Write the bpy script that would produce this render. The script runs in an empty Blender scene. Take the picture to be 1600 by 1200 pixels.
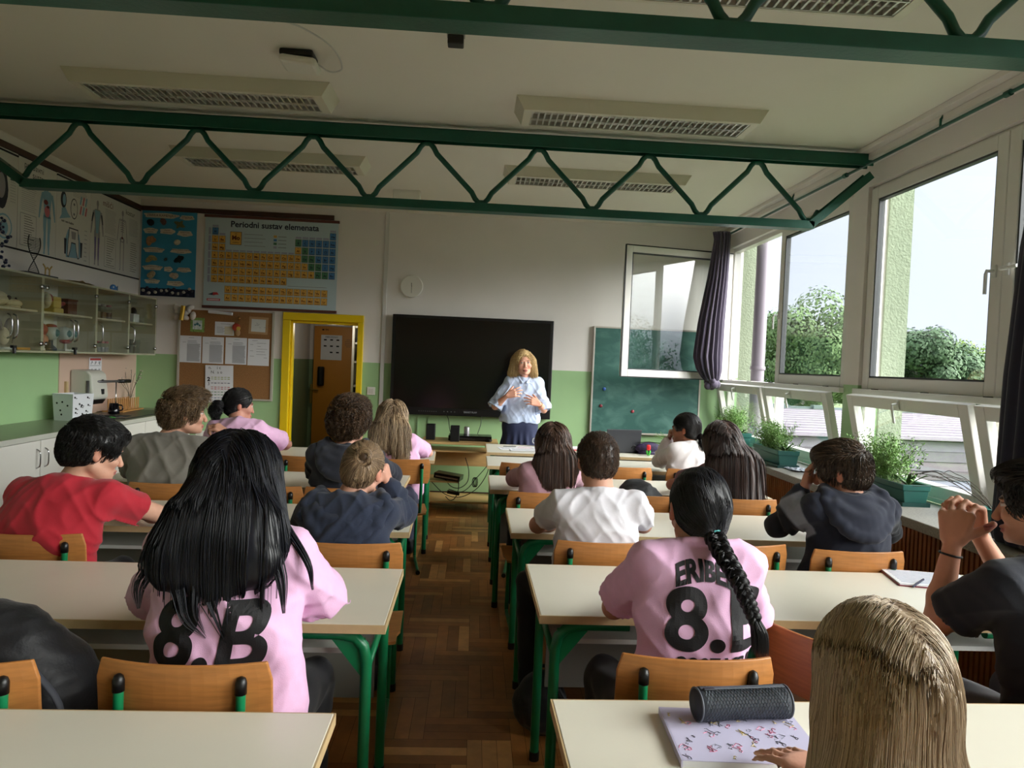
import bpy, bmesh, math, random
import numpy as np
from mathutils import Vector, Matrix
from mathutils.bvhtree import BVHTree
random.seed(7); rng = np.random.default_rng(7)
PI = math.pi
S = bpy.context.scene
COL = S.collection

# ------------------------------------------------------------------ camera
cam_d = bpy.data.cameras.new('camera'); cam = bpy.data.objects.new('camera', cam_d); COL.objects.link(cam)
cam_d.sensor_width = 36; cam_d.lens = 36*1110/1600; cam_d.clip_start = .05; cam_d.clip_end = 400
_y, _p, _r = .0533, -.0280, .0418
_f = Vector((math.sin(_y)*math.cos(_p), math.cos(_y)*math.cos(_p), math.sin(_p)))
_rt = Vector((math.cos(_y), -math.sin(_y), 0)); _up = _rt.cross(_f)
_rt2 = _rt*math.cos(_r)+_up*math.sin(_r); _up2 = _up*math.cos(_r)-_rt*math.sin(_r)
M4 = Matrix((_rt2, _up2, -_f)).transposed().to_4x4(); M4.translation = Vector((0, 0, 1.55))
cam.matrix_world = M4
S.camera = cam

# ------------------------------------------------------------------ exposure, world
S.view_settings.view_transform = 'Standard'; S.view_settings.look = 'None'
S.view_settings.exposure = 1.6; S.view_settings.gamma = 1.0; S.view_settings.use_curve_mapping = False
SKY_LOW, SKY_GLOW = 0.52, 9.0
w = bpy.data.worlds.new('overcast_sky'); S.world = w; w.use_nodes = True
nt = w.node_tree; nt.nodes.clear()
def N(t, **k):
    n = nt.nodes.new(t)
    for a, b in k.items(): setattr(n, a, b)
    return n
tc = N('ShaderNodeTexCoord')
dot = N('ShaderNodeVectorMath', operation='DOT_PRODUCT'); gd = Vector((.90, -.38, .30)).normalized()
nt.links.new(tc.outputs['Generated'], dot.inputs[0]); dot.inputs[1].default_value = gd
mx = N('ShaderNodeMath', operation='MAXIMUM'); mx.inputs[1].default_value = 0; nt.links.new(dot.outputs['Value'], mx.inputs[0])
pw = N('ShaderNodeMath', operation='POWER'); pw.inputs[1].default_value = 4.5; nt.links.new(mx.outputs[0], pw.inputs[0])
sep = N('ShaderNodeSeparateXYZ'); nt.links.new(tc.outputs['Generated'], sep.inputs[0])
# the bright part of the cloud cover only begins well above the horizon
el = N('ShaderNodeMapRange', interpolation_type='SMOOTHSTEP'); el.inputs['From Min'].default_value = .0; el.inputs['From Max'].default_value = .20
nt.links.new(sep.outputs['Z'], el.inputs['Value'])
m1 = N('ShaderNodeMath', operation='MULTIPLY'); nt.links.new(pw.outputs[0], m1.inputs[0]); nt.links.new(el.outputs[0], m1.inputs[1])
m2 = N('ShaderNodeMath', operation='MULTIPLY_ADD'); nt.links.new(m1.outputs[0], m2.inputs[0]); m2.inputs[1].default_value = SKY_GLOW
ov = N('ShaderNodeMapRange'); ov.inputs['From Min'].default_value = .25; ov.inputs['From Max'].default_value = 1; ov.inputs['To Min'].default_value = SKY_LOW; ov.inputs['To Max'].default_value = SKY_LOW*3.2
nt.links.new(sep.outputs['Z'], ov.inputs['Value']); nt.links.new(ov.outputs[0], m2.inputs[2])
cr = N('ShaderNodeValToRGB'); cr.color_ramp.elements[0].color = (.70, .75, .87, 1); cr.color_ramp.elements[1].color = (1, .99, .97, 1)
cr.color_ramp.elements[0].position = .0; cr.color_ramp.elements[1].position = .5
nt.links.new(m1.outputs[0], cr.inputs[0])
bg = N('ShaderNodeBackground'); nt.links.new(cr.outputs[0], bg.inputs['Color']); nt.links.new(m2.outputs[0], bg.inputs['Strength'])
out = N('ShaderNodeOutputWorld'); nt.links.new(bg.outputs[0], out.inputs['Surface'])
w.cycles.sampling_method = 'MANUAL'; w.cycles.sample_map_resolution = 512
S.cycles.max_bounces = 10; S.cycles.diffuse_bounces = 5; S.cycles.glossy_bounces = 3; S.cycles.transparent_max_bounces = 10
S.cycles.use_denoising = True; S.cycles.caustics_reflective = False; S.cycles.caustics_refractive = False
S.cycles.sample_clamp_indirect = 8

# room numbers (metres): camera stands at x=0, y=0
XL, XR, YF, YB, ZC = -3.75, 2.86, 8.10, -3.60, 3.20
PIERS = [(5.16, 5.37), (2.13, 2.42), (-.67, -.38), (-3.60, -3.20)]       # wall piers between the window bays
BAYS = [(5.37, 8.02), (2.42, 5.16), (-.38, 2.13), (-3.20, -.67)]
ZT0, ZT1 = 1.435, 1.475                                    # transom between lower and upper windows
ZS = .80                                                 # window ledge
ZW = 2.97                                                # window head
for i, (a, b) in enumerate(BAYS):
    L = bpy.data.lights.new('window_portal', 'AREA'); L.shape = 'RECTANGLE'; L.size = b-a; L.size_y = ZW-ZS; L.cycles.is_portal = True
    o = bpy.data.objects.new('window_portal', L); o.location = (XR+.28, (a+b)/2, (ZW+ZS)/2)
    o.rotation_euler = Vector((-1, 0, 0)).to_track_quat('-Z', 'Y').to_euler(); COL.objects.link(o)

# ------------------------------------------------------------------ materials
def lin(c):
    c = [v/255 for v in c]
    return tuple((v/12.92 if v <= .04045 else ((v+.055)/1.055)**2.4) for v in c)
_mats = {}
def mat(name, rgb, rough=.5, metal=0, var=0, scale=8, bump=0, bscale=60, spec=.5, stretch=None, attr=None, sheen=0, coat=0):
    if name in _mats: return _mats[name]
    m = bpy.data.materials.new(name); m.use_nodes = True; t = m.node_tree; b = t.nodes['Principled BSDF']
    c = lin(rgb) + (1,)
    b.inputs['Base Color'].default_value = c; b.inputs['Roughness'].default_value = rough; b.inputs['Metallic'].default_value = metal
    b.inputs['Specular IOR Level'].default_value = spec
    if sheen: b.inputs['Sheen Weight'].default_value = sheen; b.inputs['Sheen Roughness'].default_value = .5
    if coat: b.inputs['Coat Weight'].default_value = coat
    m.diffuse_color = c
    src = None
    if attr:
        a = t.nodes.new('ShaderNodeVertexColor'); a.layer_name = attr; src = a.outputs['Color']; t.links.new(src, b.inputs['Base Color'])
    if var or bump:
        co = t.nodes.new('ShaderNodeTexCoord'); mp = t.nodes.new('ShaderNodeMapping'); t.links.new(co.outputs['Object'], mp.inputs[0])
        if stretch: mp.inputs['Scale'].default_value = stretch
    if var:
        n = t.nodes.new('ShaderNodeTexNoise'); n.inputs['Scale'].default_value = scale; n.inputs['Detail'].default_value = 6; t.links.new(mp.outputs[0], n.inputs[0])
        r = t.nodes.new('ShaderNodeMapRange'); r.inputs['From Min'].default_value = .3; r.inputs['From Max'].default_value = .7
        r.inputs['To Min'].default_value = 1-var; r.inputs['To Max'].default_value = 1+var; t.links.new(n.outputs[0], r.inputs[0])
        h = t.nodes.new('ShaderNodeVectorMath'); h.operation = 'SCALE'; h.inputs[0].default_value = c[:3]; t.links.new(r.outputs[0], h.inputs['Scale'])
        if src: t.links.new(src, h.inputs[0])
        t.links.new(h.outputs[0], b.inputs['Base Color'])
    if bump:
        n = t.nodes.new('ShaderNodeTexNoise'); n.inputs['Scale'].default_value = bscale; n.inputs['Detail'].default_value = 4; t.links.new(mp.outputs[0], n.inputs[0])
        bp = t.nodes.new('ShaderNodeBump'); bp.inputs['Strength'].default_value = bump; bp.inputs['Distance'].default_value = .01
        t.links.new(n.outputs[0], bp.inputs['Height']); t.links.new(bp.outputs[0], b.inputs['Normal'])
    _mats[name] = m
    return m
def glass(name, tint=(1, 1, 1), ior=1.5, boost=1.0, rough=0.0):
    if name in _mats: return _mats[name]
    m = bpy.data.materials.new(name); m.use_nodes = True; t = m.node_tree; t.nodes.clear()
    o = t.nodes.new('ShaderNodeOutputMaterial'); tr = t.nodes.new('ShaderNodeBsdfTransparent'); tr.inputs[0].default_value = tint+(1,)
    gl = t.nodes.new('ShaderNodeBsdfGlossy'); gl.inputs['Roughness'].default_value = rough
    f0 = ((ior-1)/(ior+1))**2*boost
    fr = t.nodes.new('ShaderNodeLayerWeight'); fr.inputs[0].default_value = .5
    p5 = t.nodes.new('ShaderNodeMath'); p5.operation = 'POWER'; p5.inputs[1].default_value = 5; t.links.new(fr.outputs['Facing'], p5.inputs[0])
    ml = t.nodes.new('ShaderNodeMath'); ml.operation = 'MULTIPLY_ADD'; ml.inputs[1].default_value = 1-f0; ml.inputs[2].default_value = f0; ml.use_clamp = True
    mi = t.nodes.new('ShaderNodeMixShader'); t.links.new(p5.outputs[0], ml.inputs[0]); t.links.new(ml.outputs[0], mi.inputs[0])
    t.links.new(tr.outputs[0], mi.inputs[1]); t.links.new(gl.outputs[0], mi.inputs[2]); t.links.new(mi.outputs[0], o.inputs[0])
    _mats[name] = m
    return m
def emis(name, rgb, s):
    m = bpy.data.materials.new(name); m.use_nodes = True; b = m.node_tree.nodes['Principled BSDF']
    b.inputs['Base Color'].default_value = lin(rgb)+(1,); b.inputs['Emission Color'].default_value = lin(rgb)+(1,); b.inputs['Emission Strength'].default_value = s
    return m

# ------------------------------------------------------------------ mesh collector
def rotm(rx=0, ry=0, rz=0):
    return np.array((Matrix.Rotation(rz, 3, 'Z') @ Matrix.Rotation(ry, 3, 'Y') @ Matrix.Rotation(rx, 3, 'X')))
class MB:
    def __init__(s): s.v = []; s.f = []; s.mi = []; s.n = 0; s.T = None
    def add(s, v, f, mi=0):
        v = np.asarray(v, float).reshape(-1, 3)
        if s.T is not None: v = v @ s.T[0].T + s.T[1]
        s.v.append(v); s.f += [tuple(int(i)+s.n for i in q) for q in f]; s.mi += [mi]*len(f); s.n += len(v); return s
    def box(s, x0, x1, y0, y1, z0, z1, mi=0):
        v = [(x, y, z) for z in (z0, z1) for y in (y0, y1) for x in (x0, x1)]
        return s.add(v, [(0, 2, 3, 1), (4, 5, 7, 6), (0, 1, 5, 4), (2, 6, 7, 3), (0, 4, 6, 2), (1, 3, 7, 5)], mi)
    def obox(s, c, size, R=None, mi=0):
        h = np.array(size)/2; v = np.array([(x, y, z) for z in (-1, 1) for y in (-1, 1) for x in (-1, 1)])*h
        if R is not None: v = v @ np.asarray(R).T
        return s.add(v+np.array(c), [(0, 2, 3, 1), (4, 5, 7, 6), (0, 1, 5, 4), (2, 6, 7, 3), (0, 4, 6, 2), (1, 3, 7, 5)], mi)
    def tube(s, pts, r, n=8, mi=0, caps=True, flat=1.0, up=None):
        P = np.asarray(pts, float); K = len(P); r = np.full(K, r) if np.isscalar(r) else np.asarray(r, float)
        T = np.gradient(P, axis=0); T /= np.linalg.norm(T, axis=1)[:, None]+1e-12
        u = np.array((0, 0, 1.)) if up is None else np.array(up, float)
        if abs(T[0] @ u) > .95: u = np.array((1., 0, 0))
        vs = []
        for i in range(K):
            a = u-T[i]*(u @ T[i]); a /= np.linalg.norm(a)+1e-12; u = a; b = np.cross(T[i], a)
            for k in range(n):
                t = 2*PI*k/n; vs.append(P[i]+r[i]*(math.cos(t)*a*flat+math.sin(t)*b))
        f = [(i*n+k, i*n+(k+1) % n, (i+1)*n+(k+1) % n, (i+1)*n+k) for i in range(K-1) for k in range(n)]
        if caps: f += [tuple(range(n))[::-1], tuple(range((K-1)*n, K*n))]
        return s.add(vs, f, mi)
    def lathe(s, prof, c=(0, 0, 0), n=20, mi=0, R=None, sx=1, sy=1):
        vs = []
        for (r, z) in prof:
            for k in range(n):
                t = 2*PI*k/n; vs.append((r*math.cos(t)*sx, r*math.sin(t)*sy, z))
        K = len(prof)
        f = [(i*n+k, i*n+(k+1) % n, (i+1)*n+(k+1) % n, (i+1)*n+k) for i in range(K-1) for k in range(n)]
        f += [tuple(range(n))[::-1], tuple(range((K-1)*n, K*n))]
        v = np.array(vs)
        if R is not None: v = v @ np.asarray(R).T
        return s.add(v+np.array(c), f, mi)
    def ell(s, c, r, R=None, mi=0, n=14, m=9):
        r = (r, r, r) if np.isscalar(r) else r
        vs = [(0, 0, -1)]+[(math.cos(2*PI*k/n)*math.cos(t), math.sin(2*PI*k/n)*math.cos(t), math.sin(t)) for t in np.linspace(-PI/2, PI/2, m+2)[1:-1] for k in range(n)]+[(0, 0, 1)]
        f = [(0, 1+(k+1) % n, 1+k) for k in range(n)]
        f += [(1+i*n+k, 1+i*n+(k+1) % n, 1+(i+1)*n+(k+1) % n, 1+(i+1)*n+k) for i in range(m-1) for k in range(n)]
        f += [(1+(m-1)*n+k, 1+(m-1)*n+(k+1) % n, 1+m*n) for k in range(n)]
        v = np.array(vs)*np.array(r)
        if R is not None: v = v @ np.asarray(R).T
        return s.add(v+np.array(c), f, mi)
    def prism(s, poly, z0, z1, mi=0, R=None, c=(0, 0, 0)):
        n = len(poly); v = np.array([(x, y, z0) for x, y in poly]+[(x, y, z1) for x, y in poly])
        if R is not None: v = v @ np.asarray(R).T
        f = [tuple(range(n))[::-1], tuple(range(n, 2*n))]+[(k, (k+1) % n, n+(k+1) % n, n+k) for k in range(n)]
        return s.add(v+np.array(c), f, mi)
    def build(s, name, mats, parent=None, smooth=False, bevel=0, rel=False, origin=None, auto=None, label=None, colors=None):
        V = np.concatenate(s.v) if s.v else np.zeros((0, 3))
        off = np.zeros(3)
        if rel and parent is not None:
            p = parent
            while p is not None: off = off+np.array(p.location); p = p.parent
        if origin is not None: off = np.array(origin, float)
        me = bpy.data.meshes.new(name); me.from_pydata((V-off).tolist(), [], s.f)
        for m in (mats if isinstance(mats, (list, tuple)) else [mats]): me.materials.append(m)
        if isinstance(mats, (list, tuple)) and len(mats) > 1: me.polygons.foreach_set('material_index', s.mi)
        if smooth: me.polygons.foreach_set('use_smooth', [True]*len(me.polygons))
        me.update()
        if auto is not None:
            me.polygons.foreach_set('use_smooth', [True]*len(me.polygons)); me.set_sharp_from_angle(angle=auto)
        o = bpy.data.objects.new(name, me); COL.objects.link(o)
        if parent is not None: o.parent = parent
        if origin is not None: o.location = origin
        if bevel:
            b = o.modifiers.new('bevel', 'BEVEL'); b.width = bevel; b.segments = 2; b.limit_method = 'ANGLE'
        if label: o['label'] = label
        return o
def tag(o, label=None, cat=None, group=None, kind=None):
    if label: o['label'] = label
    if cat: o['category'] = cat
    if group: o['group'] = group
    if kind: o['kind'] = kind
    return o
def thing(name, label, cat, loc=(0, 0, 0), rz=0, group=None, kind=None):
    o = bpy.data.objects.new(name, None); o.empty_display_size = .1; COL.objects.link(o); o.location = loc; o.rotation_euler = (0, 0, rz)
    return tag(o, label, cat, group, kind)
def struct(name, mb, m, **k):
    return tag(mb.build(name, m, **k), kind='structure')
def copy_tree(o, parent=None):
    c = o.copy(); COL.objects.link(c); c.parent = parent
    for ch in list(o.children): copy_tree(ch, c)
    return c
def bez(pts, n=8):
    """smooth Catmull-Rom curve through pts"""
    P = [np.array(p, float) for p in pts]; P = [2*P[0]-P[1]]+P+[2*P[-1]-P[-2]]; out = []
    for i in range(1, len(P)-2):
        for k in range(n):
            t = k/n; out.append(.5*((2*P[i])+(-P[i-1]+P[i+1])*t+(2*P[i-1]-5*P[i]+4*P[i+1]-P[i+2])*t*t+(-P[i-1]+3*P[i]-3*P[i+1]+P[i+2])*t**3))
    out.append(P[-2]); return np.array(out)
def text_geo(body, size=1, bold=0, shear=0, align='CENTER', grid=None, spacing=1.0):
    """flat text as (verts Nx3 in xy, faces); optionally cut along a grid so that it can be laid on a curved surface"""
    cu = bpy.data.curves.new('txt', 'FONT'); cu.body = body; cu.size = size; cu.offset = bold; cu.shear = shear; cu.align_x = align; cu.align_y = 'CENTER'
    cu.resolution_u = 3 if not grid else 10; cu.fill_mode = 'FRONT'; cu.space_character = spacing
    o = bpy.data.objects.new('txt', cu); me = bpy.data.meshes.new_from_object(o)
    if grid:
        bm = bmesh.new(); bm.from_mesh(me)
        xs = [v.co.x for v in bm.verts]; ys = [v.co.y for v in bm.verts]
        for ax, a, b in ((0, min(xs), max(xs)), (1, min(ys), max(ys))):
            k = a+grid
            while k < b:
                n = (1, 0, 0) if ax == 0 else (0, 1, 0); co = (k, 0, 0) if ax == 0 else (0, k, 0)
                bmesh.ops.bisect_plane(bm, geom=bm.verts[:]+bm.edges[:]+bm.faces[:], plane_co=co, plane_no=n); k += grid
        bmesh.ops.triangulate(bm, faces=[f for f in bm.faces if len(f.verts) > 4]); bm.to_mesh(me); bm.free()
    V = np.array([v.co[:] for v in me.vertices]) if len(me.vertices) else np.zeros((0, 3)); F = [tuple(p.vertices) for p in me.polygons]
    bpy.data.objects.remove(o); bpy.data.curves.remove(cu); bpy.data.meshes.remove(me)
    return V, F
def put_text(mb, body, c, size, R=None, bold=0, shear=0, align='CENTER', mi=0, spacing=1.0):
    V, F = text_geo(body, size, bold, shear, align, spacing=spacing)
    if len(V) == 0: return
    if R is not None: V = V @ np.asarray(R).T
    mb.add(V+np.array(c), F, mi)
R_FRONT = rotm(PI/2)                 # text on the front wall, read from -y
R_LEFT = rotm(PI/2, 0, PI/2)         # text on the left wall, read from +x

WHITE = mat('wall_white_paint', (226, 221, 216), .75, var=.02, scale=3, bump=.08, bscale=120)
GREEN = mat('wall_green_gloss_paint', (158, 194, 142), .38, var=.03, scale=2, bump=.05, bscale=90)
CEIL = mat('ceiling_paint', (228, 224, 214), .85, var=.015, scale=2)
TRUSS = mat('dark_green_enamel', (14, 82, 66), .35, var=.1, scale=12, bump=.1, bscale=50)
BROWN = mat('dark_brown_wood', (62, 36, 26), .5, var=.1, scale=10)
PVC = mat('window_frame_white', (222, 220, 214), .35)
TUBE = mat('green_tube_enamel', (18, 120, 74), .3, var=.08, scale=20)
BLACKP = mat('black_plastic', (14, 14, 15), .4)
LAM = mat('cream_laminate', (226, 222, 206), .32, var=.015, scale=6)
EDGE = mat('beech_edge_band', (196, 170, 126), .5, var=.06, scale=30)
GREYP = mat('grey_panel', (120, 118, 112), .5)
PLY = mat('chair_plywood', (178, 118, 62), .38, var=.14, scale=9, stretch=(1, 6, 14))
PAPER = mat('white_paper', (225, 226, 230), .8)
INK = mat('black_ink', (18, 17, 20), .8)
INKG = mat('grey_print', (120, 122, 130), .8)
CHROME = mat('chrome', (190, 190, 192), .15, metal=1)
WPLAST = mat('white_plastic', (225, 223, 215), .35)
SKIRT = mat('dado_line', (120, 150, 110), .5)
# ================================================================== ROOM SHELL
# floor: triple-strip herringbone parquet as real planks over a dark base
def parquet():
    Lb, Wb, n = .36, .18, 3; g = .0007; mb = MB(); cols = []
    def plank(x0, x1, y0, y1):
        x0, x1 = max(x0, XL), min(x1, XR); y0, y1 = max(y0, YB), min(y1, YF)
        if x1-x0 < .003 or y1-y0 < .003: return
        mb.add([(x0+g, y0+g, 0), (x1-g, y0+g, 0), (x1-g, y1-g, 0), (x0+g, y1-g, 0)], [(0, 1, 2, 3)])
        t = rng.random(); k = .78+.42*rng.random()
        c = np.array(lin((150, 100, 52)))*(1-t)+np.array(lin((128, 78, 38)))*t
        if rng.random() < .13: c = np.array(lin((176, 128, 76)))
        c = c*k*1.35; cols.extend([(c[0], c[1], c[2], 1)]*4)
    nx = int(8/Wb)+8; ny = int(11/Wb)+8
    for j in range(-4, ny):
        for i in range(-4, nx):
            u = (i-j) % 4; X = XL+i*Wb; Y = YB+j*Wb
            if u == 0:
                for k in range(n): plank(X, X+Lb, Y+k*Wb/n, Y+(k+1)*Wb/n)
            if u == 3:
                for k in range(n): plank(X+k*Wb/n, X+(k+1)*Wb/n, Y, Y+Lb)
    m = mat('oak_parquet', (140, 90, 46), .38, var=.16, scale=14, attr='plank', bump=.06, bscale=40, stretch=(1, 1, 1))
    o = mb.build('floor', m); a = o.data.color_attributes.new('plank', 'FLOAT_COLOR', 'POINT')
    a.data.foreach_set('color', np.array(cols, dtype=np.float32).ravel()); tag(o, kind='structure')
    struct('floor_base', MB().box(XL-.2, XR+.2, YB-.2, YF+.2, -.12, -.0012), mat('parquet_joint', (40, 26, 16), .7))
parquet()
D0, D1, DH = -2.12, -1.285, 1.985      # doorway in the front wall
ZD = 1.50
def two(mb, x0, x1, y0, y1, z0, z1):   # box split at the paint line
    if z0 < ZD < z1: mb.box(x0, x1, y0, y1, z0, ZD, 1); mb.box(x0, x1, y0, y1, ZD, z1, 0)
    else: mb.box(x0, x1, y0, y1, z0, z1, 1 if z1 <= ZD else 0)
m = MB(); two(m, XL-.2, D0, YF, YF+.22, 0, ZC); two(m, D1, XR+.28, YF, YF+.22, 0, ZC); m.box(D0, D1, YF, YF+.22, DH, ZC, 0)
struct('wall_front', m, [WHITE, GREEN])
m = MB(); two(m, XL-.2, XL, YB, YF, 0, ZC); struct('wall_left', m, [WHITE, GREEN])
m = MB(); two(m, XL-.2, XR+.2, YB-.2, YB, 0, ZC); struct('wall_back', m, [WHITE, GREEN])
m = MB()
for a, b in PIERS: two(m, XR, XR+.16, a, b, ZS-.05, ZW)
two(m, XR, XR+.16, 8.02, YF, ZS-.05, ZW)
m.box(XR, XR+.16, YB, YF, ZW, ZC, 0); m.box(XR, XR+.16, YB, YF, 0, ZS-.05, 1)

struct('wall_right', m, [WHITE, GREEN])
struct('ceiling', MB().box(XL-.2, XR+.2, YB-.2, YF+.2, ZC, ZC+.2), CEIL)
struct('trim_1', MB().box(2.70, XR, YB, YF, 3.165, ZC).box(2.76, XR, YB, YF, 3.12, 3.165), WHITE, bevel=.004)
struct('trim_2', MB().box(XL, XL+.022, 1.0, YF, 3.075, 3.125), BROWN, bevel=.003)
struct('trim_3', MB().box(XL+.022, -1.635, YF-.022, YF, 3.075, 3.125), BROWN, bevel=.003)
struct('trim_4', MB().box(-1.065, -1.022, YF-.018, YF, 0, ZC), mat('conduit_white', (205, 203, 198), .5), bevel=.003)
struct('baseboard_left', MB().box(XL, XL+.015, YB, YF, 0, .07), BROWN)
struct('baseboard_front', MB().box(XL, D0-.05, YF-.015, YF, 0, .07).box(D1+.05, -1.07, YF-.015, YF, 0, .07).box(-1.02, XR, YF-.015, YF, 0, .07), BROWN)
# cable duct beside the girder and the small wall duct below the chart moulding
struct('trim_5', MB().box(-.93, .42, 5.16, 5.20, 3.17, ZC), mat('duct_white', (190, 188, 180), .5), bevel=.002)
# outside masonry fins between the bays
PLAST = mat('pale_green_rough_plaster', (128, 138, 116), .95, var=.08, scale=30, bump=.9, bscale=55)
for i, (a, b) in enumerate(PIERS):
    struct('wall_fin', MB().box(XR+.16, 3.20, a-.02, b+.02, -3.2, 5.2), PLAST)
struct('wall_fin', MB().box(XR+.16, 3.175, 8.03, 8.4, -3.2, 5.2), PLAST)
struct('wall_outer_lintel', MB().box(XR+.16, 3.06, YB, 8.03, ZW, 4.2), PLAST)
struct('wall_outer_parapet', MB().box(XR+.16, 3.06, YB, 8.03, -3.2, ZS-.07), PLAST)
# ---- closet room behind the doorway
CY = 10.55
m = MB(); two(m, -2.62, -2.42, YF+.22, CY, 0, 2.06); two(m, -2.62, -.9, CY, CY+.15, 0, 2.06); two(m, -1.0, -.85, YF+.22, CY, 0, 2.06)
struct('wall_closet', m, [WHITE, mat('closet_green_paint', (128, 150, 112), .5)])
struct('ceiling_closet', MB().box(-2.62, -.85, YF+.22, CY+.1, 2.06, 2.16), CEIL)
struct('floor_closet', MB().box(-2.62, -.85, YF, CY+.1, -.05, 0), mat('closet_floor', (120, 82, 48), .5))
# ---- yellow door frame
YEL = mat('yellow_gloss_paint', (226, 192, 14), .35)
fr = MB(); fr.box(D0-.04, D0+.045, YF-.03, YF+.1, 0, DH-.045); fr.box(D1-.045, D1+.02, YF-.03, YF+.1, 0, DH-.045); fr.box(D0-.04, D1+.02, YF-.03, YF+.1, DH-.045, DH+.04)
fr.box(D0+.045, D0+.065, YF+.02, YF+.1, 0, DH-.065).box(D0+.045, D1-.045, YF+.02, YF+.1, DH-.075, DH-.045)
struct('door_1_frame', fr, YEL, bevel=.006)
OCH = mat('ochre_door_paint', (196, 130, 32), .42, var=.04, scale=3)
dr = thing('door_2', None, None, (-2.06, 10.50, 0), kind='structure')
MB().box(-.28, .30, -.04, 0, .01, 1.985).build('door_leaf', OCH, dr, bevel=.003)
hd = MB(); hd.tube([(-.30, -.05, 1.06), (-.30, -.085, 1.06), (-.19, -.09, 1.06)], .011); hd.box(-.315, -.285, -.05, -.04, .86, 1.14)
hd.build('handle', mat('brass', (190, 160, 90), .3, metal=1), dr, bevel=.002)
MB().tube([(-.165, -.06, 1.12), (-.165, -.06, 1.40)], .05, 14).build('cylinder_pad', BLACKP, dr, smooth=False, bevel=.02)
n = MB().box(-.18, .12, -.047, -.04, 1.50, 1.86); o_ = n.build('notice', PAPER, dr)
n = MB()
for j in range(3):
    for i in range(3):
        if j == 2 and i == 0: continue
        n.box(-.14+i*.09, -.10+i*.09, -.0485, -.047, 1.78-j*.09, 1.80-j*.09)
put_text(n, 'ABECEDNO', (-.03, -.0485, 1.83), .035, R_FRONT, bold=.0)
n.build('notice_print', INK, dr)
n = MB()
for j in range(5):
    for i in range(5):
        if abs(i-2)+abs(j-2) <= 3: n.lathe([(.006, -.002), (.006, .002)], (.17+i*.02, -.041, 1.70+j*.025), 8, R=rotm(PI/2))
n.build('grille_holes', BLACKP, dr)
n = MB(); n.box(-.17, -.14, -.0425, -.04, 1.925, 1.945); put_text(n, 'WC', (-.10, -.0425, 1.935), .03, R_FRONT, bold=.001)
n.build('marking', INK, dr)
MB().box(.30, .36, -.05, .0, 0, 2.03).build('door_jamb', mat('jamb_white', (215, 215, 212), .4), dr, bevel=.003)
# shelving in the closet, with folders
SHW = mat('shelf_white', (214, 210, 196), .45)
sh = thing('shelving_unit', 'white open shelving unit in the side room behind the yellow door frame', 'shelf', (-1.28, 9.35, 0))
b = MB().box(-.30, -.27, -.14, .16, 0, 2.0).box(.22, .25, -.14, .16, 0, 2.0).box(-.30, .25, .14, .16, 0, 2.0); b.build('frame', SHW, sh, bevel=.002)
for z in (.15, .5, .86, 1.17, 1.48, 1.72, 1.93): MB().box(-.27, .22, -.13, .14, z, z+.025).build('shelf', SHW, sh, bevel=.002)
for k, (x, w_, z, h_, c, lb) in enumerate([(-.24, .13, 1.505, .13, (30, 62, 48), 'dark green box file on a shelf of the side room'), (-.09, .10, 1.505, .13, (40, 76, 60), 'green box beside the dark green box file in the side room'),
        (-.25, .2, 1.745, .06, (40, 44, 46), 'dark flat case on the upper shelf of the side room'), (-.03, .2, 1.745, .09, (70, 74, 70), 'grey device on the upper shelf of the side room'),
        (-.25, .44, 1.95, .04, (14, 40, 30), 'long dark green box on top shelf of the side room'), (-.24, .2, 1.195, .05, (60, 40, 36), 'row of small dark boxes low on the side room shelf, left one'),
        (0, .2, 1.195, .05, (74, 50, 40), 'row of small dark boxes low on the side room shelf, right one'), (-.23, .42, .885, .24, (26, 26, 26), 'large black box on the side room shelf near head height')]):
    tag(MB().box(-1.28+x, -1.28+x+w_, 9.23, 9.42, z, z+h_).build('storage_box', mat('box_colour_%d' % k, c, .6), origin=(-1.28+x, 9.23, z), bevel=.004), lb, 'box')
cl = bpy.data.lights.new('closet_fill_light', 'POINT'); cl.energy = 1.6; cl.shadow_soft_size = .12; cl.color = (1, .95, .86)  # added fill light for the dark side room, no source seen there
co = bpy.data.objects.new('closet_fill_light', cl); co.location = (-1.75, 9.0, 1.93); COL.objects.link(co)
lt = thing('added_fill_lamp', 'small round lamp added out of view to brighten the side room', 'lamp', (-1.75, 9.0, 2.06))  # invented fixture around the fill light, hidden above the door head
MB().lathe([(.001, -.045), (.08, -.04), (.11, -.02), (.12, 0)], (0, 0, 0), 20).build('fill_lamp_shade', glass('fill_lamp_cover', (.95, .95, .93)), lt, smooth=True)

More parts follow.
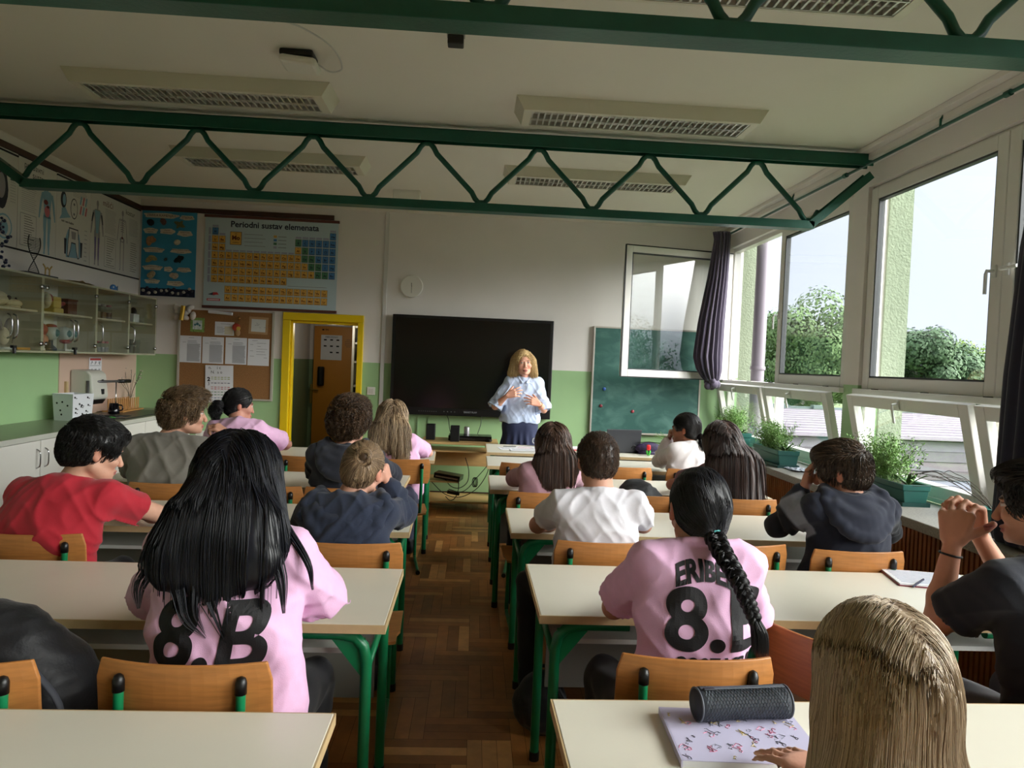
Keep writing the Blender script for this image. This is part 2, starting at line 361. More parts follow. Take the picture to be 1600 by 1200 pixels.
# ================================================================== WINDOWS
GL = glass('window_glass', (.97, .985, .975), 1.5, boost=1.5)   # double glazed
def sash_parts(root, y0, y1, z0, z1, x0=0., t=.06, wdt=.085, glz=GL, nm='sash'):
    """closed casement in the plane x: y0..y1, z0..z1"""
    f = MB(); f.box(x0, x0+t, y0, y0+wdt, z0, z1); f.box(x0, x0+t, y1-wdt, y1, z0, z1); f.box(x0, x0+t, y0+wdt, y1-wdt, z0, z0+wdt); f.box(x0, x0+t, y0+wdt, y1-wdt, z1-wdt, z1)
    s = f.build(nm, PVC, root, bevel=.006)
    g_ = MB(); gw = .012; X0, X1 = x0+t*.3, x0+t*.55
    for (a, b_, c_, d) in ((y0+wdt, y0+wdt+gw, z0+wdt, z1-wdt), (y1-wdt-gw, y1-wdt, z0+wdt, z1-wdt), (y0+wdt, y1-wdt, z0+wdt, z0+wdt+gw), (y0+wdt, y1-wdt, z1-wdt-gw, z1-wdt)): g_.box(x0+.008, x0+t-.008, a, b_, c_, d)
    g_.build('gasket', mat('rubber_grey', (60, 62, 64), .6), s)
    MB().box(x0+t*.4, x0+t*.4+.006, y0+wdt+gw, y1-wdt-gw, z0+wdt+gw, z1-wdt-gw).build('pane', glz, s)
    return s
def handle(root, y, z, x=0., horiz=False, down=True):
    h = MB(); h.box(x-.012, x, y-.014, y+.014, z-.035, z+.035)
    e = [(x-.012, y, z), (x-.05, y, z)]+([(x-.055, y-.02, z), (x-.055, y-.13, z)] if horiz else [(x-.055, y, z-.02), (x-.055, y, z-.13)])
    h.tube(e, .010, 8); return h.build('handle', mat('handle_white', (214, 214, 210), .3), root, bevel=.002)
XF = XR+.02
for wi, (a, b) in enumerate(BAYS):
    wn = thing('window_%d' % (wi+1), None, None, (XF, 0, 0), kind='structure'); mid = (a+b)/2
    f = MB(); fw = .045
    f.box(.02, .10, a, a+fw, ZS, ZW); f.box(.02, .10, b-fw, b, ZS, ZW); f.box(.02, .10, a+fw, b-fw, ZW-fw, ZW); f.box(.0, .10, a+fw, b-fw, ZS, ZS+.03)
    f.box(.02, .10, mid-.02, mid+.02, ZS+.03, ZT0); f.build('window_frame', PVC, wn, bevel=.004)
    tr = MB().box(-.06, .10, a-.01, b+.01, ZT0, ZT1); tr.build('transom', PVC, wn, bevel=.005)
    st = MB()
    for k in range(5): st.box(-.05, -.02, a+.25+k*(b-a-.5)/4-.02, a+.25+k*(b-a-.5)/4+.02, ZT1-.002, ZT1+.005)
    st.build('transom_latch', BLACKP, wn)
    # upper casements
    sash_parts(wn, a+.01, mid-.003, ZT1, ZW-.02); 
    if wi != 0:
        sash_parts(wn, mid+.003, b-.01, ZT1, ZW-.02)
        handle(wn, mid+.05, 2.18, 0); handle(wn, mid-.05, 2.18, 0, horiz=True)
    else: handle(wn, mid-.035, 2.12, 0)
    # lower hoppers, tilted into the room
    for (y0, y1) in ((a+.05, mid-.025), (mid+.025, b-.05)):
        hp = bpy.data.objects.new('hopper_sash', None); COL.objects.link(hp); hp.parent = wn; hp.location = (.0, 0, ZS+.03); hp.rotation_euler = (0, -math.atan(.135/.59), 0)
        f = MB(); z1 = ZT0-ZS-.022; wd = .08
        f.box(0, .055, y0, y0+wd, 0, z1); f.box(0, .055, y1-wd, y1, 0, z1); f.box(0, .055, y0+wd, y1-wd, 0, wd); f.box(0, .055, y0+wd, y1-wd, z1-wd, z1)
        f.build('hopper_frame', PVC, hp, bevel=.005)
        MB().box(.022, .028, y0+wd, y1-wd, wd, z1-wd).build('pane', GL, hp)
        ym = (y0+y1)/2; h = MB().box(-.01, 0, ym-.013, ym+.013, z1-wd+.01, z1-.01); h.tube([(-.01, ym, z1-.03), (-.045, ym, z1-.03), (-.05, ym, z1-.05), (-.05, ym, z1-.15)], .009)
        h.build('handle', mat('handle_white', (214, 214, 210), .3), hp, bevel=.002)
# the open casement of the far window: hinged beside the front wall, swung into the room
ow = thing('window_sash', 'open white casement sash swung into the room in front of the chalkboard', 'window', (XF-.01, 7.98, 0), kind='structure')
ow.name = 'window_4'
sash = sash_parts(ow, -1.31, 0, ZT1-.005, 2.90, x0=-.03, wdt=.075)
MB().box(-.036, -.030, -1.40, 0, ZT1-.005, ZT1+.004).box(.03, .036, -1.402, 0, ZT1-.008, 2.902).box(-.036, .036, -1.406, -1.40, ZT1, 2.90).build('seal', BLACKP, ow) if False else None
f = MB(); f.box(.020, .034, -1.322, -1.308, ZT1-.008, 2.905); f.box(.020, .034, -1.315, 0, 2.895, 2.907); f.box(.020, .034, -1.315, 0, ZT1-.014, ZT1-.004)
f.build('weather_seal', BLACKP, ow)
h = MB().box(-.042, -.03, -1.285, -1.26, 2.08, 2.16); h.tube([(-.042, -1.272, 2.12), (-.07, -1.272, 2.12), (-.075, -1.272, 2.06), (-.075, -1.272, 2.02)], .008); h.build('handle', mat('handle_white', (214, 214, 210), .3), ow)
ow.rotation_euler = (0, 0, -math.radians(78))
# ledge, planked panel below it
LX = 2.40
GRAN = mat('grey_terrazzo', (150, 146, 138), .55, var=.22, scale=90, bump=.05)
struct('trim_6', MB().box(LX, XF+.0, YB, YF, ZS-.055, ZS), GRAN, bevel=.006)
SL = mat('brown_slat_wood', (150, 86, 40), .5, var=.18, scale=6, stretch=(8, 8, .6))
m = MB().box(LX+.055, LX+.07, YB, YF, 0, ZS-.055); y = YB
while y < YF: m.box(LX+.035, LX+.055, y, y+.022, .02, ZS-.056); y += .036
struct('wall_radiator_panel', m, SL)
# downpipe outside
o = MB(); o.tube([(3.16, 7.80, -3), (3.16, 7.80, 5)], .072, 20); o.lathe([(.082, -.02), (.085, 0), (.082, .02)], (3.16, 7.80, 1.62), 20); o.lathe([(.082, -.02), (.085, 0), (.082, .02)], (3.16, 7.80, 3.4), 20)
tag(o.build('downpipe', mat('grey_pipe', (112, 104, 112), .5), origin=(3.16, 7.8, -3), auto=.6), 'thick grey brown downpipe outside the far window', 'pipe')
# curtain rail
r = thing('curtain_rail', 'thin dark green curtain rod running above the windows', 'rail', (2.75, 3.3, 3.085))
MB().tube([(0, -4.8, 0), (0, 4.75, 0)], .011, 8).build('rod', TRUSS, r, smooth=True)
for y in (-3.6, -1.2, .9, 2.9): MB().tube([(0, y, .0), (0, y, .05), (.02, y, .08)], .008, 6).build('bracket', TRUSS, r); 
for y in (-2.0, .35, 2.0): MB().lathe([(.018, -.02), (.018, .02)], (0, y, 0), 10, R=rotm(PI/2)).build('ring', TRUSS, r)

# ================================================================== CURTAINS
def curtain(name, cx, cy, prof, npl, mtl, label, seed, knot=False, sx=1., sy=1.):
    """prof: list of (z, dx, dy, rx, ry, pleat depth)"""
    R_ = np.random.default_rng(seed); n = npl*8; rows = []; P = np.array(prof, float); zs = np.linspace(P[0, 0], P[-1, 0], 70)
    it = lambda z, k: np.interp(-z, -P[:, 0], P[:, k]); ph = R_.random(npl)*.6
    V = []
    for z in zs:
        for k in range(n):
            t = 2*PI*k/n; q = k/8; amp = it(z, 5)*(.7+.5*ph[int(q) % npl]); wv = math.cos(2*PI*q+.5*math.sin(z*3+q))
            r = 1+amp*wv
            V.append((it(z, 1)+it(z, 3)*r*math.cos(t), it(z, 2)+it(z, 4)*r*math.sin(t), z))
    K = len(zs); F = [(i*n+k, (i+1)*n+k, (i+1)*n+(k+1) % n, i*n+(k+1) % n) for i in range(K-1) for k in range(n)]
    F += [tuple(range(n)), tuple(range((K-1)*n, K*n))[::-1]]
    mb = MB().add(V, F); root = thing(name, label, 'curtain', (cx, cy, 0))
    mb.build('cloth', mtl, root, smooth=True)
    return root
CUR = mat('curtain_dark_violet_grey', (66, 58, 76), .8, var=.06, scale=30, sheen=.4)
CUR2 = mat('curtain_navy', (30, 30, 50), .85, var=.06, scale=30, sheen=.2)
c1 = curtain('curtain', 2.62, 7.76, [(3.10, .04, 0, .085, .07, .22), (3.02, .05, 0, .075, .07, .24), (2.6, .02, 0, .095, .10, .22), (2.1, -.03, 0, .125, .12, .2), (1.72, -.05, 0, .14, .13, .2), (1.58, -.03, 0, .12, .12, .2), (1.48, .0, 0, .08, .08, .25), (1.42, .02, 0, .035, .035, .3)], 16, CUR,
             'grey violet curtain gathered and knotted at its bottom beside the open sash', 3)
k = MB()
for a in range(9):
    t = a*PI/4.5; k.ell((.02+.07*math.cos(t)*(.6+.1*(a % 3)), .055*math.sin(t), 1.43+.03*math.sin(a*2.3)), (.05, .045, .035), rotm(t, a, t*2))
k.build('knot', CUR, c1, smooth=True)
c2 = curtain('curtain', 2.60, 3.10, [(3.09, .10, 0, .05, .12, .25), (2.9, .07, 0, .06, .13, .22), (2.2, .01, 0, .09, .16, .2), (1.6, -.01, -.0, .105, .18, .18), (1.1, -.02, 0, .11, .18, .16), (.84, -.03, 0, .11, .18, .16), (.815, -.03, 0, .10, .17, .16)], 14, CUR2,
             'dark navy curtain hanging full length at the right edge of the picture', 5)

# ================================================================== GIRDERS
def girder(y, label, L=-3.149, right_end=True):
    g_ = thing('roof_girder', label, 'girder', (0, y, 0))
    top = MB(); top.box(XL-.0, 2.80, -.045, .045, 3.155, 3.165).box(XL, 2.80, -.045, -.035, 3.08, 3.165).box(XL, 2.80, .035, .045, 3.08, 3.165); top.build('top_chord', TRUSS, g_, bevel=.003)
    bot = MB(); x0, x1 = -3.10, 2.36
    def bar(a, b_):
        a = np.array(a, float); b_ = np.array(b_, float); d = b_-a; l = np.linalg.norm(d); an = math.atan2(d[2], d[0]); R = rotm(0, -an, 0); c = (a+b_)/2
        for off, sz in (((0, 0, -.026), (l, .10, .010)), ((0, -.045, 0), (l, .010, .052)), ((0, .045, 0), (l, .010, .052))): bot.obox(c+R @ np.array(off), sz, R)
    bar((x0-.02, 0, 2.64), (x1+.03, 0, 2.64)); bar((x1, 0, 2.64), (2.79, 0, 3.02)); bar((x0, 0, 2.64), (XL+.06, 0, 3.05))
    bot.build('bottom_chord', TRUSS, g_, bevel=.003)
    p = []; per = .787; x = -3.149
    Rr = .045
    def corner(c, s): # small rounded turn
        return [(c[0]-.07, 0, c[1]+s*.075), (c[0]-.045, 0, c[1]+s*.03), (c[0]-.02, 0, c[1]+s*.006), (c[0]+.02, 0, c[1]+s*.006), (c[0]+.045, 0, c[1]+s*.03), (c[0]+.07, 0, c[1]+s*.075)]
    pts = [(x-.16, 0, 2.80), (x-.09, 0, 2.72)]
    while x < 2.38:
        pts += corner((x, 2.672), 1)
        if x < 2.2: pts += corner((x+per/2, 3.075), -1)
        x += per
    pts = [q for q in pts if q[0] < 2.55]
    wl = MB().tube(pts, .019, 10)
    x = -3.149
    while x < 2.4:
        wl.ell((x, 0, 2.664), (.06, .022, .014)); x += per
    wl.build('web_bar', TRUSS, g_, smooth=True)
    return g_
girder(5.05, 'dark green zigzag steel girder spanning the room, the farther one')
girder(2.29, 'dark green zigzag steel girder at the top edge, the nearer one')

# ================================================================== CEILING LIGHTS
LAMPW = mat('lamp_housing', (214, 210, 192), .4)
LOUV = mat('louvre_mirror', (205, 204, 196), .3, metal=.55)
def louvre_light(x, y, label, L=1.58, W=.31):
    t = thing('ceiling_light', label, 'ceiling light', (x, y, ZC), group=None)
    h = MB(); a, b_ = L/2, W/2; ax, bx = a-.10, b_-.03
    prof = [(-a, -b_, 0), (a, -b_, 0), (a, b_, 0), (-a, b_, 0), (-a+.05, -b_+.006, -.085), (a-.05, -b_+.006, -.085), (a-.05, b_-.006, -.085), (-a+.05, b_-.006, -.085),
            (-ax, -bx, -.088), (ax, -bx, -.088), (ax, bx, -.088), (-ax, bx, -.088), (-ax, -bx, -.055), (ax, -bx, -.055), (ax, bx, -.055), (-ax, bx, -.055)]
    f = [(0, 1, 5, 4), (1, 2, 6, 5), (2, 3, 7, 6), (3, 0, 4, 7), (4, 5, 9, 8), (5, 6, 10, 9), (6, 7, 11, 10), (7, 4, 8, 11), (8, 9, 13, 12), (9, 10, 14, 13), (10, 11, 15, 14), (11, 8, 12, 15), (12, 13, 14, 15)]
    h.add(prof, f); h.build('housing', LAMPW, t)
    lv = MB(); nx = 34
    for s_ in (-1, 0, 1): lv.box(-ax, ax, s_*bx*.97-.004, s_*bx*.97+.004, -.086, -.056)
    for i in range(nx+1):
        xx = -ax+.006+i*(2*ax-.012)/nx; sx_ = .005
        lv.add([(xx-sx_, -bx, -.084), (xx+sx_, -bx, -.084), (xx+sx_, bx, -.084), (xx-sx_, bx, -.084), (xx-.001, -bx, -.056), (xx+.001, -bx, -.056), (xx+.001, bx, -.056), (xx-.001, bx, -.056)],
               [(0, 1, 2, 3), (0, 4, 5, 1), (1, 5, 6, 2), (2, 6, 7, 3), (3, 7, 4, 0)])
    lv.build('louvre', LOUV, t)
    tb = MB()
    for yy in (-bx/2, bx/2): tb.tube([(-ax+.02, yy, -.066), (ax-.02, yy, -.066)], .010, 8)
    tb.build('tube', mat('unlit_tube', (210, 210, 204), .3), t, smooth=True)
    return t
louvre_light(-1.73, 4.54, 'long louvred ceiling light, front of the two on the left side')
louvre_light(.98, 4.55, 'long louvred ceiling light between the girders on the right')
louvre_light(-1.75, 6.08, 'long louvred ceiling light on the left beyond the farther girder')
louvre_light(.97, 6.10, 'long louvred ceiling light on the right beyond the farther girder')
louvre_light(1.05, 2.90, 'louvred ceiling light cut by the top edge of the picture')
# router on the ceiling and its junction box and cable
t = thing('wireless_router', 'white rounded access point hanging under the ceiling at upper left', 'router', (-1.03, 4.0, ZC))
MB().box(-.09, .09, -.07, .07, -.035, 0).build('bracket', BLACKP, t, bevel=.01)
MB().obox((.01, -.0, -.06), (.2, .17, .045), rotm(0, .08, 0)).build('body', WPLAST, t, bevel=.02)
t2 = MB().box(-.04, .04, -.03, .03, -.04, 0); tag(t2.build('junction_box', WPLAST, bevel=.006), 'small white junction box on the ceiling left of centre, above the router', 'box'); bpy.data.objects['junction_box'].location = (-1.08, 3.55, ZC)
c = MB().tube(bez([(-1.04, 3.56, ZC-.02), (-.92, 3.62, ZC-.03), (-.80, 3.75, ZC-.06), (-.78, 3.93, ZC-.09), (-.86, 4.02, ZC-.08), (-.93, 4.0, ZC-.05)]), .005, 6)
tag(c.build('network_cable', mat('cable_white', (200, 200, 196), .4), smooth=True, origin=(-1.04, 3.56, ZC)), 'white cable looping from the ceiling junction box to the router', 'cable')
tag(MB().box(XL, -1.12, 3.54, 3.565, ZC-.012, ZC).build('cable_duct', mat('duct_white', (190, 188, 180), .5), origin=(XL, 3.55, ZC)), 'thin white cable duct crossing the ceiling towards the left wall', 'duct')
t = thing('ceiling_bracket', 'small grey and black bracket on the ceiling near the top centre', 'bracket', (-.16, 3.60, ZC))
MB().box(-.045, .045, -.03, .03, -.03, 0).build('plate', mat('bracket_grey', (150, 150, 145), .5), t, bevel=.003)
MB().box(-.04, .04, -.025, .04, -.075, -.03).build('clamp', BLACKP, t, bevel=.006)
tag(MB().box(-.86, -.60, 7.0, 7.12, ZC-.09, ZC).build('cable_box', WPLAST, bevel=.006, origin=(-.73, 7.06, ZC)), 'white box under the ceiling in front of the front wall', 'box')

# ================================================================== OUTSIDE
struct('ground', MB().box(3.2, 160, -120, 140, -3.4, -3.25), mat('grass_ground', (84, 96, 62), .95, var=.2, scale=.6))
struct('ground_bank', MB().add([(2, 40, -3.3), (160, 40, -3.3), (160, 62, -.9), (2, 62, -.9), (160, 140, -.8), (2, 140, -.8)], [(0, 1, 2, 3), (3, 2, 4, 5)]), mat('grass_bank', (104, 122, 78), .95, var=.15, scale=.8))
def annex(y, x0, x1, label, face=-1, dz=0.):
    b_ = thing('low_building', label, 'building', (x0, y, -3.3+dz))
    Lw = x1-x0; hs = [.0, .55, .95, 1.35, 1.8, 2.25, 2.45]; cl_ = [(140, 140, 152), (106, 98, 98), (120, 112, 116), (112, 106, 114), (134, 130, 140), (98, 94, 92)]
    for i in range(6): MB().box(0, Lw, .0-.06*(i % 2), 6, hs[i], hs[i+1]-.03).build('wall_band', mat('facade_band_%d' % i, cl_[i], .8, var=.06, scale=2), b_)
    MB().box(0, Lw, .01, 6, 0, 2.44).build('wall', mat('facade_joint', (90, 86, 90), .9), b_)
    rf = MB().add([(-.3, -.5, 2.4), (Lw+.3, -.5, 2.4), (Lw+.3, 8, 3.05), (-.3, 8, 3.05), (-.3, -.5, 2.32), (Lw+.3, -.5, 2.32), (Lw+.3, 8, 2.9), (-.3, 8, 2.9)], [(0, 1, 2, 3), (4, 7, 6, 5), (0, 4, 5, 1), (1, 5, 6, 2), (2, 6, 7, 3), (3, 7, 4, 0)])
    k = 0
    while k < 8: rf.box(-.3, Lw+.3, -.45+k, -.37+k, 2.40+k*.0765, 2.47+k*.0765); k += .8
    rf.build('roof', mat('roof_pale_lilac', (136, 128, 136), .8, var=.05, scale=1.5), b_)
    cp = MB().box(-.3, Lw+.3, 7.9, 8.2, 2.95, 3.2); k = 1.0
    while k < Lw: cp.box(k, k+.9, 7.7, 8.1, 3.1, 3.3); k += 2.3
    cp.build('ridge_cap', mat('ridge_dark', (90, 104, 100), .7), b_)
annex(30, 6, 62, 'low banded grey building with pale roof seen through the tilted lower windows')
annex(-22, 10, 60, 'second low building with pale roof, mirrored in the open window sash', dz=.6)
LEAF = [mat('tree_leaves_mid', (88, 114, 62), .7, var=.3, scale=1.2), mat('tree_leaves_light', (122, 146, 64), .7, var=.25, scale=1.2), mat('tree_leaves_dark', (70, 96, 60), .7, var=.3, scale=1.2)]
BARK = mat('bark', (80, 66, 52), .9, var=.2, scale=10)
def leaf_crown(rx, ry, rz, nb, nl, seed, ls):
    R_ = np.random.default_rng(seed); C = []
    for i in range(nb):
        d = R_.normal(size=3); d /= np.linalg.norm(d); d[2] = d[2]*.9+.1; q = (.45+.5*R_.random())
        C.append((d*np.array([rx, ry, rz])*q, (.28+.2*R_.random())*min(rx, rz)))
    per = nl//nb; V = []; 
    for c_, r_ in C:
        d = R_.normal(size=(per, 3)); d /= np.linalg.norm(d, axis=1)[:, None]; p = c_+d*r_*(.75+.3*R_.random((per, 1)))
        a = R_.normal(size=(per, 3)); a = np.cross(d, a); a /= np.linalg.norm(a, axis=1)[:, None]; b_ = np.cross(d, a)+.5*R_.normal(size=(per, 3))*.6; s_ = ls*(.6+.8*R_.random((per, 1)))
        V.append(np.stack([p-a*s_, p+b_*s_*.6, p+a*s_, p-b_*s_*.6], 1).reshape(-1, 3))
    V = np.concatenate(V); n_ = len(V)//4
    return V, [(4*i, 4*i+1, 4*i+2, 4*i+3) for i in range(n_)], C
def tree(x, y, ztop, r, kind, label, seed, nl=16000, zb=-1.2):
    t = thing('tree', label, 'tree', (x, y, zb), group='trees outside the windows'); H = ztop-zb; rz = H*.5
    V, F, C = leaf_crown(r, r, rz, 46, nl, seed, .02*r+.03)
    MB().add(V+np.array([0, 0, H-rz]), F).build('foliage', LEAF[kind], t)
    tk = MB().tube(bez([(0, 0, -.2), (.05*r, 0, H*.3), (0, .05*r, H*.6)], 5), .06*r, 8)
    for c_, r_ in C[:16]: tk.tube(bez([(0, 0, H*.3), c_*.4+np.array([0, 0, H*.45]), c_+np.array([0, 0, H-rz])], 4), [.03*r]*8+[.008*r], 5)
    tk.build('trunk', BARK, t, smooth=True)
    return t
tree(21.8, 45, 5.9, 3.6, 0, 'large round green tree seen through the closed sash of the far window', 1, 52000)
tree(18.4, 56, 5.6, 2.6, 1, 'bright yellow green tree directly right of the downpipe', 2, 9000)
tree(30.6, 48, 4.9, 4.6, 2, 'darker spreading tree low in the nearer window beside the green wall fin', 3, 52000)
tree(42.0, 57, 4.6, 3.8, 1, 'light yellow green tree at the right side of the nearer window', 4, 9000)
TL_ = ['round green tree behind the light green one at the right window', 'round green tree farthest left beyond the downpipe', 'tree top between the two big trees, far away', 'dark tree far behind the large round tree', 'tall tree to the far right, hidden by the navy curtain', 'dark tree farthest right outside',
       'dark tree mirrored in the open sash, left one', 'big green tree mirrored in the middle of the open sash', 'dark green tree mirrored in the open sash, right one', 'green tree behind the camera side, right of the mirrored ones', 'green tree far to the right of the school', 'small green tree mirrored near the sash frame']
for i, (x, y, zt, r, kd) in enumerate([(50, 60, 4.5, 4, 0), (9, 60, 4.5, 4, 0), (36, 68, 4.2, 4, 0), (26, 72, 4.4, 4, 2), (62, 45, 5, 5, 0), (70, 20, 6, 5, 2),
                                       (16, -42, 5.6, 3.8, 2), (26, -44, 6.8, 4.4, 0), (38, -41, 6.0, 4.4, 2), (50, -34, 5, 4, 0), (60, -8, 5, 4.5, 0), (8, -52, 5, 3.8, 0)]):
    tree(x, y, zt, r, kd, TL_[i], 20+i, 5000, zb=-3.2 if y < 40 else -1)
# ================================================================== DESKS AND CHAIRS
def make_desk(label, L=1.81, D=.58, H=.76):
    t = thing('school_desk', label, 'desk', group='cream topped school desks')
    a, d = L/2, D/2
    tp = MB().box(-a+.004, a-.004, -d+.004, d-.004, H-.027, H).build('tabletop', LAM, t, bevel=.002)
    MB().box(-a, -a+.004, -d, d, H-.027, H-.001).box(a-.004, a, -d, d, H-.027, H-.001).box(-a+.004, a-.004, -d, -d+.004, H-.027, H-.001).box(-a+.004, a-.004, d-.004, d, H-.027, H-.001).build('edge_band', EDGE, tp)
    MB().box(-a+.14, a-.14, -d+.12, d-.06, H-.135, H-.119).box(-a+.14, a-.14, d-.075, d-.06, H-.119, H-.03).build('book_shelf', mat('shelf_pale_grey', (206, 206, 200), .45), t)
    MB().box(-a+.09, a-.09, d-.055, d-.04, H-.47, H-.03).build('modesty_panel', GREYP, t)
    for sx in (-1, 1):
        for sy in (-1, 1):
            y = sy*(d-.055); m = MB(); r = .0175
            m.tube([(sx*(a-.30), y, H-.048), (sx*(a-.14), y, H-.048), (sx*(a-.095), y, H-.058), (sx*(a-.07), y, H-.085), (sx*(a-.06), y, H-.13), (sx*(a-.06), y, .03)], r, 12)
            m.add([(sx*(a-.17), y-.003, H-.06), (sx*(a-.065), y-.003, H-.06), (sx*(a-.065), y-.003, H-.19), (sx*(a-.17), y+.003, H-.06), (sx*(a-.065), y+.003, H-.06), (sx*(a-.065), y+.003, H-.19)], [(0, 1, 2), (3, 5, 4), (0, 2, 5, 3)])
            lg = m.build('leg', TUBE, t, auto=.7)
            MB().tube([(sx*(a-.06), y, 0), (sx*(a-.06), y, .035)], .020, 12).build('foot_cap', BLACKP, lg)
        MB().tube([(sx*(a-.06), -d+.06, .60), (sx*(a-.06), d-.06, .60)], .012, 8).build('cross_bar', TUBE, t, smooth=True)
    return t
desk0 = None
def desk(x, y, rz, label, **k):
    global desk0
    if desk0 is None: desk0 = make_desk(label); o = desk0
    else: o = copy_tree(desk0)
    o.location = (x, y, 0); o.rotation_euler = (0, 0, math.radians(rz)); o['label'] = label
    return o
# right block: left end near x=.2
desk(.215+.905, 1.38, .8, 'school desk nearest the camera on the right, carrying the notebook and pencil case')
desk(.235+.905, 2.51, .3, 'school desk in front of the girl with the braid')
desk(.20+.905, 3.59, 0, 'school desk in front of the boy in the white t-shirt')
desk(.125+.905, 4.715, 0, 'school desk in front of the long brown haired girl on the right')
desk(.125+.905, 5.75, 0, 'school desk of the front row right of the aisle')
# left block: right end near x=-.3
desk(-.275-.905, 1.28, .3, 'school desk at the bottom left corner of the picture')
desk(-.235-.905, 2.385, .4, 'school desk in front of the girl with very long black hair')
desk(-.275-.905, 3.52, 1.5, 'school desk in front of the boy in the red shirt')
desk(-.41-.905, 4.585, 0, 'school desk in front of the boy in the grey t-shirt')
desk(-.30-.905, 5.90, 2., 'school desk of the front row left of the aisle')

def make_chair():
    t = thing('school_chair', 'x', 'chair', group='plywood school chairs on green tubes')
    W, z0, z1 = .20, .66, .84; n = 14
    V = []; th = .010
    for s_ in (0, 1):
        for zi in range(5):
            z = z0+(z1-z0)*zi/4
            for i in range(n+1):
                u = -1+2*i/n; cor = 1-.0*zi
                ww = W-(.012 if zi in (0, 4) else 0)
                V.append((u*ww, -.20-.035*(1-u*u)-.02*(z-z0)/.17-(th if s_ == 0 else 0), z))
    F = []; r = n+1
    for zi in range(4):
        for i in range(n):
            a = zi*r+i; b = 5*r+a; F += [(a, a+1, a+r+1, a+r), (b, b+r, b+r+1, b+1)]
    for i in range(n): F += [(i, 5*r+i, 5*r+i+1, i+1), (4*r+i, 4*r+i+1, 9*r+i+1, 9*r+i)]
    for zi in range(4): a = zi*r; b = 5*r+a; F += [(a, a+r, b+r, b), (a+n, b+n, b+n+r, a+n+r)]
    MB().add(V, F).build('backrest', PLY, t, smooth=False, bevel=.003)
    # seat: shallow dished board
    V = []; n2 = 10
    for s_ in (0, 1):
        for j in range(n2+1):
            for i in range(n2+1):
                u, v = -1+2*i/n2, -1+2*j/n2; x = .195*u*(1-.06*(v < -.5)); y = -.02+.19*v
                V.append((x, y, .445-.010*(1-u*u)*(1-.4*v)-(.012 if v > .85 else 0)-(.012 if s_ else 0)))
    r = n2+1; q = r*r; F = []
    for j in range(n2):
        for i in range(n2): a = j*r+i; F += [(a, a+1, a+r+1, a+r), (q+a, q+a+r, q+a+r+1, q+a+1)]
    for i in range(n2): F += [(i, q+i, q+i+1, i+1), (n2*r+i, n2*r+i+1, q+n2*r+i+1, q+n2*r+i)]; a = i*r; F += [(a, a+r, q+a+r, q+a), (a+n2, q+a+n2, q+a+n2+r, a+n2+r)]
    MB().add(V, F).build('seat', PLY, t, auto=.6)
    for sx in (-1, 1):
        X = sx*.137
        p = bez([(X, -.250, .795), (X, -.245, .62), (X, -.20, .47), (X, -.13, .424), (X, .05, .420), (X, .15, .405), (X, .175, .33), (X, .19, .06), (X, .16, .020), (X, .0, .018), (X, -.23, .018)], 6)
        fr = MB().tube(p, .0115, 10); o = fr.build('side_frame', TUBE, t, smooth=True)
        MB().lathe([(.003, .018), (.010, .014), (.0135, .004), (.0135, -.022)], (X, -.250, .795), 12).build('cap', BLACKP, o, smooth=True)
        MB().tube([(X, -.215, .018), (X, -.245, .018)], .016, 10).build('foot_cap', BLACKP, o)
    MB().tube([(-.137, .05, .412), (.137, .05, .412)], .010, 8).build('cross_bar', TUBE, t, smooth=True)
    MB().tube([(-.137, -.10, .412), (.137, -.10, .412)], .010, 8).build('cross_bar', TUBE, t, smooth=True)
    return t
chair0 = make_chair(); _c = [0]
def chair(x, y, rz, label, dz=0):
    o = chair0 if _c[0] == 0 else copy_tree(chair0); _c[0] += 1
    o.location = (x, y, 0); o.rotation_euler = (0, 0, math.radians(rz)); o['label'] = label
    return o
chair(-.635, 1.88, -1, 'plywood school chair under the girl with very long black hair')
chair(-1.17, 1.85, 4, 'plywood school chair beside it at the left edge, with the dark backpack before it')
chair(.59, 1.965, -1, 'plywood school chair under the girl with the braid')
chair(1.14, 2.04, -62, 'empty plywood school chair turned sideways right of the girl with the braid')
chair(1.70, 1.97, 0, 'plywood school chair under the boy in the black t-shirt')
chair(.60, .78, 0, 'plywood school chair under the blonde girl nearest the camera')
chair(.555, 3.10, 0, 'plywood school chair under the boy in the white t-shirt')
chair(1.12, 3.11, 8, 'empty plywood school chair between the white t-shirt boy and the hooded vest boy')
chair(1.62, 3.072, 0, 'plywood school chair under the boy in the dark hooded vest')
chair(-1.66, 2.975, 3, 'plywood school chair under the boy in the red shirt')
chair(-.46, 2.975, 3, 'plywood school chair under the person with the hair bun')
chair(.40, 4.18, 2, 'plywood school chair under the girl with long brown hair left of the white t-shirt boy')
chair(1.02, 4.19, -4, 'empty plywood school chair with a black bag between the two brown haired girls')
chair(1.56, 4.18, 0, 'plywood school chair under the girl with very long brown hair by the window side')
chair(-1.63, 4.10, 2, 'plywood school chair under the boy in the grey t-shirt')
chair(-1.10, 4.115, 0, 'empty plywood school chair between the grey shirt boy and the curly haired boy')
chair(-.70, 4.12, 0, 'plywood school chair under the curly haired boy')
chair(-1.72, 5.36, 0, 'plywood school chair under the girl with the black ponytail')
chair(-1.16, 5.30, 0, 'empty plywood school chair in the front row on the left')
chair(-.52, 5.33, 8, 'plywood school chair under the blonde girl by the aisle')
chair(.43, 5.32, -6, 'empty plywood school chair in the front row beside the aisle')
chair(1.12, 5.31, 0, 'empty plywood school chair in the front row behind the white shirt boy\'s head')
chair(1.62, 5.31, 0, 'plywood school chair under the girl in the white blouse')

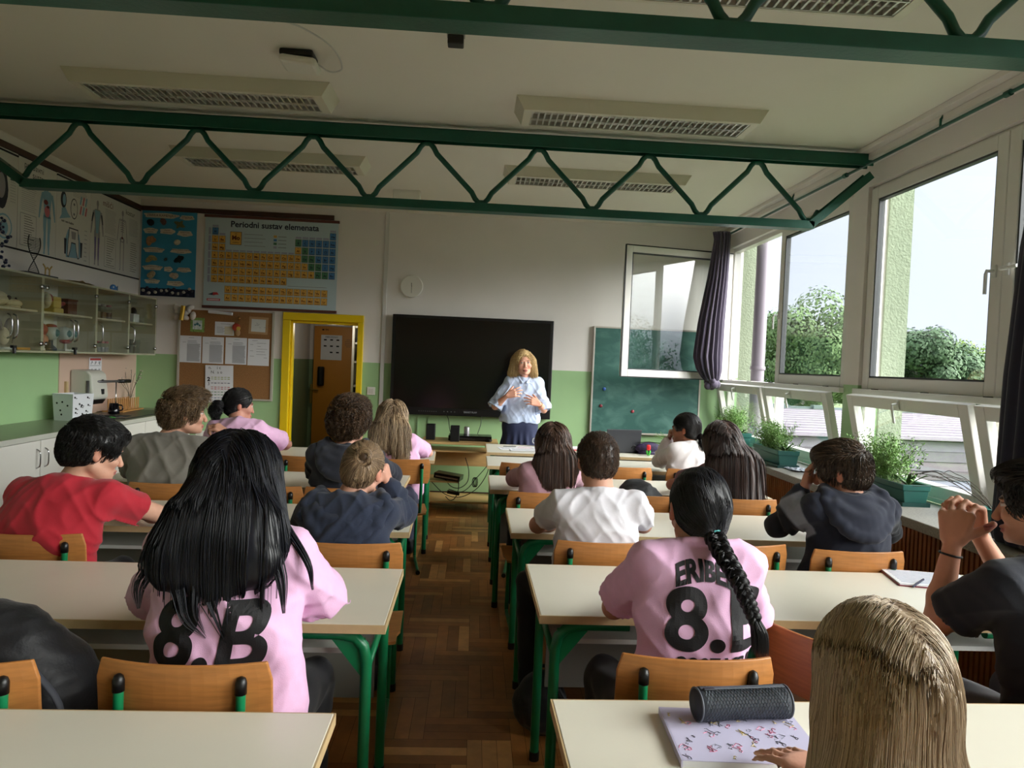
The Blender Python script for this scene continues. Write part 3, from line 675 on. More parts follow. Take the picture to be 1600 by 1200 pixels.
# ================================================================== TEACHER'S TABLE, TROLLEY
t = thing('teacher_table', "long cream teacher's table in front of the standing teacher", 'table', (1.13, 6.62, 0))
MB().box(-.99, .99, -.33, .33, .735, .76).build('tabletop', LAM, t, bevel=.002)
MB().box(-.995, .995, -.334, -.33, .735, .759).box(-.995, -.99, -.33, .33, .735, .759).build('edge_band', EDGE, t)
MB().box(-.92, .92, .25, .27, .25, .735).build('modesty_panel', GREYP, t)
for sx in (-1, 1):
    for sy in (-1, 1): MB().tube([(sx*.93, sy*.27, 0), (sx*.93, sy*.27, .735)], .0175, 10).build('leg', TUBE, t, auto=.7)
BEECH = mat('beech_board', (206, 170, 112), .45, var=.08, scale=8, stretch=(1, 8, 8))
t = thing('media_trolley', 'beech computer trolley with sagging shelves below the big black screen', 'trolley', (-.12, 7.62, 0))
MB().box(-.41, .40, -.26, .24, .69, .712).build('top_shelf', BEECH, t, bevel=.004)
MB().box(-.32, .32, -.18, .2, .60, .618).build('keyboard_shelf', BEECH, t, bevel=.003)
MB().box(-.32, .36, .10, .116, .42, .60).build('back_panel', BEECH, t)
MB().box(-.36, -.0, -.22, .2, .285, .303).build('side_shelf', BEECH, t, bevel=.003)
MB().box(-.36, .40, -.24, .26, .075, .095).build('base_shelf', BEECH, t, bevel=.003)
for sx in (-.34, .37): MB().box(sx, sx+.018, .12, .22, .095, .69).build('upright', BEECH, t)
for sx in (-.31, .35):
    for sy in (-.2, .2): MB().lathe([(.03, -.012), (.03, .012)], (sx, sy, .037), 14, R=rotm(0, PI/2)).box(sx-.02, sx+.02, sy-.02, sy+.02, .06, .075).build('caster', BLACKP, t)
def simple_box(name, c, s, m_, label, cat, bev=.006, rz=0, parts=None):
    o = thing(name, label, cat, c, rz)
    MB().box(-s[0]/2, s[0]/2, -s[1]/2, s[1]/2, 0, s[2]).build('body', m_, o, bevel=bev)
    return o
for (x, y, lb) in ((-.44, 7.60, 'black desktop speaker at the left end of the trolley'), (-.18, 7.50, 'black desktop speaker in front of the black player on the trolley')):
    o = simple_box('loudspeaker', (x, y, .712), (.095, .11, .165), BLACKP, lb, 'speaker')
    MB().box(-.040, .040, -.058, -.054, .01, .155).build('grille', mat('grille_black', (24, 24, 25), .9), o)
o = simple_box('media_player', (-.02, 7.66, .712), (.46, .24, .055), mat('player_black', (18, 18, 19), .25), 'flat black media player lying on the trolley top', 'player')
MB().box(-.2, .2, -.122, -.12, .02, .035).build('front_strip', mat('player_strip', (40, 40, 42), .2), o)
o = thing('drink_can', 'small silver can standing behind the player on the trolley', 'can', (-.06, 7.81, .712))
MB().lathe([(.026, 0), (.032, .008), (.032, .115), (.026, .13), (.0, .128)], n=16).build('body', mat('can_silver', (170, 168, 172), .3, metal=.6, var=.2, scale=40), o, smooth=True)
o = thing('computer_mouse', 'black computer mouse at the right end of the trolley', 'mouse', (.185, 7.56, .712))
MB().ell((0, 0, .014), (.033, .052, .018)).build('body', BLACKP, o, smooth=True)
o = thing('set_top_box', 'black box tilted on the low side shelf of the trolley', 'box', (-.35, 7.52, .308)); o.rotation_euler = (0, math.radians(6), math.radians(-12))
MB().box(-.02, .26, -.09, .09, .02, .075).build('body', mat('player_black', (18, 18, 19), .25), o, bevel=.005)
MB().box(-.0, .24, -.092, -.09, .035, .05).build('front_strip', CHROME, o)
CAB = mat('black_cable', (12, 12, 12), .5)
for nm, pts, lb in (('power_cable', [(.25, 7.45, .60), (.16, 7.42, .46), (.06, 7.40, .34), (-.02, 7.38, .24), (-.10, 7.36, .20), (-.22, 7.34, .23)], 'black cable hanging in a slant from the trolley right side'),
                    ('long_cable', [(.20, 7.44, .5), (.16, 7.43, .36), (.06, 7.42, .22), (-.1, 7.40, .14), (-.26, 7.39, .17), (-.40, 7.40, .29)], 'long black cable sagging in a wide bow below the trolley'),
                    ('loose_cable', [(-.27, 7.42, .33), (-.20, 7.41, .25), (-.11, 7.40, .235), (-.03, 7.40, .30), (-.02, 7.42, .42), (-.06, 7.44, .55)], 'thin black cable looping under the trolley shelf'),
                    ('adapter_cable', [(-.12, 7.38, .33), (-.12, 7.36, .22), (-.15, 7.35, .14), (-.2, 7.34, .115), (-.25, 7.36, .15)], 'short black cable hanging straight beside the power adapter'),
                    ('screen_cable', [(.10, 8.0, .95), (.09, 7.95, .85), (.06, 7.9, .75), (.07, 7.85, .715)], 'thin black cable from the big screen down to the trolley'),
                    ('grey_cable', [(-.30, 8.0, .96), (-.27, 7.97, .90), (-.25, 7.9, .80), (-.22, 7.86, .715)], 'thin grey cable from the screen controls to the trolley')):
    tag(MB().tube(bez(pts, 6), .004, 6).build(nm, CAB, smooth=True, origin=pts[-1]), lb, 'cable')
o = MB()
for k in range(3): o.tube([(.04+.03*math.cos(a)*.6+.01*k, 7.40+.004*k, .30+.05*math.sin(a)) for a in np.linspace(0, 2*PI, 14)], .004, 5)
tag(o.build('cable_coil', CAB, smooth=True, origin=(.04, 7.4, .25)), 'small coil of black cable hanging on the slanted cable', 'cable')
o = MB().obox((-.17, 7.36, .19), (.13, .05, .032), rotm(0, .15)); tag(o.build('power_adapter', BLACKP, bevel=.006, origin=(-.17, 7.36, .17)), 'black power adapter hanging in the cables under the trolley', 'adapter')

# ================================================================== FRONT WALL THINGS
Y0 = YF-.001
tv = thing('interactive_display', 'huge black interactive flat screen on the front wall behind the teacher', 'screen', (-.03, YF, .94))
MB().box(-.905, .905, -.10, -.02, 0, 1.115).build('casing', mat('display_casing', (12, 12, 13), .35), tv, bevel=.008)
MB().box(-.865, .865, -.104, -.10, .085, 1.08).build('screen', mat('display_glass', (7, 7, 8), .16, spec=.6), tv)
n = MB(); put_text(n, 'SMART PLAY', (.0, -.1015, .045), .026, R_FRONT, bold=.001)
for k in range(4): n.box(-.30+k*.04, -.29+k*.04, -.1015, -.1, .04, .05)
for k in range(9): n.box(-.58+k*.024, -.57+k*.024, -.1015, -.1, .04, .046)
n.build('front_marking', mat('display_marking', (120, 120, 124), .5), tv)
MB().box(.56, .62, -.102, -.1, .03, .07).build('sticker', mat('sticker_grey', (90, 92, 98), .5), tv)
bb = thing('chalkboard', 'green chalkboard in a thin frame right of the screen', 'chalkboard', (1.975, YF, .815))
def chalk_mat():
    m = mat('chalkboard_green', (36, 78, 70), .6); t_ = m.node_tree; b = t_.nodes['Principled BSDF']
    co = t_.nodes.new('ShaderNodeTexCoord'); mp = t_.nodes.new('ShaderNodeMapping'); mp.inputs['Scale'].default_value = (2, 2, 3.2); mp.inputs['Rotation'].default_value = (0, .5, 0)
    nz = t_.nodes.new('ShaderNodeTexNoise'); nz.inputs['Scale'].default_value = 2.2; nz.inputs['Detail'].default_value = 8; nz.inputs['Distortion'].default_value = .6
    cr_ = t_.nodes.new('ShaderNodeValToRGB'); cr_.color_ramp.elements[0].position = .45; cr_.color_ramp.elements[1].position = .8
    cr_.color_ramp.elements[0].color = lin((40, 88, 80))+(1,); cr_.color_ramp.elements[1].color = lin((84, 126, 116))+(1,)
    t_.links.new(co.outputs['Object'], mp.inputs[0]); t_.links.new(mp.outputs[0], nz.inputs[0]); t_.links.new(nz.outputs[0], cr_.inputs[0]); t_.links.new(cr_.outputs[0], b.inputs['Base Color'])
    return m
MB().box(-.62, .62, -.03, -.004, 0, 1.20).build('writing_surface', chalk_mat(), bb)
ALU = mat('aluminium_frame', (196, 190, 180), .35, metal=.4)
MB().box(-.635, -.615, -.036, -.0, -.012, 1.21).box(.615, .635, -.036, 0, -.012, 1.21).box(-.615, .615, -.036, 0, 1.19, 1.21).box(-.615, .615, -.05, 0, -.016, .004).build('board_frame', ALU, bb, bevel=.002)
for k, (x, z, c, nm) in enumerate([(1.49, 1.31, (40, 90, 170), 'blue round magnet on the chalkboard'), (1.46, 1.115, (120, 40, 50), 'dark red magnet at the left edge of the chalkboard'), (1.83, 1.065, (160, 60, 70), 'red magnet in the lower middle of the chalkboard')]):
    tag(MB().lathe([(.001, -.0), (.017, 0), (.019, .006), (.015, .011), (.001, .012)], (x, YF-.031, z), 14, R=rotm(PI/2)).build('magnet', mat('magnet_%d' % k, c, .4), smooth=True, origin=(x, YF-.031, z)), nm, 'magnet')
ck = thing('wall_clock', 'small round white wall clock above the left corner of the screen', 'clock', (-.745, YF, 2.376))
MB().lathe([(.125, 0), (.128, .02), (.120, .035), (.112, .035)], (0, 0, 0), 36, R=rotm(PI/2)).build('rim', WPLAST, ck, auto=.5)
MB().lathe([(.112, .03), (.001, .0305)], (0, 0, 0), 36, R=rotm(PI/2)).build('dial', PAPER, ck)
n = MB()
for k in range(12):
    a = k*PI/6; R_ = rotm(0, a, 0); n.obox(R_ @ np.array([0, -.032, .096]), (.005, .002, .018), R_)
    put_text(n, str(k or 12), (.078*math.sin(a), -.032, .078*math.cos(a)), .022, R_FRONT)
n.build('numerals', INK, ck)
for nm, a, l, w_ in (('hour_hand', math.radians(-5), .05, .007), ('minute_hand', math.radians(180), .085, .005)):
    R_ = rotm(0, a, 0); MB().obox(R_ @ np.array([0, -.034, l/2-.01]), (w_, .002, l), R_).build(nm, INK, ck)
sw = thing('light_switch', 'white square light switch right of the yellow door frame', 'switch', (-1.158, YF, 1.18))
MB().box(-.045, .045, -.012, 0, -.045, .045).build('plate', WPLAST, sw, bevel=.004); MB().box(-.026, .026, -.016, -.012, -.026, .026).build('rocker', mat('rocker_white', (210, 206, 196), .3), sw, bevel=.002)
tag(MB().lathe([(.03, 0), (.03, .008), (.001, .009)], (-1.165, YF, 2.84), 18, R=rotm(PI/2)).build('blank_cover', WPLAST, origin=(-1.165, YF, 2.84)), 'faint round white cover plate high on the wall left of the conduit', 'cover plate')
# thin cable ducts on green wall below the screen
for k, x in enumerate((-.62, -.50)):
    tag(MB().box(x-.008, x+.008, YF-.012, YF, .05, .95).build('cable_duct', mat('duct_green', (150, 184, 136), .5), origin=(x, YF, .05)), ('left' if k == 0 else 'right')+' of two thin painted cable ducts below the screen', 'duct')

# ---- cork board and what is pinned on it
cb = thing('cork_board', 'large brown cork notice board left of the yellow door frame', 'notice board', (-2.775, YF, 1.02))
MB().box(-.50, .50, -.022, -.0, .02, .985).build('cork', mat('cork', (146, 104, 62), .95, var=.16, scale=90, bump=.3, bscale=160), cb)
MB().box(-.525, -.50, -.03, 0, 0, 1.0).box(.50, .525, -.03, 0, 0, 1.0).box(-.50, .50, -.03, 0, 0, .02).build('board_frame', ALU, cb, bevel=.002)
YC = YF-.0235
def sheet(name, x0, x1, z0, z1, label, cat='sheet', m_=PAPER, rot=0, y=YC, lines=None, prints=()):
    cx, cz = (x0+x1)/2, (z0+z1)/2; o = thing(name, label, cat, (cx, y, cz)); o.rotation_euler = (0, rot, 0)
    w_, h = (x1-x0)/2, (z1-z0)/2; MB().box(-w_, w_, -.0012, 0, -h, h).build('paper', m_, o)
    if lines:
        p = MB(); 
        for (u0, u1, v) in lines: p.box(-w_+u0*2*w_, -w_+u1*2*w_, -.0018, -.0012, -h+v*2*h-.0016, -h+v*2*h+.0016)
        p.build('printed_text', INKG, o)
    return o
R5 = np.random.default_rng(5)
def textlines(v0, v1, n, u0=.3, u1=.9, jag=.15): return [(u0, u1-jag*R5.random(), v0-(v0-v1)*i/(n-1)) for i in range(n)]
full = lambda: [(.4, .65, .93)]+[(.12, .28, .76)]+textlines(.82, .74, 3, .35)+textlines(.70, .06, 30, .33, .95, .05)
sheet('printed_sheet', -3.274, -3.043, 1.419, 1.715, 'printed sheet on the cork board, leftmost of the row of four', lines=full())
sheet('printed_sheet', -3.03, -2.798, 1.416, 1.712, 'printed sheet on the cork board, second from left in the row of four', lines=full())
sheet('printed_sheet', -2.779, -2.546, 1.418, 1.715, 'printed sheet on the cork board, third from left in the row of four', lines=full())
sheet('printed_sheet', -2.534, -2.299, 1.414, 1.712, 'loosely filled sheet on the cork board, rightmost of the row of four', lines=[(.2, .45, .93), (.1, .25, .78), (.4, .85, .84), (.45, .6, .72), (.4, .9, .62), (.1, .25, .55), (.4, .8, .52), (.1, .3, .35), (.4, .85, .42), (.75, .9, .3)])
o = sheet('greeting_card', -3.168, -3.015, 1.76, 1.918, 'small square picture with a green flowery frame on the cork board', 'card', mat('card_green', (130, 160, 84), .8, var=.4, scale=60), lines=None)
MB().box(-.05, .05, -.0022, -.0012, -.05, .05).build('picture', mat('card_picture', (206, 214, 210), .8, var=.25, scale=40), o)
p = MB()
for k, (a, b, s_) in enumerate([(-.025, .0, .012), (.0, .01, .016), (.025, -.005, .012)]): p.lathe([(s_, .0022), (s_, .003)], (a, 0, b), 10, R=rotm(PI/2))
p.build('picture_figures', mat('card_blue', (70, 120, 130), .8), o)
o = sheet('photo_card', -2.53, -2.32, 1.765, 1.955, 'small wood framed drawing at the top right of the cork board', 'picture', mat('card_wood', (176, 140, 100), .8), rot=.03)
MB().box(-.078, .078, -.0022, -.0012, -.07, .07).build('picture', mat('card_white', (206, 208, 204), .8), o)
p = MB()
for k in range(5): a = k*1.3; p.tube([(.02*math.cos(a)-.03+.02*k, -.003, .02*math.sin(a)), (.05*math.cos(a+.6)-.03+.02*k, -.003, .03*math.sin(a+.6))], .0016, 5)
p.build('line_drawing', INKG, o)
o = sheet('timetable_sheet', -2.90, -2.69, 1.735, 1.885, 'white timetable sheet with coloured cells in the middle of the cork board', lines=[(.1, .4, .6), (.1, .5, .5), (.1, .45, .4), (.1, .5, .3), (.1, .45, .2), (.3, .8, .85)])
p = MB(); 
for k in range(5): p.box(.0, .09, -.002, -.0013, -.06+k*.018, -.05+k*.018)
p.build('coloured_cells', mat('cell_beige', (214, 200, 150), .8), o)
o = sheet('handwritten_sheet', -2.985, -2.68, .985, 1.40, 'tall handwritten sheet with coloured lines hanging from the cork board', rot=-.02, y=YF-.032)
p = MB(); put_text(p, 'n.    i c', (-.05, -.0018, .18), .05, R_FRONT); put_text(p, 'N.  a o', (-.03, -.0018, .13), .045, R_FRONT); put_text(p, '2', (-.115, -.0018, .05), .06, R_FRONT, bold=.003); put_text(p, '3', (-.115, -.0018, -.0), .05, R_FRONT); p.build('handwriting', INK, o)
for k, (z, c) in enumerate([(.075, (150, 160, 80)), (.055, (150, 160, 80)), (.01, (60, 60, 90)), (-.035, (170, 70, 70)), (-.055, (170, 70, 70)), (-.09, (80, 130, 90)), (-.12, (80, 130, 90)), (-.155, (90, 110, 150)), (-.18, (90, 110, 150))]):
    p = MB()
    for i in range(6): x = -.09+i*.036; p.box(x, x+.026, -.0018, -.0012, z-.003-.002*(i % 2), z+.003)
    p.build('coloured_line', mat('pen_%d' % k, c, .8), o)
o = sheet('curled_sheet', -2.96, -2.70, 1.965, 2.0, 'rolled white paper on the top edge of the cork board', rot=.06, y=YF-.05)
MB().tube([(-.13, -.015, .0), (.13, -.015, .0)], .016, 12).build('paper_roll', PAPER, o)
o = thing('paper_angel', 'crumpled white paper bow with a golden roll at the board corner', 'decoration', (-3.25, YF-.05, 1.97))
p = MB()
for k in range(10): a = k*.7; p.ell((.06*math.cos(a)-.03+.05*(k % 3), .0, .055*math.sin(a)), (.05, .03, .035), rotm(a, a*2, 0), n=10, m=6)
p.build('paper_wings', mat('tissue_white', (214, 208, 200), .9, bump=.5, bscale=60), o, smooth=True)
MB().tube([(.01, -.045, -.09), (.03, -.045, .07)], .024, 14).build('golden_roll', mat('gold', (200, 160, 70), .3, metal=.8), o, auto=.6)
o = thing('paper_decoration', 'small red paper decoration hanging on the cork board', 'decoration', (-2.66, YF-.035, 1.83))
MB().lathe([(.04, 0), (.045, .012), (.03, .02), (.001, .02)], (0, 0, .0), 14, R=rotm(PI/2)).build('red_disc', mat('deco_red', (176, 62, 44), .7), o, smooth=True)
MB().lathe([(.022, .02), (.022, .028), (.001, .029)], (.028, 0, -.012), 12, R=rotm(PI/2)).build('yellow_flower', mat('deco_yellow', (200, 170, 70), .7), o)
MB().ell((.02, -.02, -.06), (.028, .012, .04)).build('tassel', mat('deco_tan', (176, 140, 100), .9), o, smooth=True)
MB().ell((.03, -.02, .10), (.022, .022, .024)).tube([(.02, -.02, .03), (.03, -.02, .09)], .003, 5).build('bell', mat('deco_bell', (140, 100, 50), .4, metal=.6), o, smooth=True)

# ---- blue poster with rock samples
bp_ = thing('rock_poster', 'turquoise poster with glued rock samples and white labels in the corner of the room', 'poster', (-3.43, YF-.006, 2.14))
MB().box(-.295, .295, -.006, 0, 0, .95).build('board', mat('poster_turquoise', (60, 150, 190), .8, var=.05, scale=6), bp_)
lab = MB(); ink = MB(); tx = lambda s_, x, z, sz: put_text(ink, s_, (x, -.0115, z), sz, R_FRONT)
def cloud(x, z, w_, h):
    pts = []; n_ = 22
    for k in range(n_): a = 2*PI*k/n_; r = 1+.10*math.cos(5*a+x*9); pts.append((x+w_/2*math.copysign(abs(math.cos(a))**.7, math.cos(a))*r, z+h/2*math.copysign(abs(math.sin(a))**.7, math.sin(a))*r))
    MB().add([(a, -.009, b) for a, b in pts]+[(a, -.006, b) for a, b in pts], [tuple(range(n_))]+[(k, n_+k, n_+(k+1) % n_, (k+1) % n_) for k in range(n_)]).build('paper_label', mat('label_cream', (216, 208, 190), .8), bp_)
for (x, z, w_, h, a, b) in [(-.20, .715, .15, .06, 'CRNI OPAL', 'MINERAL'), (-.02, .715, .16, .06, 'GRANIT', 'MAGMATSKA'), (.17, .70, .16, .06, 'PJESKOVITA', 'GLINA'), (-.16, .505, .22, .055, 'RASPADNUTA STIJENA', 'OD GRANITA'), (.13, .505, .22, .05, 'PRETALOŽENA STIJENA', 'OD KREDE'),
                            (-.17, .31, .21, .055, 'METAMORFNA STIJENA', 'GNAJS'), (.0, .30, .09, .055, 'KRISTAL', 'SOLI'), (.17, .30, .15, .05, 'UGLJENA STIJENA', 'ANTRACIT'), (-.17, .16, .16, .05, 'VAPNENAC S', 'FOSILOM'), (.08, .145, .18, .055, 'FOSILI ŠKOLJKE', 'I PUŽA')]:
    cloud(x, z, w_, h); tx(a, x, z+.011, .019); tx(b, x, z-.014, .016)
cloud(-.09, .885, .37, .055); cloud(.19, .875, .15, .05); tx('ZBIRKA KAMENJA I', -.09, .885, .036); tx('STIJENA', .19, .875, .034)
ink.build('lettering', mat('lettering_brown', (90, 50, 40), .8), bp_)
def rock(nm, x, z, r, c, seed, sq=(1, .6, .8)):
    R_ = np.random.default_rng(seed); p = MB(); 
    for k in range(3): q = R_.random(3)-.5; p.ell((x+q[0]*r, -.010-.62*r*sq[1], z+q[2]*r*.6), np.array(sq)*r*(.6+.4*R_.random())*np.array([1, .8, 1]), rotm(0, R_.random()*3, 0), n=7, m=4)
    p.build('rock_sample', mat('rock_'+nm, c, .8, var=.3, scale=50), bp_)
for a in [('opal', -.20, .81, .042, (18, 20, 26), 1), ('granite', -.06, .82, .045, (110, 80, 76), 2), ('clay', .12, .80, .045, (110, 116, 80), 3, (1.5, .2, .5)), ('shale', -.20, .61, .05, (176, 130, 90), 4, (1.2, .5, .7)), ('chalk', .09, .60, .04, (196, 190, 170), 5),
          ('gneiss', -.17, .42, .05, (160, 150, 104), 6, (1.2, .4, .6)), ('salt', -.03, .405, .02, (60, 66, 66), 7), ('coal', .13, .42, .055, (22, 30, 32), 8, (1.3, .4, .6)), ('limestone', -.18, .235, .045, (176, 164, 130), 9), ('shell', .07, .225, .045, (190, 176, 156), 10)]: rock(*a)
p = MB(); q = MB(); R_ = np.random.default_rng(11)
for k in range(26): (p if k % 3 else q).ell((-.27+.54*(k+.5)/26+.01*R_.random(), -.019, .02+.07*R_.random()), (.02, .01, .017), n=7, m=4)
MB().box(-.295, .295, -.009, -.006, 0, .085).build('border_strip', mat('border_navy', (20, 28, 52), .8), bp_)
p.build('dark_pebble_border', mat('pebble_dark', (44, 44, 62), .7), bp_)['kind'] = 'stuff'; q.build('light_pebble_border', mat('pebble_light', (176, 170, 160), .7), bp_)['kind'] = 'stuff'

# ---- periodic table chart
pt = thing('periodic_table_chart', 'wide roll-down chart of the periodic table titled Periodni sustav elemenata', 'chart', (-2.312, YF-.012, 2.045))
W2, HH = .73, 1.01
MB().box(-W2, W2, -.003, 0, .012, HH-.012).build('sheet', mat('chart_paper', (186, 206, 214), .6), pt)
MB().box(-W2-.01, W2+.01, -.012, .008, -.012, .018).build('lower_rod', mat('chart_rod', (92, 50, 42), .5), pt, bevel=.003); MB().box(-W2-.01, W2+.01, -.012, .008, HH-.018, HH+.012).build('upper_rod', mat('chart_rod', (92, 50, 42), .5), pt, bevel=.003)
MB().tube([(-.28, 0, HH), (-.28, 0, HH+.05)], .0015, 4).tube([(.25, 0, HH), (.25, 0, HH+.05)], .0015, 4).build('cord', INK, pt)
cells = MB(); inks = MB()
CW, CH = .0758, .0875; X0, Zt = -.655, .885
def cell(c_, r_, s_, k, x=None, z=None):
    x = X0+c_*CW if x is None else x; z = Zt-r_*CH if z is None else z; mi = {'y': 0, 'b': 1, 'g': 2, 'l': 3}[k]
    cells.box(x+.0035, x+CW-.0035, -.0042, -.003, z-CH+.005, z-.003, 4); cells.box(x+.006, x+CW-.006, -.005, -.0042, z-CH+.0075, z-.0055, mi)
    put_text(inks, s_, (x+CW/2, -.0058, z-CH*.55), .034, R_FRONT, bold=.0012, mi=(0 if mi in (0,) else 1)); inks.box(x+.016, x+CW-.016, -.0058, -.005, z-CH+.013, z-CH+.017, 0 if mi == 0 else 1); inks.box(x+.03, x+CW-.03, -.0058, -.005, z-.018, z-.014, 0 if mi == 0 else 1)
ROWS = ['H . . . . . . . . . . . . . . . . He', 'Li Be . . . . . . . . . . B C N O F Ne', 'Na Mg . . . . . . . . . . Al Si P S Cl Ar', 'K Ca Sc Ti V Cr Mn Fe Co Ni Cu Zn Ga Ge As Se Br Kr',
        'Rb Sr Y Zr Nb Mo Tc Ru Rh Pd Ag Cd In Sn Sb Te I Xe', 'Cs Ba La-Lu Hf Ta W Re Os Ir Pt Au Hg Tl Pb Bi Po At Rn', 'Fr Ra Ac-Lr Rf Db Sg Bh Hs Mt Ds Rg . . . . . . .']
BL = 'H He C N O F Ne P S Cl Ar Se Br Kr I Xe Rn'.split(); GR = 'B Si Ge As Sb Te Po At'.split()
for r_, row in enumerate(ROWS):
    for c_, s_ in enumerate(row.split()):
        if s_ != '.': cell(c_, r_, s_ if '-' not in s_ else '...', 'b' if s_ in BL else 'g' if s_ in GR else 'y')
for r_, row in enumerate(['La Ce Pr Nd Pm Sm Eu Gd Tb Dy Ho Er Tm Yb Lu', 'Ac Th Pa U Np Pu Am Cm Bk Cf Es Fm Md No Lr']):
    for c_, s_ in enumerate(row.split()): cell(0, 0, s_, 'y', x=X0+(c_+2)*CW, z=.245-r_*CH*1.03)
for c_ in range(2, 12): cells.box(X0+c_*CW+.008, X0+(c_+1)*CW-.006, -.0042, -.003, Zt-3*CH+.004, Zt-3*CH+.02, 3)
for c_ in (0, 1, 12, 13, 14, 15, 16, 17): z = Zt+.004 if c_ in (0, 17) else Zt-CH+.004; cells.box(X0+c_*CW+.006, X0+(c_+1)*CW-.006, -.0042, -.003, z, z+.022, 3)
for r_ in range(7): cells.box(X0-.035, X0-.008, -.0042, -.003, Zt-(r_+1)*CH+.006, Zt-r_*CH-.006, 3)
cells.box(-.455, -.33, -.0045, -.003, .70, .845, 4); cells.box(-.45, -.335, -.0052, -.0045, .705, .84, 0)
put_text(inks, 'Mo', (-.392, -.006, .775), .065, R_FRONT, bold=.003); put_text(inks, '42', (-.392, -.006, .82), .026, R_FRONT); put_text(inks, 'molibden', (-.392, -.006, .725), .019, R_FRONT)
for i in range(4): inks.box(-.30, -.10+.03*(i % 2), -.0042, -.003, .82-i*.042, .824-i*.042, 2)
for i, k in enumerate((0, 1, 2, 3)): cells.box(.02, .055, -.0045, -.003, .80-i*.04, .825-i*.04, k); inks.box(.07, .16, -.0042, -.003, .81-i*.04, .816-i*.04, 2)
put_text(inks, 'Periodni sustav elemenata', (.03, -.0045, .925), .092, R_FRONT, bold=.0022, mi=1)
inks.box(.19, .62, -.0042, -.003, .268, .272, 2)
cells.box(-.69, -.545, -.0045, -.003, .07, .095, 5); inks.box(-.69+.01, -.555, -.0052, -.0045, .078, .087, 3)
cells.add([(-.68, -.004, .14), (-.62, -.004, .13), (-.56, -.004, .145), (-.62, -.004, .165)], [(0, 1, 2, 3)], 6)
cells.add([(-.63, -.0045, .135), (-.56, -.0045, .14), (-.58, -.0045, .165), (-.62, -.0045, .165)], [(0, 1, 2, 3)], 5)
cells.build('element_cells', [mat('cell_yellow', (226, 176, 82), .6), mat('cell_blue', (70, 128, 186), .6), mat('cell_green', (74, 130, 96), .6), mat('cell_lilac', (160, 164, 190), .6), mat('cell_edge', (110, 76, 50), .6), mat('cell_red', (196, 50, 56), .6), mat('cell_dark', (40, 46, 70), .6)], pt)
inks.build('lettering', [mat('ink_brown', (100, 46, 20), .7), mat('ink_navy', (24, 30, 60), .7), INKG, PAPER], pt)
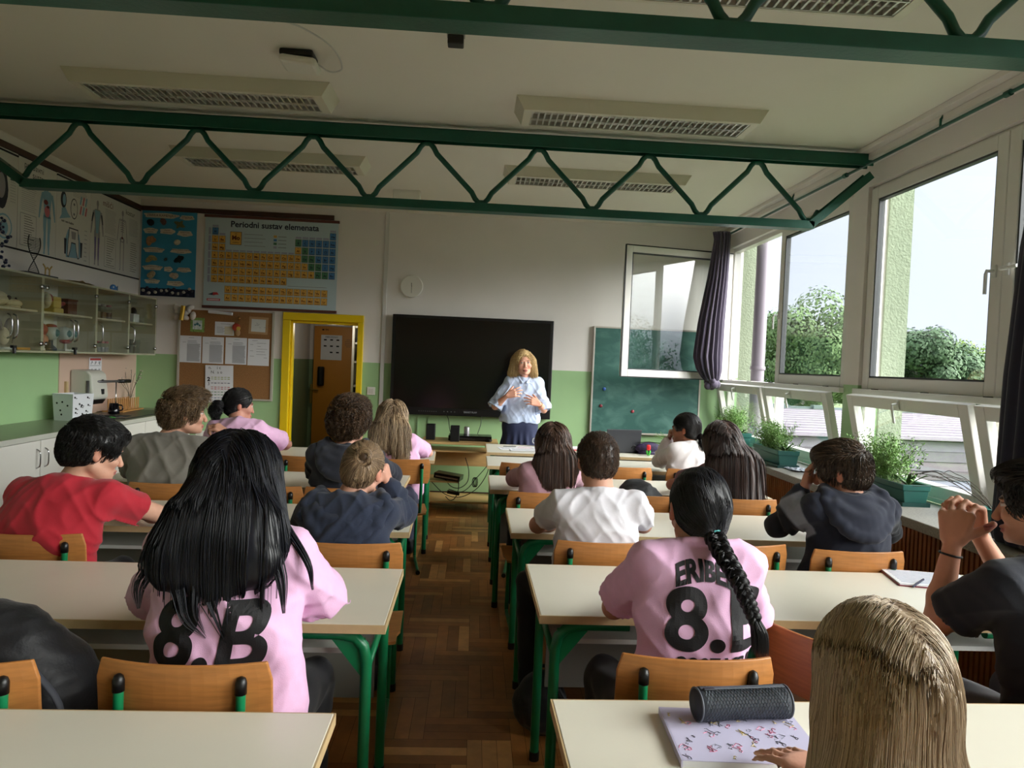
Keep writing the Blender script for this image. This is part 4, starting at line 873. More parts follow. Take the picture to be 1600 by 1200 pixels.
# ================================================================== BODY ENGINE: smooth distance fields turned into one continuous surface
f32 = np.float32
def V3(*a): return np.array(a, dtype=f32)
def unit(v): v = np.array(v, dtype=float); return v/(np.linalg.norm(v)+1e-9)
class Field:
    def __init__(s, lo, hi, h):
        s.h = h; s.lo = np.array(lo, float); s.n = (np.ceil((np.array(hi)-s.lo)/h)+1).astype(int)
        s.D = np.full(s.n, .2, f32); s.ax = [(s.lo[i]+np.arange(s.n[i])*h).astype(f32) for i in range(3)]
    def _sl(s, lo, hi):
        a = np.clip(np.floor((np.array(lo)-s.lo)/s.h).astype(int), 0, s.n); b = np.clip(np.ceil((np.array(hi)-s.lo)/s.h).astype(int)+1, 0, s.n)
        return tuple(slice(int(x), int(y)) for x, y in zip(a, b))
    def put(s, fn, lo, hi, k=.02, mode='u', pad=.03):
        m = pad+k; sl = s._sl(np.array(lo)-m, np.array(hi)+m)
        if any(q.stop <= q.start for q in sl): return
        x = s.ax[0][sl[0]][:, None, None]; y = s.ax[1][sl[1]][None, :, None]; z = s.ax[2][sl[2]][None, None, :]
        d = fn(x, y, z).astype(f32); D = s.D[sl]
        if mode == 'u':
            if k > 0: hh = np.maximum(k-np.abs(D-d), 0)/k; s.D[sl] = np.minimum(D, d)-hh*hh*k*.25
            else: s.D[sl] = np.minimum(D, d)
        elif mode == 's':
            d = -d
            if k > 0: hh = np.maximum(k-np.abs(D-d), 0)/k; s.D[sl] = np.maximum(D, d)+hh*hh*k*.25
            else: s.D[sl] = np.maximum(D, d)
    def cap(s, a, b, ra, rb=None, k=.02, mode='u', sq=None):
        """tapered capsule; sq=(axis, factor) flattens it along the axis (factor > 1 = thinner)"""
        rb = ra if rb is None else rb; a = np.array(a, float); b = np.array(b, float); ab = b-a; M = None
        if sq is not None: M = sq[0].astype(float), sq[1]-1
        def tr(x, y, z, o):
            px, py, pz = x-f32(o[0]), y-f32(o[1]), z-f32(o[2])
            if M is not None:
                q = (px*f32(M[0][0])+py*f32(M[0][1])+pz*f32(M[0][2]))*f32(M[1]); px = px+q*f32(M[0][0]); py = py+q*f32(M[0][1]); pz = pz+q*f32(M[0][2])
            return px, py, pz
        ab2 = ab if M is None else ab+M[0]*(ab @ M[0])*M[1]; L2 = float(ab2 @ ab2)+1e-12
        def fn(x, y, z):
            px, py, pz = tr(x, y, z, a); t = np.clip((px*f32(ab2[0])+py*f32(ab2[1])+pz*f32(ab2[2]))/f32(L2), 0, 1)
            d = np.sqrt((px-t*f32(ab2[0]))**2+(py-t*f32(ab2[1]))**2+(pz-t*f32(ab2[2]))**2)-(f32(ra)+t*f32(rb-ra))
            return d/(1 if M is None else f32(1+M[1]*.5))
        r = max(ra, rb); s.put(fn, np.minimum(a, b)-r, np.maximum(a, b)+r, k, mode); return s
    def ell(s, c, r, R=None, k=.02, mode='u'):
        c = np.array(c, float); r = np.array(r, float); R = np.eye(3) if R is None else np.asarray(R)
        def fn(x, y, z):
            p = (x-f32(c[0]), y-f32(c[1]), z-f32(c[2])); q = [(p[0]*f32(R[0, i])+p[1]*f32(R[1, i])+p[2]*f32(R[2, i])) for i in range(3)]
            k0 = np.sqrt(sum((q[i]/f32(r[i]))**2 for i in range(3)))+1e-6; k1 = np.sqrt(sum((q[i]/f32(r[i]**2))**2 for i in range(3)))+1e-6
            return k0*(k0-1)/k1
        e = np.abs(R) @ r; s.put(fn, c-e, c+e, k, mode); return s
    def plane(s, p, n, k=.004):
        """cut away everything on the +n side of the plane through p"""
        p = np.array(p, float); n = unit(n)
        s.put(lambda x, y, z: -((x-f32(p[0]))*f32(n[0])+(y-f32(p[1]))*f32(n[1])+(z-f32(p[2]))*f32(n[2])), s.lo, s.lo+s.n*s.h, k, 's'); return s
    def warp(s, fn):
        """add fn(x,y,z) to the distance near the surface"""
        I = np.nonzero(np.abs(s.D) < .04); s.D[I] += fn(s.ax[0][I[0]], s.ax[1][I[1]], s.ax[2][I[2]]).astype(f32); return s
    def sample(s, P):
        q = (P-s.lo)/s.h; q = np.clip(q, 0, s.n-1.001); i = q.astype(int); t = q-i; D = s.D; r = 0
        for a in (0, 1):
            for b in (0, 1):
                for c in (0, 1):
                    r = r+D[i[:, 0]+a, i[:, 1]+b, i[:, 2]+c]*(t[:, 0] if a else 1-t[:, 0])*(t[:, 1] if b else 1-t[:, 1])*(t[:, 2] if c else 1-t[:, 2])
        return r
    def grad(s, P):
        e = s.h*1.2; g = np.stack([s.sample(P+np.eye(3)[i]*e)-s.sample(P-np.eye(3)[i]*e) for i in range(3)], 1)
        return g/(np.linalg.norm(g, axis=1)[:, None]+1e-9)
    def mesh(s):
        """surface nets"""
        D = s.D; D[[0, -1]] = np.maximum(D[[0, -1]], .001); D[:, [0, -1]] = np.maximum(D[:, [0, -1]], .001); D[:, :, [0, -1]] = np.maximum(D[:, :, [0, -1]], .001)
        N_ = D < 0; cnt = sum(N_[a:a+s.n[0]-1, b:b+s.n[1]-1, c:c+s.n[2]-1].astype(np.int8) for a in (0, 1) for b in (0, 1) for c in (0, 1))
        act = (cnt > 0) & (cnt < 8); I = np.nonzero(act); idx = np.full(act.shape, -1, np.int32); idx[I] = np.arange(len(I[0]))
        I = np.stack(I, 1); acc = np.zeros((len(I), 3)); w_ = np.zeros(len(I)); corner = [(a, b, c) for a in (0, 1) for b in (0, 1) for c in (0, 1)]
        vals = {c: D[I[:, 0]+c[0], I[:, 1]+c[1], I[:, 2]+c[2]] for c in corner}
        for c0 in corner:
            for ax in range(3):
                if c0[ax]: continue
                c1 = list(c0); c1[ax] = 1; c1 = tuple(c1); a, b = vals[c0], vals[c1]; m = (a < 0) != (b < 0); t = np.where(m, a/(a-b+1e-12), 0)
                p = np.zeros((len(I), 3)); p[:] = c0; p[:, ax] += t; acc[m] += p[m]; w_[m] += 1
        V = s.lo+(I+acc/w_[:, None])*s.h; F = []
        for ax in range(3):
            o1, o2 = [(1, 2), (2, 0), (0, 1)][ax]; sl0 = [slice(1, -1)]*3; sl0[ax] = slice(0, -1); sl1 = [slice(1, -1)]*3; sl1[ax] = slice(1, None)
            a = N_[tuple(sl0)]; b = N_[tuple(sl1)]; E_ = np.stack(np.nonzero(a != b), 1)
            if not len(E_): continue
            fl = a[tuple(E_.T)]; base = E_+1; base[:, ax] -= 1; q = []
            for d1, d2 in ((-1, -1), (0, -1), (0, 0), (-1, 0)):
                p = base.copy(); p[:, o1] += d1; p[:, o2] += d2; q.append(idx[p[:, 0], p[:, 1], p[:, 2]])
            q = np.stack(q, 1); q[~fl] = q[~fl][:, ::-1]; F.append(q)
        return V, np.concatenate(F)
def fast_mesh(name, V, F, mat_, parent, loc, col=None, smooth=True, fmat=None):
    me = bpy.data.meshes.new(name); V = np.ascontiguousarray(V-np.array(loc), dtype=f32); F = np.ascontiguousarray(F, dtype=np.int32); k = F.shape[1]
    me.vertices.add(len(V)); me.vertices.foreach_set('co', V.ravel()); me.loops.add(F.size); me.loops.foreach_set('vertex_index', F.ravel())
    me.polygons.add(len(F)); me.polygons.foreach_set('loop_start', np.arange(0, F.size, k, dtype=np.int32))
    for m in (mat_ if isinstance(mat_, (list, tuple)) else [mat_]): me.materials.append(m)
    if fmat is not None: me.polygons.foreach_set('material_index', np.ascontiguousarray(fmat, dtype=np.int32))
    me.polygons.foreach_set('use_smooth', np.full(len(F), smooth)); me.update(calc_edges=True)
    if col is not None:
        a = me.color_attributes.new('Col', 'FLOAT_COLOR', 'POINT'); c = np.ones((len(V), 4), f32); c[:, :3] = col; a.data.foreach_set('color', c.ravel())
    o = bpy.data.objects.new(name, me); COL.objects.link(o); o.parent = parent; return o
def relax(V, F, it=2, lam=.5):
    for _ in range(it):
        acc = np.zeros_like(V); c = np.zeros(len(V))
        for i in range(4):
            a, b = F[:, i], F[:, (i+1) % 4]
            for k in range(3): acc[:, k] += np.bincount(a, V[b, k], len(V))+np.bincount(b, V[a, k], len(V))
            c += np.bincount(a, minlength=len(V))+np.bincount(b, minlength=len(V))
        V = V+lam*(acc/np.maximum(c, 1)[:, None]-V)
    return V
def strands_geo(paths, r, cols):
    """paths: (n, k, 3) -> thin three sided tapering tubes"""
    n, k, _ = paths.shape; T = np.gradient(paths, axis=1); T /= np.linalg.norm(T, axis=2)[..., None]+1e-9
    ref = np.where(np.abs(T[..., 2:3]) > .9, np.array([1., 0, 0]), np.array([0, 0, 1.])); A = np.cross(T, ref); A /= np.linalg.norm(A, axis=2)[..., None]+1e-9; B = np.cross(T, A)
    tp = np.clip((1-np.linspace(0, 1, k)**2.2), .15, 1)*r; tp = tp[None, :, None] if np.isscalar(r) else (np.clip(1-np.linspace(0, 1, k)**2.2, .15, 1)[None, :]*np.asarray(r)[:, None])[..., None]
    V = np.stack([paths+tp*(math.cos(a)*A+math.sin(a)*B) for a in (0, 2*PI/3, 4*PI/3)], 2)
    V = V.reshape(-1, 3); base = (np.arange(n)[:, None]*k+np.arange(k-1)[None, :])*3; F = []
    for j in range(3): j2 = (j+1) % 3; F.append(np.stack([base+j, base+j2, base+3+j2, base+3+j], -1).reshape(-1, 4))
    C = np.repeat(cols, k*3, axis=0); return V, np.concatenate(F), C

SKIN_T = mat('skin', (200, 150, 125), .5, attr='Col', var=.05, scale=30, spec=.35, bump=.04, bscale=220)
HAIR = mat('hair_strands', (60, 40, 30), .36, attr='Col', spec=.45)
def cloth(name, rgb, rough=.85, var=.04, scale=40, sheen=.15, bump=.12, bs=420): return mat(name, rgb, rough, var=var, scale=scale, sheen=sheen, bump=bump, bscale=bs)

def head_frame(yaw, pitch, roll):
    """columns: right, forward, up. yaw>0 turns to the person's left (counter-clockwise from above); pitch>0 looks up"""
    return rotm(0, 0, math.radians(yaw)) @ rotm(math.radians(pitch), 0, 0) @ rotm(0, math.radians(roll), 0)

def hand(Fd, w, d, n, side, pose, sc=1.):
    """w wrist, d direction of the fingers, n direction the palm faces, side=+1 thumb on the left of d seen with palm down for a right hand"""
    d = unit(d); n = unit(np.array(n)-d*np.dot(n, d)); t = np.cross(n, d)*side; w = np.array(w, float)
    curl = pose.get('curl', (25, 25, 20)); spread = pose.get('spread', 4)
    kn = []
    for i in range(4):
        u = (1.5-i)/1.5; b = w+d*.012*sc+t*u*.018*sc; e = w+d*(.088-.006*abs(u-.3)*1.5)*sc+t*u*.033*sc; kn.append((e, u))
        Fd.cap(b, e, .0150*sc, .0125*sc, k=.010)
    Fd.cap(w+t*.018*sc+d*.02*sc+n*.004, w+t*.024*sc+d*.055*sc+n*.008, .015*sc, .012*sc, k=.012)
    L = [.078, .086, .080, .062]
    for i, (e, u) in enumerate(kn):
        dd = unit(d+t*math.tan(math.radians(spread*u))); p = e; nn = n; c = pose.get('curls', [curl]*4)[i]
        for j, fr in enumerate((.45, .31, .24)):
            a = math.radians(c[j]); dn = unit(dd*math.cos(a)+nn*math.sin(a)); nn = unit(nn*math.cos(a)-dd*math.sin(a)); dd = dn
            q = p+dd*L[i]*fr*sc; Fd.cap(p, q, (.0092-.0008*j)*sc, (.0086-.0010*j)*sc, k=.004); p = q
    th = pose.get('thumb', (35, 20, 15)); a = math.radians(th[0]); p = w+d*.022*sc+t*.022*sc; dd = unit(d*math.cos(a)+t*math.sin(a)+n*.35)
    for j, l in enumerate((.036, .029, .022)):
        q = p+dd*l*sc; Fd.cap(p, q, (.0145-.0016*j)*sc, (.0130-.0016*j)*sc, k=.008 if j == 0 else .004); p = q
        b = math.radians(th[1] if j == 0 else th[2]); dd = unit(dd*math.cos(b)+(d*.7-t*.6+n*.3)*math.sin(b))

def head_sdf(Fd, c, R, sc=1., fem=False, nape=None):
    X = lambda x, y, z: c+R @ (np.array([x, y, z])*sc); E = lambda p, r, k=.015, m='u', RR=None: Fd.ell(X(*p), np.array(r)*sc, R if RR is None else R @ RR, k, m)
    E((0, -.008, .022), (.0745, .095, .086), .01); E((0, .032, -.030), (.060, .062, .078), .03)
    E((0, .045, -.082), (.046 if fem else .052, .046, .030), .025); Fd.cap(X(-.05, .0, -.062), X(-.02, .062, -.092), .020*sc, .018*sc, k=.02); Fd.cap(X(.05, .0, -.062), X(.02, .062, -.092), .020*sc, .018*sc, k=.02)
    E((0, .083, -.100), (.018, .014, .014), .015)
    for s_ in (-1, 1):
        E((s_*.031, .098, .000), (.017, .012, .011), .012, 's'); E((s_*.030, .088, .012+.006), (.022, .010, .007), .012)
        E((s_*.040, .070, -.032), (.024, .022, .020), .02); E((s_*.030, .083, .0), (.0125, .0125, .0125), .002)
        E((s_*.078, -.008, -.012), (.009, .019, .031), .006, 'u', rotm(.15, 0, s_*-.35)); E((s_*.088, -.002, -.012), (.006, .010, .018), .004, 's')
        E((s_*.012, .108, -.045), (.008, .009, .007), .006)
    Fd.cap(X(0, .092, .005), X(0, .110 if fem else .115, -.040), .0070*sc, (.0088 if fem else .0105)*sc, k=.010)
    E((0, .095, -.069), (.023, .012, .0065), .004); E((0, .093, -.080), (.019, .012, .0070), .004); E((0, .110, -.0745), (.020, .010, .0012), .003, 's')
def head_colors(V, col, c, R, sc, skin, lip, brow, iris=(70, 50, 40), stub=None):
    q = ((V-c) @ R)/sc; x, y, z = np.abs(q[:, 0]), q[:, 1], q[:, 2]; inh = (np.linalg.norm(q*np.array([1, .8, .7]), axis=1) < .13)
    def mixc(m, rgb, w_=1.): m = np.clip(m, 0, 1)[:, None]*w_*inh[:, None]; col[:] = col*(1-m)+np.array(lin(rgb))*m
    sm = lambda v, e: np.clip(v/e+.5, 0, 1)
    mixc(sm(1-((x-.078)/.018)**2-((z+.012)/.034)**2-((y+.005)/.024)**2, .4), (skin[0]*.98, skin[1]*.80, skin[2]*.76), .6)
    mixc(sm(1-((x-.034)/.018)**2-((z+.046)/.02)**2, 1.)*(y > .05), (skin[0], skin[1]*.82, skin[2]*.80), .4)
    mixc(sm(1-(x/.025)**2-((z+.0745)/.011)**2, .3)*(y > .075), lip); mixc(sm(1-(x/.023)**2-((z+.0745)/.0018)**2, .8)*(y > .075), (90, 40, 40), .8)
    mixc(sm(1-((x-.034)/.020)**2-((z-.021+.10*(x-.034)**2/.01*.3)/.0042)**2, .5)*(y > .06), brow, .9)
    eye = 1-((x-.031)/.0135)**2-((z+.000)/.0052)**2
    mixc(sm(eye, .25)*(y > .07), (206, 198, 192)); mixc(sm(1-((x-.031)/.0055)**2-(z/.0052)**2, .3)*(y > .07), iris); mixc(sm(1-((x-.031)/.016)**2-((z-.0065)/.0020)**2, .4)*(y > .07), (46, 30, 26), .9)
    if stub: mixc(sm(-.05-z, .04)*(y > -.01)*(x < .08), stub, .18)

PEOPLE = {}
def person(spec):
    """spec: see the calls below. Builds one seated or standing figure: body (one continuous skin), clothing, hair"""
    g = spec.get; yaw = math.radians(g('yaw', 0)); fwd = np.array([-math.sin(yaw), math.cos(yaw), 0.]); rgt = np.array([math.cos(yaw), math.sin(yaw), 0.])
    hip, neck, hc = np.array(g('hip'), float), np.array(g('neck'), float), np.array(g('head'), float); sc = g('scale', 1.); bw = g('build', 1.)
    HR = head_frame(*g('look', (0, 0, 0))); spine = unit(neck-hip); bk = unit(np.cross(rgt, spine)); bk = bk if bk @ fwd > 0 else -bk   # bk = chest direction
    shw = g('shw', .165); shd = g('shdrop', .05)
    sh = {s_: neck+rgt*s_*shw-spine*shd+bk*g('shfwd', .0)+np.array(g('shoff', {}).get(s_, (0, 0, 0))) for s_ in (-1, 1)}
    elb = {-1: np.array(g('elbL'), float), 1: np.array(g('elbR'), float)}; wr = {-1: np.array(g('wrL'), float), 1: np.array(g('wrR'), float)}
    if g('legs', 'sit') == 'sit':
        hip = hip+np.array([0, 0, .012])
        if g('top').get('sleeve') == 'long':
            for s_ in (-1, 1): elb[s_][2] += .018 if elb[s_][2] < .87 else 0
            for s_ in (-1, 1): wr[s_][2] += .014 if wr[s_][2] < .87 else 0
        kn = {s_: hip+rgt*s_*g('kneew', .13)+fwd*.40+np.array([0, 0, -.04]) for s_ in (-1, 1)}; an = {s_: np.array([*(kn[s_]+fwd*g('ankf', -.02)+rgt*s_*.0)[:2], .09]) for s_ in (-1, 1)}
        kn.update(g('knee', {})); an.update(g('ankle', {}))
    else:
        kn = {s_: hip+rgt*s_*.09+fwd*.02+np.array([0, 0, -.44]) for s_ in (-1, 1)}; an = {s_: hip+rgt*s_*.09+np.array([0, 0, -hip[2]+.09]) for s_ in (-1, 1)}
    for dd in (kn, an):
        for s_ in dd: dd[s_] = np.array(dd[s_], float)
    root = thing('person', g('label'), 'person', (float(hip[0]), float(hip[1]), 0)); loc = np.array([hip[0], hip[1], 0])
    mids = [hip+(neck-hip)*t for t in (.07, .30, .60, .79)]; bend = g('bend', .0)   # bend bows the back outward
    mids = [m_-bk*bend*math.sin(PI*t) for m_, t in zip(mids, (.0, .3, .60, .79))]
    rt_ = [.140*bw, .124*bw, .136*bw, .112*bw]
    def torso(Fd, off, extra=0.):
        sq = (bk, 1.5/max(bw, .9)**.3)
        for i in range(3): Fd.cap(mids[i]-rgt*.03, mids[i+1]-rgt*.03, rt_[i]+off-.02, rt_[i+1]+off-.02, k=.05, sq=sq); Fd.cap(mids[i]+rgt*.03, mids[i+1]+rgt*.03, rt_[i]+off-.02, rt_[i+1]+off-.02, k=.05, sq=sq)
        for s_ in (-1, 1):
            Fd.cap(mids[3]+rgt*s_*.05, sh[s_], .056+off*.8, .046+off*.8, k=.05); Fd.cap(neck+rgt*s_*.02-spine*.012, sh[s_]+spine*.006, .030+off*.6, .036+off*.8, k=.04)
    la = (.046*bw**.5, .038, .027) if not g('fem') else (.042*bw**.5, .034, .024)
    allp = np.array([hip, neck, hc, *sh.values(), *elb.values(), *wr.values(), *kn.values(), *an.values()]); lo = allp.min(0)-.26; hi = allp.max(0)+.26; lo[2] = 0.0; hi[2] = max(hc[2]+.19, allp[:, 2].max()+.12)
    # ---- body
    Fd = Field(lo, hi, g('h', .006)); torso(Fd, -.004)
    for s_ in (-1, 1):
        Fd.cap(sh[s_], elb[s_], la[0], la[1], k=.035); Fd.cap(elb[s_], elb[s_]+(wr[s_]-elb[s_])*.35, la[1], la[1]*.98, k=.012); Fd.cap(elb[s_]+(wr[s_]-elb[s_])*.35, wr[s_], la[1]*.98, la[2]*.92, k=.02, )
        hp = g('handR' if s_ == 1 else 'handL', {}); d = wr[s_]-elb[s_]; d = hp.get('dir', (d[0], d[1], .10*np.linalg.norm(d))); n_ = hp.get('palm', (0, 0, -1)); hand(Fd, wr[s_], d, n_, hp.get('side', -s_), hp, sc*(0.95 if g('fem') else 1.03)*hp.get('size', 1))
        if g('h', .006) < .02:
            Fd.cap(hip+rgt*s_*.08-np.array([0, 0, .03]), kn[s_], .070*bw**.5, .052, k=.04); Fd.cap(kn[s_], an[s_], .052, .036, k=.02); Fd.cap(an[s_]-np.array([0, 0, .04]), an[s_]+fwd*.14-np.array([0, 0, .055]), .034, .026, k=.02)
    Fd.cap(neck+spine*(.025 if g('fem') else .012)+bk*.022, hc+HR @ np.array([0, -.022, -.055])*sc, (.048 if g('fem') else .055)*g('neckr', 1.), (.046 if g('fem') else .050)*g('neckr', 1.), k=.03); head_sdf(Fd, hc, HR, sc, g('fem', False))
    V, F = Fd.mesh(); V = relax(V, F, 1, .4); skin = g('skin', (206, 156, 130)); col = np.tile(np.array(lin(skin)), (len(V), 1))
    for s_ in (-1, 1): # redder knuckles, fingertips and elbows
        dd = np.linalg.norm(V-elb[s_], axis=1); m_ = np.clip(1-dd/.05, 0, 1)[:, None]*.25; col = col*(1-m_)+np.array(lin((skin[0]*.95, skin[1]*.8, skin[2]*.78)))*m_
        m_ = np.clip((.13-np.linalg.norm(V-wr[s_], axis=1))/.06, 0, 1)[:, None]*.22; col = col*(1-m_)+np.array(lin((skin[0], skin[1]*.86, skin[2]*.84)))*m_
    head_colors(V, col, hc, HR, sc, skin, g('lip', (176, 104, 98)), g('brow', (70, 50, 40)), stub=g('stub'))
    fast_mesh('body', V, F, SKIN_T, root, loc, col)
    # ---- top
    sp = g('top'); ho = sp.get('h', g('h', .006)); fit = sp.get('fit', .014); sl = sp.get('sleeve', 'short'); T_ = Field(lo, hi, ho); torso(T_, fit)
    if sp.get('hips', True): T_.cap(mids[0]+spine*.02-rgt*.05, mids[0]+spine*.02+rgt*.05, (.112*bw+fit), k=.05, sq=(bk, 1.25))
    ends = {}
    for s_ in (-1, 1):
        if sl == 'short':
            e = sh[s_]+(elb[s_]-sh[s_])*sp.get('len', .72); r1 = la[1]+fit+sp.get('flare', .018); T_.cap(sh[s_], e, la[0]+fit*.8+.002, r1, k=.022); dr_ = unit(elb[s_]-sh[s_]); ends[s_] = (e+dr_*.0, dr_, r1)
        elif sl == 'long':
            r0 = sp.get('arm', .012); T_.cap(sh[s_], elb[s_], la[0]+fit*.8, la[1]+r0+.004, k=.022); T_.cap(elb[s_], wr[s_]-(wr[s_]-elb[s_])*sp.get('cuff', .04), la[1]+r0, la[2]+r0, k=.02)
    if g('legs', 'sit') != 'sit' or sp.get('hem'): T_.plane(hip+np.array([0, 0, sp.get('hem', 0)]), (0, 0, -1))
    for (a, b, ra, rb) in sp.get('add', []): T_.cap(a, b, ra, rb, k=.03)
    if 'hood' in sp:
        hs = sp['hood']; Hd = Field(neck-.26, neck+.26, ho); A_ = np.linspace(-1, 1, 11); up_ = np.array([0, 0, 1.])*.6+spine*.4
        top_ = lambda a: neck+rgt*a*.082*hs-bk*(.098*(1-a*a)-.035)+up_*(.040-.030*(1-a*a)); bot_ = lambda a: neck+rgt*a*.108*hs-bk*(.040+.105*(1-a*a)**.6)-up_*(.010+.092*hs*(1-a*a)**.7)
        for a in A_: Hd.cap(top_(a), (top_(a)+bot_(a))/2-bk*.012, .020, .030, k=.012); Hd.cap((top_(a)+bot_(a))/2-bk*.012, bot_(a), .030, .024, k=.012)
        for a in A_[:-1]: Hd.cap(top_(a), top_(a+.2), .018, k=.004); Hd.cap(bot_(a), bot_(a+.2), .026, k=.010)
        for s_ in (-1, 1): Hd.cap(neck+rgt*s_*.080*hs+bk*.035+up_*.035, neck+rgt*s_*.012+bk*.105-up_*.045, .022, .020, k=.015); Hd.cap(neck+rgt*s_*.10*hs+bk*.03, neck+rgt*s_*.02+bk*.10-up_*.06, .026, .020, k=.015)
        Hd.cap(neck+up_*.02+bk*.02, neck+up_*.16+bk*.05, .058, .075, k=.008, mode='s'); Hd.warp(lambda x, y, z: .0035*np.sin((x-neck[0])*45+3*np.sin(z*30))*np.cos(z*50))
        HV, HF = Hd.mesh(); HV = relax(HV, HF, 1, .35); fast_mesh('hood', HV, HF, sp.get('hoodmat', sp['mat']), root, loc)
    amp = sp.get('fold', .0045); sd = g('seed', 1)*1.7
    def folds(x, y, z):
        X_ = (x-neck[0])*rgt[0]+(y-neck[1])*rgt[1]; Y_ = (x-neck[0])*bk[0]+(y-neck[1])*bk[1]; Z_ = z-neck[2]
        nz = lambda f, k: np.sin(X_*f+1.7*np.sin(Z_*f*.55+k)+k)*np.cos(Z_*f*.6+1.5*np.sin(X_*f*.7+2.1*k)+Y_*f*.5)
        u = X_*24+2.2*np.sin(Z_*7+sd)+1.2*np.sin(Z_*16+2*sd)+Y_*11; dg = Z_*26+np.sign(X_)*X_*24+2.0*np.sin(X_*13+sd*2)+1.3*np.sin(Z_*9+sd)
        r = .45*np.sin(u)*np.clip(-Z_*3.5-.1, 0, 1)+.5*(1-np.abs(np.sin(dg*.5+sd)))**3*np.clip(1.1-np.abs(Z_+.18)*3.5, 0, 1)+.55*(1-np.abs(nz(17, sd)))**3+.35*(1-np.abs(nz(33, sd+1)))**2
        for s_ in (-1, 1):   # creases gathering at elbow and armpit
            d = np.sqrt((x-elb[s_][0])**2+(y-elb[s_][1])**2+(z-elb[s_][2])**2); r = r+.9*np.exp(-(d/.10)**2)*np.sin(d*150+X_*20)
        return -1.5*amp*(r-.35)
    T_.warp(folds)
    if sl == 'short':
        for s_ in (-1, 1):
            e, dr_, r1 = ends[s_]; a = e+dr_*.0; lo_, hi_ = a-r1*2.2, a+r1*2.2
            def cut(x, y, z, a=a, dr_=dr_, r1=r1):   # everything beyond the sleeve end, only close to the arm axis
                px, py, pz = x-f32(a[0]), y-f32(a[1]), z-f32(a[2]); t = px*f32(dr_[0])+py*f32(dr_[1])+pz*f32(dr_[2]); rr = np.sqrt(np.maximum((px**2+py**2+pz**2)-t*t, 0)); return np.maximum(np.maximum(-t, t-f32(r1*1.08)), rr-f32(r1*1.12))
            T_.put(cut, lo_, hi_, .003, 's'); T_.cap(a+dr_*.012, a+dr_*.06, r1-.013, r1-.013, k=.0, mode='s')
    nr = sp.get('neckhole', .062)
    T_.cap(neck+spine*(.074 if g('fem') else .060)+bk*.034, neck+spine*.22+bk*.09, nr, nr*1.25, k=.004, mode='s')
    if sp.get('collar', True) and 'hood' not in sp:
        cc = neck+spine*.010+bk*.012; nn_ = unit(spine*.93+bk*.36); n2_ = unit(np.cross(nn_, rgt))
        ring = [cc+rgt*math.cos(a)*nr*1.02+n2_*math.sin(a)*nr*.92 for a in np.linspace(0, 2*PI, 19)]
        for a, b in zip(ring[:-1], ring[1:]): T_.cap(a, b, .0105, k=.006)
    TV, TF = T_.mesh(); TV = relax(TV, TF, 1, .35); tcol = None; tm = sp['mat']; fm = None
    if 'yoke' in sp:
        tcol = sp['yoke'](TV, sh, elb, neck, bk)
    to = fast_mesh(sp.get('name', 't_shirt'), TV, TF, tm, root, loc, tcol, fmat=fm)
    bvh = None
    for pr in sp.get('prints', []):
        if bvh is None: bvh = BVHTree.FromPolygons(TV.tolist(), TF.tolist())
        for txt, cu, cz, size, bold, shear, arc in pr['rows']:
            pv, pf = text_geo(txt, size, bold, shear, 'CENTER', grid=.012)
            if not len(pv): continue
            o_ = hip*0+neck+rgt*cu+np.array([0, 0, cz]); vv = []
            tl = math.radians(pr.get('tilt', 0)); ix = set()
            for k_, q in enumerate(pv):
                xx, zz = q[0]*math.cos(tl)-q[1]*math.sin(tl), q[0]*math.sin(tl)+q[1]*math.cos(tl); zz -= arc*xx*xx
                st = o_+rgt*xx*pr.get('sx', 1)+unit(np.array([0, 0, 1.])+0*spine)*zz; hit = bvh.ray_cast(Vector(st-fwd*.6), Vector(fwd), 1.4)
                if hit[0] is None: ix.add(k_); vv.append(st)
                else: vv.append(np.array(hit[0])+np.array(hit[1])*(.0022 if hit[1].dot(Vector(fwd)) < 0 else -.0022))
            mb = MB().add(np.array(vv), [f_ for f_ in pf if not any(i in ix for i in f_)]); mb.build(pr.get('name', 'shirt_print'), mat('shirt_print_black', (16, 15, 19), .7, bump=.1, bscale=300), to, rel=False, origin=None)
            ob = COL.objects[-1]; ob.data.transform(Matrix.Translation(Vector(-loc)))
    # ---- trousers or skirt
    bo_sit = g('legs', 'sit') == 'sit'; bo = g('bottom', {'mat': cloth('dark_trousers', (24, 25, 32))}); B_ = Field(np.array([lo[0], lo[1], 0]), np.array([hi[0], hi[1], hip[2]+.30]), .010)
    B_.cap(hip-rgt*.05, hip+rgt*.05, .112*bw+.004, k=.04); B_.cap(hip-rgt*.05, mids[1]-rgt*.05+(mids[0]-mids[1])*.3, .115*bw, .105*bw, k=.04, sq=(bk, 1.3)); B_.cap(hip+rgt*.05, mids[1]+rgt*.05+(mids[0]-mids[1])*.3, .115*bw, .105*bw, k=.04, sq=(bk, 1.3))
    if bo.get('skirt'):
        B_.cap(hip+np.array([0, 0, .05])-rgt*.04, hip-rgt*.09-np.array([0, 0, .62]), .100, .20, k=.05); B_.cap(hip+np.array([0, 0, .05])+rgt*.04, hip+rgt*.09-np.array([0, 0, .62]), .100, .20, k=.05)
        B_.warp(lambda x, y, z: .008*np.clip((hip[2]-.04-z)*8, 0, 1)*np.sin(np.arctan2(y-hip[1], x-hip[0])*14+2*z)); B_.plane(np.array([0, 0, .28]), (0, 0, -1))
    else:
        for s_ in (-1, 1):
            B_.cap(hip+rgt*s_*.085-np.array([0, 0, .025 if bo_sit else 0]), kn[s_], .078*bw**.5, .062, k=.03); B_.cap(kn[s_], an[s_]+np.array([0, 0, .03]), .066, .050, k=.02)
        B_.plane(np.array([0, 0, .085]), (0, 0, -1)); B_.warp(lambda x, y, z: .003*np.sin(x*60+y*40+3*np.sin(z*30)))
